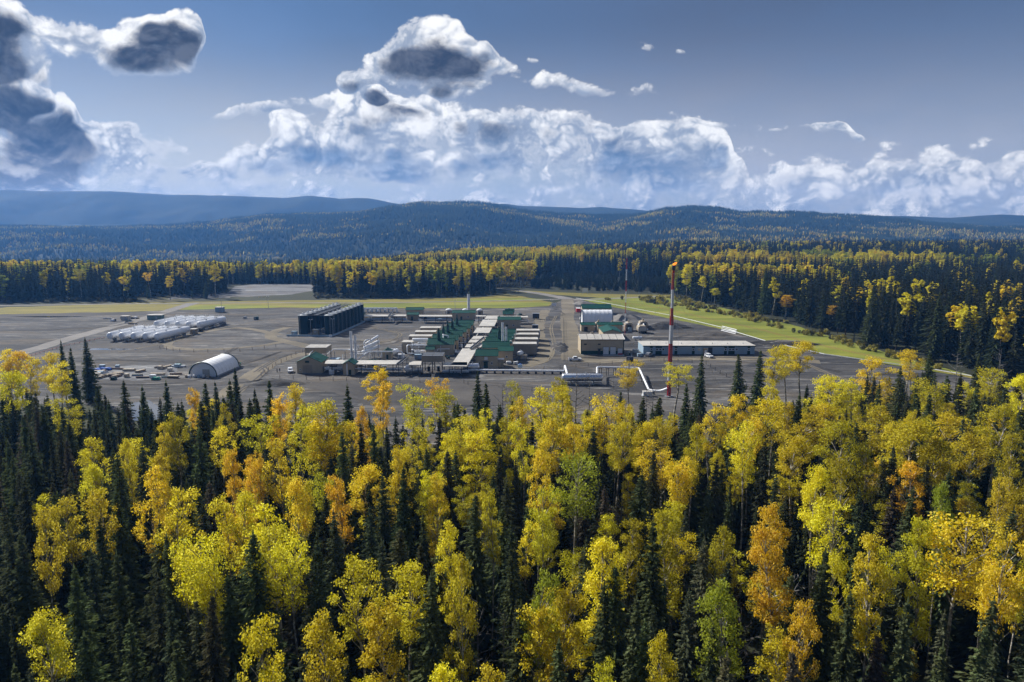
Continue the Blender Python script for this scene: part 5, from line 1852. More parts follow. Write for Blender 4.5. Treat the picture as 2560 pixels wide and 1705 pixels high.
for (a, y, s, lb) in ((1340, 798, 1.6, 'square black tank on the gravel right of the back sheds'), (1338, 826, 1.3, 'small black box at the end of the farthest right cooler'), (986, 887, 1.1, 'black generator behind the little shed')):
    p = U(a, y)
    t = thing('black_tank', lb, 'tank', (p.x, p.y, 0))
    MB().box(-s * 1.3, 0, .5, s * 1.3, s * 1.6, .5 + s * 1.9).build('shell', DARKST, t)
    MB().box(-s * 1.35, -.05, .5 + s * 1.9 + .004, s * 1.35, s * 1.65, .6 + s * 1.9).build('lid', STEEL, t)
    for x in (-s, s):
        MB().box(x - .12, .1, 0, x + .12, s * 1.5, .5).build('skid', STEEL, t)

# --- the long flare pipe
a, b, c, d_, e, f = U(1125, 932), U(1412, 935), U(1412, 940), U(1495, 940), U(1597, 936), U(1622, 985)
t = thing('flare_pipeline', 'white pipeline running along the front of the pad to the flare stack', 'pipeline', (a.x, a.y, 0))
rel = lambda v, z: (v.x - a.x, v.y - a.y, z)
g_ = U(1672, 992)
MB().pipe([(-1.5, .8, .6), rel(a, 1.2), rel(b, 1.2)], .42, 10).build('pipe', WHITE_V, t, True)
MB().pipe([rel(b, 1.2), rel(b, 3.4), (U(1418, 958).x - a.x, U(1418, 958).y - a.y, 3.4)], .42, 10).build('pipe', WHITE_V, t, True)
MB().pipe([(U(1492, 958).x - a.x, U(1492, 958).y - a.y, 3.6), (U(1492, 940).x - a.x, U(1492, 940).y - a.y, 3.6), rel(e, 2.6), rel(f, 1.4), (U(1650, 988).x - a.x, U(1650, 988).y - a.y, 1.4), (g_.x - a.x - .5, g_.y - a.y, 3.0)], .36, 10, 1.6).build('pipe', WHITE_V, t, True)
for k in range(14):
    p = a.lerp(b, (k + .5) / 14)
    MB().box(p.x - a.x - .4, p.y - a.y - .15, 0, p.x - a.x + .4, p.y - a.y + .15, .85).build('pipe_support', DARKST, t)
for (pp, qq, za_, zb_) in ((U(1492, 940), e, 3.0, 2.0), (e, f, 2.0, .8)):
    for k in range(6):
        hz_ = za_ + (zb_ - za_) * (k + .5) / 6
        p = pp.lerp(qq, (k + .5) / 6)
        m = MB()
        m.box(p.x - a.x - .5, p.y - a.y - .1, 0, p.x - a.x - .3, p.y - a.y + .1, hz_).box(p.x - a.x + .3, p.y - a.y - .1, 0, p.x - a.x + .5, p.y - a.y + .1, hz_).box(p.x - a.x - .7, p.y - a.y - .1, hz_ + .004, p.x - a.x + .7, p.y - a.y + .1, hz_ + .15)
        m.build('trestle', DARKST, t)
p = U(1300, 930)
t = thing('valve_station', 'small blue valve stand on the long pipeline', 'valve', (p.x, p.y + .3, 0))
MB().box(-.9, -.6, 1.8, .9, .6, 2.9).build('actuator', BLUEGREY, t)
MB().box(-.2, -.2, 0, .2, .2, 1.8).build('stem', STEEL, t)
MB().lathe([(.6, 0), (.6, .08)], 14, (0, 0, 3.2)).build('hand_wheel', BLUE, t)
p = U(1618, 990)
t = thing('pale_box', 'pale concrete pad with box under the bend of the flare pipe', 'box', (p.x, p.y, 0))
MB().box(-1.9, -1.2, 0, 1.9, 1.2, .25).build('slab', CONC, t)
MB().box(-1.5, -.9, .25, 1.5, .9, 1.6).build('body', WHITE, t)
MB().box(-1.6, -1.0, 1.604, 1.6, 1.0, 1.72).build('lid', GREYROOF, t)

# --- flare stack with its red and white bands
g0 = U(1672, 992)


def zat(px, py, y):
    r_ = ray(px, py)
    return CAMH + r_.z * (y / r_.y)


t = thing('flare_stack', 'tall flare stack banded red and white with a small flame on top', 'flare stack', (g0.x, g0.y, 0))
cuts = [992, 951, 905, 859, 813, 770, 724, 676]
zs_ = [0] + [zat(1675, c, g0.y) for c in cuts[1:]]
rad = [(.66, .66), (.70, .66), (.66, .64), (.64, .62), (.60, .46), (.44, .43), (.42, .40)]
for k in range(7):
    z0, z1 = zs_[k], zs_[k + 1]
    pr = [(rad[k][0], z0 + .01), (rad[k][0], z0 + (z1 - z0) * .45), (rad[k][1], z0 + (z1 - z0) * .62), (rad[k][1], z1 - .01)]
    MB().lathe(pr, 18).build('band', RED if k % 2 == 0 else WHITE, t, True)
zt_ = zs_[-1]
MB().lathe([(.42, 0), (.62, .3), (.66, 1.3), (.5, 1.7)], 14, (0, 0, zt_)).build('burner_tip', DARKST, t, True)
fm, fn, fo_ = material('flame')
em = fn.new('ShaderNodeEmission')
em.inputs[0].default_value = (1.0, .22, .02, 1)
em.inputs[1].default_value = 1.6
fn.t.links.new(em.outputs[0], fo_.inputs[0])
MB().tube([(0, 0, zt_ + 1.6), (.1, 0, zt_ + 2.0), (.5, 0, zt_ + 2.35), (1.1, 0, zt_ + 2.5)], [.35, .42, .28, .03], 10).build('flame', fm, t, True)
MB().tube([(-.75, 0, .5), (-.75, 0, zt_ * .75), (-.6, 0, zt_)], .06, 5).build('pilot_line', STEEL, t)
ld = MB()
for k in range(50):
    z = 1 + (zt_ - 2) * k / 49
    ld.bar((-.2, -.78, z), (.2, -.78, z), .04)
ld.bar((-.22, -.78, .5), (-.22, -.62, zt_ * .98), .05).bar((.22, -.78, .5), (.22, -.62, zt_ * .98), .05)
ld.build('ladder', STEEL, t)
MB().lathe([(1.4, 0), (1.4, .4)], 16).build('footing', CONC, t)
for k in range(3):
    an = 2.1 * k + .5
    MB().bar((math.cos(an) * .6, math.sin(an) * .6, zt_ * .85), (math.cos(an) * 24, math.sin(an) * 24, 0), .035).build('guy_wire', STEEL, t)

# --- radio mast: red and white lattice with guys
g1 = U(1562, 838)
zt2 = zat(1565, 645, g1.y)
t = thing('radio_mast', 'slim guyed lattice mast banded red and white behind the garage', 'mast', (g1.x, g1.y, 0))
nb = 7
corner = [(.3 * math.cos(2.094 * k + .5), .3 * math.sin(2.094 * k + .5)) for k in range(3)]
for k in range(nb):
    z0, z1 = zt2 * k / nb, zt2 * (k + 1) / nb
    m = MB()
    for (x, y) in corner:
        m.bar((x, y, z0 + .01), (x, y, z1 - .01), .07)
    s = 5
    for j in range(s):
        for c_ in range(3):
            (xa_, ya_), (xb_, yb_) = corner[c_], corner[(c_ + 1) % 3]
            za_, zb_ = z0 + (z1 - z0) * j / s, z0 + (z1 - z0) * (j + 1) / s
            m.bar((xa_, ya_, za_), (xb_, yb_, zb_), .04)
    m.build('lattice_section', RED if k % 2 == 0 else WHITE, t)
MB().tube([(0, 0, zt2), (0, 0, zt2 + 2.2)], .05, 5).build('antenna', WHITE, t)
for k in range(3):
    for f in (.5, .95):
        an = 2.094 * k + .5
        MB().bar((math.cos(an) * .45, math.sin(an) * .45, zt2 * f), (math.cos(an) * 20, math.sin(an) * 20, 0), .03).build('guy_wire', STEEL, t)
for z, s in ((5, -1), (6.5, 1), (8, -1)):
    MB().lathe([(.1, 0), (.7, .15), (.75, .2)], 14).build('dish', WHITE, t).location = (s * .8, -.5, z)


# --- garage, bunkhouse and the yard behind them
p, q = U(1452, 886), U(1560, 887)
w = q.x - p.x
t = thing('garage', 'large tan garage with ribbed pale roof, green base band and three white doors', 'building', (p.x, p.y, 0))
wh, dep, rise = 6.9, 14, 1.3
MB().prism([(0, 0), (dep, 0), (dep, wh), (dep / 2, wh + rise - .06), (0, wh)], 0, w, 'x').build('wall', TAN, t)
MB().box(-.05, -.06, 0, w + .05, -.003, 1.7).build('base_band', GREEN_D, t)
for x in (-.08, w - .3):
    MB().box(x, -.1, 1.704, x + .38, -.0035, wh - .05).build('corner_trim', GREEN_D, t)
MB().box(-.1, -.14, wh - .3, w + .1, -.004, wh + .0).build('eave_trim', GREEN_D, t)
for k in range(6):
    xa_, xb_ = -.3 + (w + .6) * k / 6, -.3 + (w + .6) * (k + 1) / 6
    for s, (ya_, yb_) in enumerate(((-.4, dep / 2), (dep / 2, dep + .4))):
        m = MB()
        za_, zb_ = (wh - .05, wh + rise) if s == 0 else (wh + rise, wh - .05)
        m.add([(xa_ + .05, ya_, za_ + .02), (xb_ - .05, ya_, za_ + .02), (xb_ - .05, yb_ - .01, zb_ + .02), (xa_ + .05, yb_ - .01, zb_ + .02),
               (xa_ + .05, ya_, za_ + .17), (xb_ - .05, ya_, za_ + .17), (xb_ - .05, yb_ - .01, zb_ + .17), (xa_ + .05, yb_ - .01, zb_ + .17)],
              [(3, 2, 1, 0), (4, 5, 6, 7), (0, 1, 5, 4), (1, 2, 6, 5), (2, 3, 7, 6), (3, 0, 4, 7)])
        m.build('roof_panel', GREYROOF, t)
for k in range(7):
    x = -.3 + (w + .6) * k / 6
    MB().bar((x, -.42, wh + .14), (x, dep / 2, wh + rise + .2), .12, .14).build('roof_seam', DARKST if 0 < k < 6 else WHITE, t)
for x, dw_, dh_, mt in ((w * .52, 2.5, 3.3, WHITE), (w * .685, 2.5, 3.3, WHITE), (w * .86, 2.1, 2.7, WHITE)):
    fr_o = MB().box(x - .12, -.10, .1, x + dw_ + .12, -.061, dh_ + .24).build('overhead_door_frame', GREEN_D, t)
    for s in range(4):
        MB().box(x, -.16, .12 + dh_ * s / 4, x + dw_, -.101, .12 + dh_ * (s + 1) / 4 - .03).build('door_panel', mt, fr_o)
MB().box(w * .86, -1.2, .02, w * .86 + 2.1, -1.1, .75).build('bumper_board', RED, t)
for x in (w * .07, w * .395):
    window(t, x, -.003, 4.4, 1.2, .6, mat=DARKST)
door(t, w * .40, -.06, .1, 1.1, 2.3, DARKST)
MB().box(w * .385, -1.3, 2.55, w * .40 + 1.5, -.06, 2.7).build('canopy', GREEN_D, t)
MB().box(w * .5, -4.2, 0, w * .99, -.08, .09).build('apron', CONC, t)
MB().box(0, -1.0, 0, w * .38, -.08, .1).build('walkway', CONC, t)

p, q = U(1608, 887), U(1888, 888)
w = q.x - p.x
t = thing('bunkhouse', 'long low blue-grey bunkhouse with dark green panels and white roof edge', 'building', (p.x, p.y, 0))
wh, dep = 4.1, 13
MB().box(0, 0, .25, w, dep, wh).build('wall', BLUEGREY, t)
MB().box(.2, .05, 0, w - .2, dep - .05, .25).build('plinth', DARKST, t)
for k in range(6):
    MB().box(-.3 + (w + .6) * k / 6 + .02, -.4, wh + .01, -.3 + (w + .6) * (k + 1) / 6 - .02, dep + .4, wh + .22).build('roof_panel', GREYROOF, t)
MB().box(-.32, -.46, wh - .22, w + .32, -.41, wh + .2).build('roof_edge', GREEN_D, t)
zx = lambda z: (z - 1010) / 1100 * w
for a, b in ((1075, 1102), (1130, 1192), (1318, 1346), (1490, 1517), (1808, 1836), (1850, 1912), (2038, 2066)):
    x0, x1 = zx(a), zx(b)
    MB().box(x0, -.05, .27, x1, -.003, 1.85).build('green_panel', GREEN_D, t)
    MB().box(x0, -.05, 3.1, x1, -.003, wh - .24).build('green_panel', GREEN_D, t)
    n = 2 if x1 - x0 > 2 else 1
    for k in range(n):
        window(t, x0 + (x1 - x0) * (k + .12) / n, -.003, 1.95, (x1 - x0) / n * .76, 1.05)
for a in (1195, 1548, 1920):
    window(t, zx(a), -.003, 1.95, 1.1, 1.05)
MB().box(zx(1595), -1.6, 3.0, zx(1640), -.06, 3.15).build('porch_roof', TAN, t)
MB().box(zx(1600), -1.4, .27, zx(1636), -.06, 2.9).build('porch', TAN_D, t)
door(t, zx(1608), -1.4, .3, 1.0, 2.1, WHITE)
MB().box(zx(1650), -.12, .27, zx(1692), -.003, 3.4).build('entrance', DARKST, t)
for k in range(3):
    MB().box(zx(1650), -2.2 + .5 * k, 0, zx(1720), -1.7 + .5 * k, .12 + .12 * k).build('step', DARKST, t)
for k in range(7):
    MB().tube([(w * (.08 + .14 * k), 4, wh + .2), (w * (.08 + .14 * k), 4, wh + .9)], .14, 8).build('roof_vent', STEEL, t)

p, q = U(1453, 829), U(1487, 829)
t = gable('yard_shed', 'tan shed with dark hatch and green roof edge behind the garage at left', 'shed', p.x, q.x, p.y, 6, 3.7, 4.6)
door(t, 1.6, 0, .1, 2.0, 2.6, DARKST)
p, q = U(1496, 833), U(1558, 833)
t = gable('yard_shed', 'long tan shed with green roof edge behind the garage', 'shed', p.x, q.x, p.y + 3, 6, 4.2, 5.1)
for k in range(4):
    MB().box((q.x - p.x) * (k + .2) / 4, -.05, .2, (q.x - p.x) * (k + .22) / 4, -.003, 4.0).build('wall_rib', TAN_D, t)
p, q = U(1504, 845), U(1548, 845)
gable('green_hall', 'green-roofed hall with pale ridge directly behind the garage', 'building', p.x, q.x, p.y - 6, 18, 3.9, 5.2, axis='y')
p, q = U(1456, 786), U(1528, 786)
gable('green_barn', 'wide barn with teal green roof behind the white arch hall', 'building', p.x, q.x, p.y, 10, 4.0, 6.2)


def arch_hall(name, label, pos, rz, width, length, height, fabric, trim, ends=True, ribs=7):
    """fabric arch building: ribbed skin, dark arch trims, closed end wall; front at y = 0"""
    t = thing(name, label, 'tent', pos, rz)
    n = 20
    prof = [(width / 2 * math.cos(math.pi * (1 - k / n)) * (1 - .06 * math.sin(math.pi * k / n)), height * math.sin(math.pi * k / n) ** .82) for k in range(n + 1)]
    for s in range(ribs):
        y0, y1 = length * s / ribs, length * (s + 1) / ribs
        vs, fs = [], []
        for (y, sc_) in ((y0 + .04, 1), ((y0 + y1) / 2, .985), (y1 - .04, 1)):
            vs += [(x * sc_, y, max(z * sc_, .02)) for x, z in prof]
        m = n + 1
        for r_ in range(2):
            for k in range(n):
                fs.append((r_ * m + k, r_ * m + k + 1, (r_ + 1) * m + k + 1, (r_ + 1) * m + k))
        MB().add(vs, fs).build('skin_bay', fabric, t, True)
    for y in ((0, length) if ends else (0, length)):
        MB().tube([(x * 1.01, y, max(z * 1.01, .05)) for x, z in prof], .22, 6).build('arch_trim', trim, t, True)
    ew = MB().add([(x * .97, .35, z * .97) for x, z in prof], [tuple(range(n + 1))])
    ew.build('end_wall', fabric, t)
    MB().add([(x * .97, length - .35, z * .97) for x, z in prof], [tuple(range(n + 1))]).build('end_wall', fabric, t)
    MB().box(-width / 2 - .2, 0, 0, -width / 2 + .5, length, .5).box(width / 2 - .5, 0, 0, width / 2 + .2, length, .5).build('sill_beam', CONC, t)
    return t


p, q = U(470, 943), U(545, 941)
bk = U(576, 921)
rzt = math.atan2(q.y - p.y, q.x - p.x)
wt = (q - p).length
lt = 19.0
tent_dir = math.atan2(bk.y - q.y, bk.x - q.x) - math.pi / 2
t = arch_hall('storage_tent', 'white arched storage tent with dark arch trim beside the scrap yard', ((p.x + q.x) / 2, (p.y + q.y) / 2, 0), tent_dir - R(9), wt, lt, 5.6, FABRIC, GREEN_D)
MB().box(-.2, .2, 0, 2.6, .33, 2.9).build('door', GREYROOF, t)
for i, (x, c_) in enumerate(((-5.6, PALLET), (-4.4, WHITE), (-2.6, WHITE), (-.8, BLUEGREY), (.9, WHITE), (2.6, PALLET))):
    base_ = Vector(((p.x + q.x) / 2, (p.y + q.y) / 2, 0))
    o = MB().lathe([(.55, 0), (.6, .35), (.55, .7), (.58, 1.1), (.2, 1.2)], 12).build('drum_container', c_, None, True)
    o.location = base_ + Vector((x, -1.6 - .3 * (i % 2), 0))
    tag(o, f'{["first", "second", "third", "fourth", "fifth", "last"][i]} small tote from the left in front of the white tent', 'container', 'totes in front of the tent')
p = U(581, 917)
t = thing('green_skip', 'open green skip behind the white tent', 'skip', (p.x + 1.2, p.y, 0), .3)
MB().prism([(-2.2, .9), (-1.8, 0), (1.8, 0), (2.2, .9), (2.2, 1.7), (2.05, 1.7), (2.0, 1.0), (1.7, .2), (-1.7, .2), (-2.0, 1.0), (-2.05, 1.7), (-2.2, 1.7)], -1.1, 1.1, 'y').build('body', paint('skip_green', (.02, .22, .10), .5), t)
for y in (-1.12, 1.12):
    MB().box(-2.3, y - .06, 1.55, 2.3, y + .06, 1.75).build('rim', GREEN_D, t)
p, q = U(1456, 812), U(1531, 812)
wq = q.x - p.x
arch_hall('arch_hall', 'white barrel-roofed hall with dark blue ends behind the yard sheds', (p.x + wq, p.y + 4.5, 0), math.pi / 2, 13, wq, 8.6, FABRIC, BLUEDK)
p = U(1452, 781)
t = thing('red_container', 'small dark red container beside the teal barn', 'container', (p.x - 3, p.y, 0))
MB().box(0, 0, .15, 3, 5, 2.7).build('body', RED, t)
MB().box(-.05, -.05, 2.704, 3.05, 5.05, 2.8).build('roof', WHITE, t)
MB().box(.2, -.06, .3, 2.8, -.003, 2.5).build('door', RED, t)
for i, (cx_, yb_, sc_) in enumerate(((1497, 828, 1), (1532, 829, .95), (1573, 828, 1), (1609, 824, 1))):
    p = U(cx_, yb_)
    t = thing('generator_housing', f'{["first", "second", "third", "fourth"][i]} rounded tan generator housing with dark opening from the left', 'generator', (p.x, p.y, 0), 0, 'generator housings behind the garage')
    r_ = 2.25 * sc_
    pr = [(-r_, 0), (r_, 0), (r_, 3.4), (r_ * .75, 4.4), (r_ * .35, 4.8), (-r_ * .35, 4.8), (-r_ * .75, 4.4), (-r_, 3.4)]
    MB().prism(pr, 0, 5.5, 'y').build('housing', TAN_D, t)
    MB().prism([(-r_ * .55, .4), (r_ * .55, .4), (r_ * .55, 3.0), (r_ * .4, 3.6), (-r_ * .4, 3.6), (-r_ * .55, 3.0)], -.06, -.003, 'y').build('opening', DARKST, t)
    MB().box(-r_ * .8, -.3, 4.3, r_ * .8, 5.7, 4.36).build('top_grille', GREYROOF, t)
    MB().lathe([(.55, 0), (.55, .7), (.4, .8), (.4, 1.3)], 12, (0, 2.6, 4.8)).build('exhaust', TAN, t, True)
    MB().box(-r_ - .1, -.8, 0, r_ + .1, 5.6, .3).build('skid', DARKST, t)
    MB().box(-.9, -2.2, 0, 1.1, -1.0, 2.2).build('control_box', BLUEGREY, t)


# --- dark green tank battery
t0, t1 = U(821, 837.5), U(898, 804)
dirr = (t1 - t0).normalized()
offs = Vector((U(757, 837).x - t0.x, 0, 0))
NT_ = 9
shell_me = MB().lathe([(2.45, 0), (2.45, 10.2), (2.5, 10.25), (2.5, 10.4)], 28).mesh('tank_shell', TANKG, True)
roof_me = MB().lathe([(2.5, 10.4), (1.2, 10.85), (.3, 11.1), (.02, 11.12)], 28).mesh('tank_roof', paint('tank_roof_grey', (.30, .32, .34), .5, .2, vary=.2), True)
ring_me = MB().lathe([(2.47, 0), (2.52, .05), (2.47, .1)], 28).mesh('tank_ring', TANKG, True)
vent_me = MB().lathe([(.28, 0), (.28, .5), (.45, .5), (.4, .75)], 10).mesh('tank_vent', WHITE, True)
lad = MB()
for k in range(24):
    lad.bar((-.22, -2.62, .4 + .42 * k), (.22, -2.62, .4 + .42 * k), .05)
lad.bar((-.24, -2.62, 0), (-.24, -2.62, 11.2), .06).bar((.24, -2.62, 0), (.24, -2.62, 11.2), .06)
lad_me = lad.mesh('tank_ladder', STEEL)
rail = MB()
for k in range(12):
    an = 2 * math.pi * k / 12
    rail.bar((2.35 * math.cos(an), 2.35 * math.sin(an), 10.45), (2.35 * math.cos(an), 2.35 * math.sin(an), 11.4), .06)
    an2 = an + 2 * math.pi / 12
    rail.bar((2.35 * math.cos(an), 2.35 * math.sin(an), 11.4), (2.35 * math.cos(an2), 2.35 * math.sin(an2), 11.4), .06)
rail_me = rail.mesh('tank_rail', STEEL)
sp_ = (t1 - t0).length / (NT_ - 1)
for row in range(2):
    for k in range(NT_):
        c = t0 + dirr * sp_ * k + offs * row + Vector((0, 2.4, 0))
        side = 'right' if row == 0 else 'left'
        tk = thing('storage_tank', f'{ORD[k]} dark green tank from the front in the {side} row of the battery', 'tank', (c.x, c.y, .1), 0, 'dark green storage tanks')
        link('shell', shell_me, tk)
        ro = link('roof', roof_me, tk)
        v = link('vent', vent_me, ro)
        v.location = (0, 0, 11.0)
        for z in (2.6, 5.2, 7.8):
            link('ring', ring_me, tk, (0, 0, z))
        link('ladder', lad_me, tk, None, R(25) if row == 0 else R(-25))
        link('hand_rail', rail_me, ro)
cw0 = t0 + offs * .5 + Vector((0, 1, 0))
t = thing('tank_catwalk', 'dark catwalk between the two rows of green tanks', 'catwalk', (cw0.x, cw0.y, 0))
e_ = dirr * sp_ * (NT_ - 1)
MB().bar((0, 0, 10.6), (e_.x, e_.y, 10.6), 2.2, .2).build('deck', DARKST, t)
for s in (-1.1, 1.1):
    m = MB().bar((s, 0, 11.7), (e_.x + s, e_.y, 11.7), .08).bar((s, 0, 11.2), (e_.x + s, e_.y, 11.2), .06)
    for k in range(25):
        m.bar((e_.x * k / 24 + s, e_.y * k / 24, 10.7), (e_.x * k / 24 + s, e_.y * k / 24, 11.7), .06)
    m.build('hand_rail', STEEL, t)
for k in range(NT_):
    MB().bar((e_.x * k / 8, e_.y * k / 8, 0), (e_.x * k / 8, e_.y * k / 8, 10.5), .3).build('post', DARKST, t)
    MB().bar((e_.x * k / 8 - 5, e_.y * k / 8, 10.45), (e_.x * k / 8 + 5, e_.y * k / 8, 10.45), .6, .15).build('bridge', DARKST, t)
    MB().tube([(e_.x * k / 8 - 3.5, e_.y * k / 8 + 1, .8), (e_.x * k / 8 + 3.5, e_.y * k / 8 + 1, .8)], .2, 8).build('pipe', STEEL, t, True)
# bund wall round them
bw = [U(716, 841), U(831, 842), U(913, 806), U(840, 803)]
t = thing('bund_wall', 'low blue-grey wall round the green tanks', 'wall', (bw[0].x, bw[0].y, 0))
for k in range(3):
    a, b = bw[k] - bw[0], bw[k + 1] - bw[0]
    n = max(3, int((b - a).length / 6))
    for j in range(n):
        MB().bar(a.lerp(b, j / n + .004) + Vector((0, 0, .5)), a.lerp(b, (j + 1) / n - .004) + Vector((0, 0, .5)), .25, 1.0).build('panel', BLUEGREY, t)
p = U(784, 838)
t = flatbox('tank_hut', 'little tan hut with small window between the front green tanks', 'hut', p.x - .6, p.x + 2.6, p.y, 3, 2.9, TAN_D, STEEL)
window(t, 1.0, 0, 1.4, .9, .8)
p = U(824, 842)
flatbox('white_locker', 'white locker outside the corner of the bund wall', 'locker', p.x, p.x + 1.5, p.y - 1.4, .9, 1.1, WHITE, WHITE, over=.03)
for i, (x, yb_, h, lb) in enumerate(((778, 839, 8.6, 'tall lamp post between the two front green tanks'), (833, 840, 9.2, 'tall lamp post at the corner of the green tanks'), (671, 772, 9, 'slim lamp post behind the left yard'), (1138, 785, 9.5, 'slim lamp post behind the back rack'),
                                     (555, 783, 11, 'dark mast with lamp behind the bullet tanks'), (1600, 840, 9, 'white lamp post beside the generator housings'), (1490, 845, 6, 'short lamp post behind the garage'), (1379, 779, 8, 'lamp post at the site entrance'))):
    p = U(x, yb_)
    t = thing('lamp_post', lb, 'lamp post', (p.x, p.y, 0), 0, 'lamp posts on the pad')
    MB().tube([(0, 0, 0), (0, 0, h)], [.14, .08], 8).build('pole', STEEL, t, True)
    MB().bar((-.8, 0, h), (.8, 0, h), .1).build('arm', STEEL, t)
    for s in (-.9, .6):
        MB().box(s, -.25, h + .02, s + .4, .15, h + .18).build('lamp_head', WHITE, t)

# --- white bullet tanks
def bullet(near, far, label, group):
    d = (far - near)
    t = thing('bullet_tank', label, 'tank', (near.x, near.y, 0), math.atan2(d.y, d.x) - math.pi / 2, group)
    L = d.length
    MB().vessel((0, .8, 3.0), (0, L - .8, 3.0), 1.8, 22, .5).build('shell', WHITE_V, t, True)
    for f in (.15, .5, .85):
        MB().prism([(-1.0, 0), (1.0, 0), (1.2, 2.1), (-1.2, 2.1)], L * f - .3, L * f + .3, 'y').build('saddle', CONC, t)
    for f in (.3, .7):
        MB().lathe([(.3, 0), (.3, .5), (.42, .5), (.42, .62)], 12, (0, L * f, 4.7)).build('nozzle', STEEL, t)
    MB().bar((0, L * .05, 5.05), (0, L * .95, 5.05), .18, .12).build('top_line', WHITE, t)
    return t


order5 = ['first', 'second', 'third', 'fourth', 'fifth']
bn, bf = [U(272 + 30 * k, 838.3 + .5 * k, 3.4) for k in range(5)], None
dv = U(470, 821, 3.4) - U(391, 840, 3.4)
for k in range(5):
    n_pt = U(272 + 29.7 * k, 838 + .4 * k, 3.4)
    bullet(n_pt, n_pt + dv, f'{order5[k]} white bullet tank from the left in the front bank', 'white bullet tanks in the front bank')
dv2 = U(560, 796, 3.4) - U(496, 811, 3.4)
for k in range(5):
    n_pt = U(389 + 26.8 * k, 808.5 + .5 * k, 3.4)
    bullet(n_pt, n_pt + dv2, f'{order5[k]} white bullet tank from the left in the rear bank', 'white bullet tanks in the rear bank')
for (a, b, lb) in ((U(336, 817, 5.2), U(470, 818, 5.2), 'white railed catwalk over the far ends of the front bullets'), (U(440, 793, 5.2), U(560, 793.5, 5.2), 'white railed catwalk over the far ends of the rear bullets')):
    t = thing('bullet_catwalk', lb, 'catwalk', (a.x, a.y, 0))
    w = b.x - a.x
    MB().box(0, 0, 5.4, w, 1.0, 5.5).build('deck', WHITE, t)
    for k in range(int(w / 2.5) + 1):
        MB().box(2.5 * k - .06, 0, 5.5, 2.5 * k + .06, .1, 6.7).build('rail_post', WHITE, t)
        if k % 3 == 0:
            MB().box(2.5 * k - .1, .4, 0, 2.5 * k + .1, .6, 5.4).build('post', STEEL, t)
    for z in (6.1, 6.65):
        MB().box(0, .0, z, w, .09, z + .1).build('rail', WHITE, t)
for (x, y, w, d, h, m, lb) in ((538, 781, 5, 4, 3.4, BLUEGREY, 'blue-grey hut behind the rear bullet tanks'), (368, 800, 9, 4, 3.0, paint('sea_container', (.16, .24, .22), .55), 'grey-green container left of the rear bullet tanks'),
                               (302, 801, 4.5, 3, 2.6, GREYROOF, 'grey hut among the scrap behind the front bullets'), (475, 836, 3, 3, 2.8, TAN_D, 'tan hut between the two banks of bullets')):
    p = U(x, y)
    t = flatbox('site_hut', lb, 'hut', p.x, p.x + w, p.y, d, h, m, GREYROOF)
    door(t, w * .6, 0, .05, 1.0, 2.1, STEEL)


# --- vehicles
def vehicle(name, label, cat, pos, rz, style, mat):
    """body from a side outline; x runs forward"""
    t = thing(name, label, cat, (pos.x, pos.y, .06), rz)
    if style == 'pickup':
        low = [(-2.9, .45), (2.75, .45), (2.9, .7), (2.85, 1.12), (1.35, 1.22), (-2.9, 1.22)]
        cab = [(-.85, 1.2), (1.35, 1.2), (.75, 1.88), (-.65, 1.92)]
        wx, wid = (-1.85, 1.85), .98
    elif style == 'suv':
        low = [(-2.3, .42), (2.25, .42), (2.35, .7), (2.3, 1.05), (1.1, 1.15), (-2.35, 1.15)]
        cab = [(-2.3, 1.13), (1.15, 1.13), (.5, 1.72), (-2.05, 1.75)]
        wx, wid = (-1.4, 1.45), .93
    else:
        low = [(-2.3, .35), (2.25, .35), (2.3, .65), (2.2, .85), (1.0, .95), (-1.9, 1.0), (-2.3, .9)]
        cab = [(-1.6, .97), (1.0, .93), (.2, 1.42), (-1.0, 1.45)]
        wx, wid = (-1.35, 1.4), .88
    MB().prism(low, -wid, wid, 'y').build('body', mat, t)
    MB().prism(cab, -wid * .86, wid * .86, 'y').build('cab', mat, t)
    cx = [(x * .93 + .02, z - .0 if z < 1.3 else z - .1) for x, z in cab]
    MB().prism(cx, -wid * .875, wid * .875, 'y').build('side_window', GLASS, t)
    (xa_, za_), (xb_, zb_) = cab[1], cab[2]
    MB().add([(xa_ + .02, -wid * .75, za_ + .06), (xa_ + .02, wid * .75, za_ + .06), (xb_ + .04, wid * .72, zb_ - .08), (xb_ + .04, -wid * .72, zb_ - .08)], [(0, 1, 2, 3)]).build('windscreen', GLASS, t)
    if style == 'pickup':
        MB().box(-2.75, -.8, 1.0, -.95, .8, 1.24).build('load_bed', DARKST, t)
    for x in wx:
        for s in (-1, 1):
            wl = MB().tube([(x, s * (wid - .22), .4), (x, s * (wid + .03), .4)], .4, 16).build('wheel', RUBBER, t, True)
            MB().tube([(x, s * (wid + .031), .4), (x, s * (wid + .05), .4)], .22, 12).build('rim', STEEL, wl, True)
    for s in (-.65, .65):
        MB().box(low[2][0] - .08, s - .2, .78, low[2][0] + .012, s + .2, .95).build('headlight', SILVER, t)
        MB().box(low[0][0] - .06, s - .12, .85, low[0][0] + .05, s + .12, 1.05).build('tail_light', RED, t)
    MB().box(low[2][0] - .1, -wid * .9, .42, low[2][0] + .06, wid * .9, .62).build('bumper', STEEL, t)
    return t


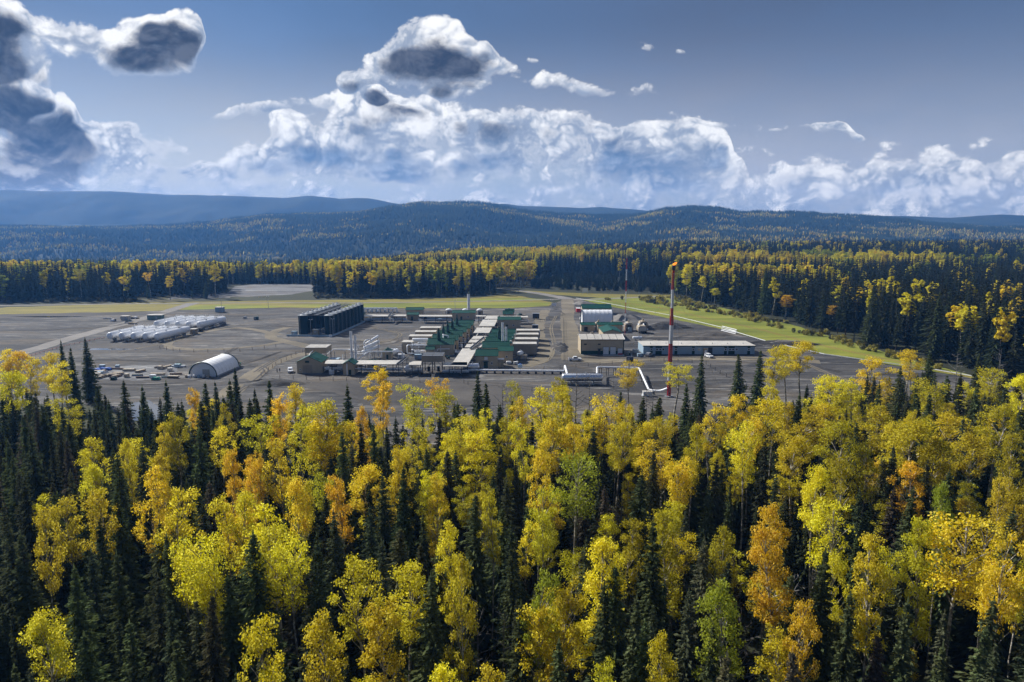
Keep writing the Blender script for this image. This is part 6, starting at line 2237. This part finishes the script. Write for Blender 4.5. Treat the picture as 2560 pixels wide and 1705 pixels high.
vehicle('pickup_truck', 'white pickup truck on the dirt lane left of the garage', 'pickup', U(1437, 902), 0, 'pickup', CARW)
vehicle('parked_car', 'grey car parked at the near corner of the bunkhouse', 'car', U(1622, 891), R(60), 'suv', paint('silver_car_paint', (.42, .43, .45), .3, .3))
vehicle('parked_car', 'white car parked in front of the bunkhouse porch', 'car', U(1772, 894), R(-75), 'suv', CARW)
vehicle('parked_car', 'white car parked left of the pump house', 'car', U(726, 931), R(-70), 'suv', CARW)
vehicle('parked_car', 'white car half hidden behind the garage roof', 'car', U(1478, 842), 0, 'car', CARW)
vehicle('pickup_truck', 'blue-white pickup far off between the trees behind the left yard', 'pickup', U(400, 741), R(160), 'pickup', CARW)
vehicle('parked_car', 'blue car at the forest edge behind the left yard', 'car', U(219, 744), 0, 'suv', paint('blue_car_paint', (.05, .16, .40), .35))
# vacuum truck
p = U(1607, 834)
t = thing('tank_truck', 'bulky tan tank truck parked right of the generator housings', 'truck', (p.x, p.y, .06), 0)
MB().prism([(-2.4, 1.2), (2.4, 1.2), (2.6, 2.4), (2.3, 3.6), (1.6, 4.1), (-1.6, 4.1), (-2.3, 3.6), (-2.6, 2.4)], 0, 6.0, 'y').build('tank_body', TAN_D, t)
MB().box(-1.9, -.08, 1.5, 1.9, -.003, 3.5).build('rear_hatch', GREYROOF, t)
MB().box(-1.3, 6.1, .8, 1.3, 8.2, 3.2).build('cab', TAN, t)
MB().box(-2.0, -.4, .7, 2.0, 8.0, 1.19).build('chassis', DARKST, t)
for y in (1.0, 2.3, 7.2):
    for s in (-1, 1):
        wl = MB().tube([(s * 1.5, y, .55), (s * 2.15, y, .55)], .55, 16).build('wheel', RUBBER, t, True)
        MB().tube([(s * 2.151, y, .55), (s * 2.19, y, .55)], .28, 12).build('rim', STEEL, wl, True)
for s in (-1, 1):
    MB().tube([(s * 1.4, 4.6, 4.0), (s * 1.4, 5.8, 4.4)], .45, 12).build('air_intake', WHITE, t, True)
    MB().box(s * 2.5 - .25, -.3, 2.0, s * 2.5 + .25, .3, 2.8).build('hose_box', WHITE, t)

# --- two people by the car
def person(pos, rz, label, coat, legs):
    """one continuous figure standing upright"""
    me = bpy.data.meshes.new('person')
    J = [(0, 0, .95), (0, 0, 1.2), (0, 0, 1.45), (0, 0, 1.56), (0, .02, 1.72), (.10, 0, .9), (.12, .03, .5), (.12, -.02, .08), (.12, .14, .03), (-.10, 0, .9), (-.13, 0, .5), (-.13, -.03, .08), (-.13, .13, .03),
         (.19, 0, 1.42), (.25, -.03, 1.14), (.24, .08, .9), (.24, .12, .80), (-.19, 0, 1.42), (-.26, -.02, 1.14), (-.22, .10, .92), (-.2, .14, .82)]
    E = [(0, 1), (1, 2), (2, 3), (3, 4), (0, 5), (5, 6), (6, 7), (7, 8), (0, 9), (9, 10), (10, 11), (11, 12), (2, 13), (13, 14), (14, 15), (15, 16), (2, 17), (17, 18), (18, 19), (19, 20)]
    rad_ = [.16, .16, .17, .07, .11, .11, .08, .055, .05, .11, .08, .055, .05, .075, .055, .045, .04, .075, .055, .045, .04]
    me.from_pydata(J, E, [])
    o = link('person', me, None, pos, rz)
    md = o.modifiers.new('skin', 'SKIN')
    for i, sv_ in enumerate(me.skin_vertices[0].data):
        sv_.radius = (rad_[i], rad_[i] * (.75 if i < 3 else 1))
        sv_.use_root = (i == 0)
    o.modifiers.new('smooth', 'SUBSURF').levels = 1
    m, n, out = material('clothing_' + label[:6].strip().replace(' ', '_'))
    z = n.new('ShaderNodeSeparateXYZ')
    n.put(z.inputs[0], n.new('ShaderNodeTexCoord').outputs['Object'])
    c_ = n.mix(n.m('GREATER_THAN', z.outputs[2], .92), legs, coat)
    c_ = n.mix(n.m('GREATER_THAN', z.outputs[2], 1.55), c_, (.35, .22, .16))
    c_ = n.mix(n.m('GREATER_THAN', z.outputs[2], 1.72), c_, (.75, .75, .75))
    pb = n.new('ShaderNodeBsdfPrincipled')
    n.put(pb.inputs['Base Color'], c_)
    n.t.links.new(pb.outputs[0], out.inputs[0])
    me.materials.append(m)
    return tag(o, label, 'person', 'people by the parked car')


p = U(693, 931)
person((p.x, p.y, .05), 2.6, 'person in dark overalls standing on the track, the left one of two', (.06, .06, .08), (.03, .03, .04))
person((p.x + .9, p.y + .4, .05), 3.4, 'person in dark coat standing on the track, the right one of two', (.10, .08, .07), (.03, .035, .05))


# --- fences, barriers, signs
def fence(label, pxs, h=1.6, gap=5.0, mat=DARKST, zb=0.0):
    pts = [U(*p_) for p_ in pxs]
    t = thing('fence', label, 'fence', (pts[0].x, pts[0].y, zb))
    o_ = pts[0]
    post_me = MB().box(-.07, -.07, 0, .07, .07, h).mesh('fence_post', mat)
    for i in range(len(pts) - 1):
        a, b = pts[i] - o_, pts[i + 1] - o_
        n = max(1, int((b - a).length / gap))
        for k in range(n + (1 if i == len(pts) - 2 else 0)):
            c = a.lerp(b, k / n)
            link('post', post_me, t, (c.x, c.y, 0))
        for z in (h * .35, h * .95):
            MB().bar((a.x, a.y, z), (b.x, b.y, z), .05).build('rail', mat, t)
    return t


RUST = paint('rusty_fence', (.14, .085, .06), .8)
fence('rusty post fence along the track below the pump house', [(653, 941), (700, 947), (800, 951), (900, 954), (1000, 956), (1100, 957), (1160, 959)], mat=RUST)
fence('post fence round the track left of the pump house', [(653, 941), (690, 914), (740, 888), (790, 872)], mat=RUST)
fence('post fence in front of the long pipeline', [(1170, 962), (1260, 970), (1330, 978)])
fence('post fence between the pipeline and the dirt lane', [(1360, 925), (1440, 919), (1500, 914), (1560, 908), (1660, 903), (1730, 908)])
fence('rusty post fence round the loop track by the bullets', [(400, 872), (450, 880), (520, 882), (600, 879), (690, 868)], mat=RUST)
fence('post fence slanting down from the bunkhouse yard', [(1765, 912), (1800, 935), (1850, 960), (1900, 985)])
fence('dark fence along the dirt road', [(1409, 800), (1409, 830), (1410, 870), (1410, 905)], gap=4)
fence('dark curved fence by the site entrance', [(1305, 813), (1350, 805), (1395, 795), (1410, 787), (1400, 780), (1370, 777)], h=1.2)
fence('red and white barrier line at the edge of the left yard', [(35, 903), (110, 880), (160, 866), (260, 845)], h=.7, gap=3, mat=paint('barrier_orange', (.45, .10, .06), .6))
wr = [U(1440, 747), U(1503, 757), U(1600, 776), U(1681, 791), U(1806, 821), U(1845, 834), U(1921, 857), U(2060, 888), U(2200, 908), U(2330, 926), U(2480, 952)]
t = thing('guard_rail', 'long white guard rail along the foot of the verge', 'guard rail', (wr[0].x, wr[0].y, 0))
for i in range(len(wr) - 1):
    a, b = wr[i] - wr[0], wr[i + 1] - wr[0]
    MB().bar((a.x, a.y, .62), (b.x, b.y, .62), .12, .3).build('rail', WHITE, t)
    n = max(1, int((b - a).length / 8))
    for k in range(n):
        c = a.lerp(b, k / n)
        MB().box(c.x - .1, c.y - .1, 0, c.x + .1, c.y + .1, .6).build('post', STEEL, t)
for k in range(4):
    a, b = U(1806 - 1 * k, 817 + 3.4 * k), U(1842 - 1 * k, 826 + 3.4 * k)
    o = MB().tube([(0, 0, .3), (b.x - a.x, b.y - a.y, .3)], .22, 10).build('stored_pipe', WHITE, None, True, (a.x, a.y, .05))
    tag(o, f'{["first", "second", "third", "fourth"][k]} white pipe from the top lying beside the guard rail', 'pipe', 'white pipes lying by the guard rail')
p = U(1463, 735)
t = thing('site_sign', 'white notice board on two posts beside the road crossing', 'sign', (p.x, p.y, 0))
MB().box(-2.6, -.1, 1.6, 2.6, .0, 5.2).build('board', WHITE, t)
for x in (-2, 2):
    MB().box(x - .12, .02, 0, x + .12, .22, 5.2).build('post', STEEL, t)
p = U(1385, 768)
t = thing('site_board', 'small white board by the site gate', 'sign', (p.x, p.y, 0))
MB().box(-1.6, -.1, 1.0, 1.6, 0, 3.2).build('board', WHITE, t)
for x in (-1.3, 1.3):
    MB().box(x - .1, .02, 0, x + .1, .2, 3.2).build('post', STEEL, t)

# --- heaps of gravel and spoil
def heap(px, py, w, d, h, mat, label, seed):
    p = U(px, py)
    n, mrings = 26, 7
    g = random.Random(seed)
    wob = [g.uniform(.8, 1.2) for _ in range(n)]
    rg = []
    for k in range(mrings):
        f = k / (mrings - 1)
        z = h * (1 - (1 - f) ** 1.6) if k else -.1
        z = h * math.sin(f * math.pi / 2) ** 1.2
        rg.append([(w / 2 * (1 - f) * wob[i] * math.cos(2 * math.pi * i / n) + g.uniform(-.15, .15), d / 2 * (1 - f) * wob[i] * math.sin(2 * math.pi * i / n) + g.uniform(-.15, .15), z - .05 + (g.uniform(-.1, .1) * h if 0 < k < 6 else 0)) for i in range(n)])
    o = MB().rings(rg, n, False).build('gravel_heap', mat, None, True, (p.x, p.y, .02))
    return tag(o, label, 'heap', 'heaps of gravel and spoil')


heap(1560, 800, 26, 14, 3.8, ROADG, 'grey gravel heap right of the white arch hall', 1)
heap(1662, 820, 30, 16, 3.6, GRAVEL, 'broad grey gravel heap right of the tank truck', 2)
heap(1752, 850, 22, 12, 1.6, DARKG, 'low dark spoil heap behind the bunkhouse', 3)
heap(1790, 838, 20, 10, 1.4, DARKG, 'dark scattered spoil near the stored pipes', 4)
heap(1455, 760, 16, 12, 2.2, ROADG, 'stony mound at the road junction', 5)
heap(1345, 774, 40, 7, 1.3, ROADG, 'long stony mound left of the site entrance', 6)
heap(690, 960, 30, 9, 2.0, GRAVEL, 'long gravel bank below the pump house track', 7)
heap(1950, 862, 40, 12, 2.4, GRAVEL, 'grey gravel bank at the end of the bunkhouse', 8)
heap(1400, 868, 9, 30, 1.6, GRAVEL, 'gravel bank along the dirt road', 9)
heap(720, 815, 26, 12, 1.2, GRAVEL, 'low gravel swell left of the green tanks', 10)

# --- scrap and stores in the laydown yard
gs = random.Random(77)
yard = {'plank_stack': 0, 'steel_beam': 0, 'crate': 0, 'pipe_bundle': 0, 'tarpaulin': 0}
kinds_ = ['plank_stack', 'steel_beam', 'crate', 'pipe_bundle', 'plank_stack', 'steel_beam', 'crate']


def stack_of(kind_, pos, rz, s):
    if kind_ == 'plank_stack':
        t = link('plank_stack', None, None, pos, rz)
        for k in range(3):
            for j in range(3):
                MB().box(-2.2 * s, -.8 + .55 * j, .12 + .28 * k, 2.2 * s + gs.uniform(-.4, .4), -.3 + .55 * j, .36 + .28 * k).build('plank', gs.choice([WOOD, PALLET, PALLET]), t)
        for x in (-1.4, 1.4):
            MB().box(x * s - .1, -.9, 0, x * s + .1, .95, .115).build('bearer', WOOD, t)
    elif kind_ == 'steel_beam':
        t = MB().box(-3 * s, -.25, .1, 3 * s, .25, .16).box(-3 * s, -.04, .16, 3 * s, .04, .6).box(-3 * s, -.25, .6, 3 * s, .25, .66).build('steel_beam', gs.choice([DARKST, RUST, STEEL]), None, False, pos, rz)
    elif kind_ == 'crate':
        t = link('crate', None, None, pos, rz)
        m_ = gs.choice([PALLET, WHITE, BLUEGREY, WOOD, GREYROOF])
        MB().box(-.9 * s, -.7, .15, .9 * s, .7, 1.3).build('body', m_, t)
        MB().box(-.95 * s, -.75, 1.304, .95 * s, .75, 1.4).build('lid', m_, t)
        for x in (-.7, .7):
            MB().box(x * s - .1, -.7, 0, x * s + .1, .7, .15).build('runner', WOOD, t)
    else:
        t = link('pipe_bundle', None, None, pos, rz)
        for k in range(5):
            y, z = ((-.5, .2), (0, .2), (.5, .2), (-.25, .58), (.25, .58))[k]
            MB().tube([(-2.6 * s, y, z), (2.6 * s, y, z)], .22, 8).build('pipe', gs.choice([STEEL, WHITE, GREEN_D, RUST]), t, True)
    return t


spots = []
for i in range(46):
    px, py = (gs.uniform(235, 345), gs.uniform(918, 948)) if i < 22 else (gs.uniform(345, 450), gs.uniform(917, 946))
    if i >= 36:
        px, py = gs.uniform(262, 345), gs.uniform(795, 812)
    spots.append((px, py))
spots.sort()
for i, (px, py) in enumerate(spots):
    k = kinds_[i % 7]
    p = U(px, py)
    o = stack_of(k, (p.x, p.y, .05), gs.choice([0, 0, .2, -.25, 1.4]) + gs.uniform(-.15, .15), gs.uniform(.7, 1.3))
    yard[k] += 1
    zone = 'behind the front bullet tanks' if py < 850 else ('in the scrap yard near the tent' if px > 345 else 'in the left half of the scrap yard')
    tag(o, f'{ORD[min(yard[k] - 1, 19)]} {k.replace("_", " ")} from the left, {zone}', k.split('_')[-1] if k != 'plank_stack' else 'timber stack', 'stores in the laydown yard')
for i, (px, py, l, w_, m_, lb) in enumerate(((232, 928, 7, 2.4, BLUE, 'blue tarpaulin over timber in the scrap yard'), (262, 926, 5, 1.8, BLUE, 'second blue tarpaulin beside the first in the scrap yard'), (446, 916, 2.4, 1.8, paint('green_bin', (.02, .2, .12), .5), 'green covered bin at the far corner of the scrap yard'),
                                             (390, 950, 3, 1.6, paint('green_bin_two', (.02, .22, .14), .5), 'green covered bin at the front of the scrap yard'), (284, 950, 2, 1.6, GREEN_D, 'dark green drum cover in the scrap yard'))):
    p = U(px, py)
    o = MB().prism([(-l / 2, 0), (l / 2, 0), (l / 2 - .2, .8), (l / 4, 1.15), (0, .95), (-l / 4, 1.2), (-l / 2 + .3, .7)], -w_ / 2, w_ / 2, 'y').build('tarpaulin', m_, None, False, (p.x, p.y, .05), .1)
    tag(o, lb, 'tarpaulin')
kind(sheet('gravel_clearing', P((225, 950), (215, 925), (330, 914), (455, 914), (440, 940), (350, 952)), .045, PALEG, 1.5), 'structure', 'pale littered ground of the scrap yard')

# --- pipe bridges between the halls and the central rack
for i, (px, py, side) in enumerate([(1143, 872, -1), (1152, 862, -1), (1160, 851, -1), (1168, 841, -1), (1176, 829, -1), (1203, 873, 1), (1210, 861, 1), (1217, 850, 1), (1224, 839, 1)]):
    p = U(px, py)
    t = thing('pipe_bridge', f'{ORD[i if i < 5 else i - 5]} white pipe bridge from the front on the {"left" if side < 0 else "right"} side of the central rack', 'pipework', (p.x, p.y, 0), 0, 'pipe bridges beside the central rack')
    for k in range(4):
        z, y = 1.2 + .75 * (k % 3), k * .7
        MB().pipe([(side * -2.6, y, z), (side * 1.0, y, z), (side * 1.6, y + .3, z - .9), (side * 1.6, y + .3, .2)], (.24, .17, .2, .14)[k], 8).build('pipe', (WHITE_V, SILVER, WHITE_V, BLUEGREY)[k], t, True)
    for x in (-1.8, .6):
        MB().box(side * x - .1, -.2, 0, side * x + .1, 2.6, 1.0).build('stand', STEEL, t)
    MB().vessel((side * 2.4, 1, .5), (side * 2.4, 1, 2.0), .5, 12).build('filter_pot', WHITE_V, t, True)
# --- standpipes on the hall fronts
for i, (px, py, h) in enumerate([(1137, 878, 5.6), (1147, 868, 5.6), (1158, 858, 5.4), (1168, 848, 5.4), (1280, 884, 6.0), (1284, 872, 5.6), (1286, 862, 5.6), (1205, 885, 4.2)]):
    p = U(px, py)
    t = thing('standpipe', f'{ORD[i]} white standpipe from the left along the hall walls', 'pipe', (p.x, p.y, 0), 0, 'standpipes along the halls')
    MB().pipe([(0, 0, 0), (0, 0, h), (-.9, 0, h), (-.9, 0, h - .8)], .16, 8).build('pipe', WHITE_V, t, True)
    MB().lathe([(.35, 0), (.35, .15)], 10).build('base_flange', STEEL, t)
# --- small equipment standing about the plant
equip = [(815, 925, 'beside the tan cabinet'), (897, 916, 'in front of the left twin stacks'), (935, 905, 'behind the front rack'), (960, 925, 'in front of the front rack'), (1045, 899, 'beside the dark-topped cooler'), (1120, 898, 'behind the front rack by the central rack'),
         (1290, 912, 'right of the annex'), (1310, 900, 'beside the nearest right cooler'), (1060, 800, 'in front of the back screen wall'), (925, 803, 'at the back corner of the green tanks'), (1100, 803, 'near the stack hall'), (1240, 832, 'between rack and right halls'),
         (1330, 845, 'at the cooler ends'), (1480, 836, 'behind the garage at left'), (1555, 846, 'behind the garage at right'), (1590, 884, 'between garage and bunkhouse'), (1600, 893, 'at the corner of the bunkhouse'), (1572, 889, 'right of the garage doors'), (1455, 800, 'left of the white arch hall'),
         (1640, 860, 'behind the bunkhouse roof'), (498, 830, 'at the ends of the front bullets'), (560, 812, 'at the ends of the rear bullets'), (735, 838, 'left of the green tanks'), (640, 800, 'alone on the gravel left of the green tanks'), (1003, 897, 'beside the little shed'),
         (1310, 793, 'right of the back sheds'), (1575, 905, 'on the dirt lane'), (612, 797, 'alone on the left yard')]
for i, (px, py, wh_) in enumerate(equip):
    p = U(px, py)
    s = gs.uniform(.7, 1.4)
    m_ = [WHITE, TAN_D, DARKST, STEEL, BLUEGREY, GREEN_D][i % 6]
    cn = ['white', 'tan', 'dark', 'steel grey', 'blue-grey', 'dark green'][i % 6]
    t = thing('equipment_box', f'{cn} equipment box {wh_}', 'equipment', (p.x, p.y, .05), gs.uniform(-.15, .15))
    MB().box(-1.1 * s, 0, .2, 1.1 * s, 1.3 * s, 1.5 * s).build('body', m_, t)
    MB().box(-1.15 * s, -.05, 1.504 * s, 1.15 * s, 1.35 * s, 1.6 * s).build('lid', m_, t)
    MB().box(-.8 * s, -.05, .4, -.1 * s, -.003, 1.3 * s).build('door', STEEL, t)
    for x in (-.9, .9):
        MB().box(x * s - .1, -.1, 0, x * s + .1, 1.4 * s, .2).build('skid', DARKST, t)
    MB().tube([(.6 * s, .6 * s, 1.6 * s), (.6 * s, .6 * s, 2.3 * s)], .12, 8).build('vent', STEEL, t)
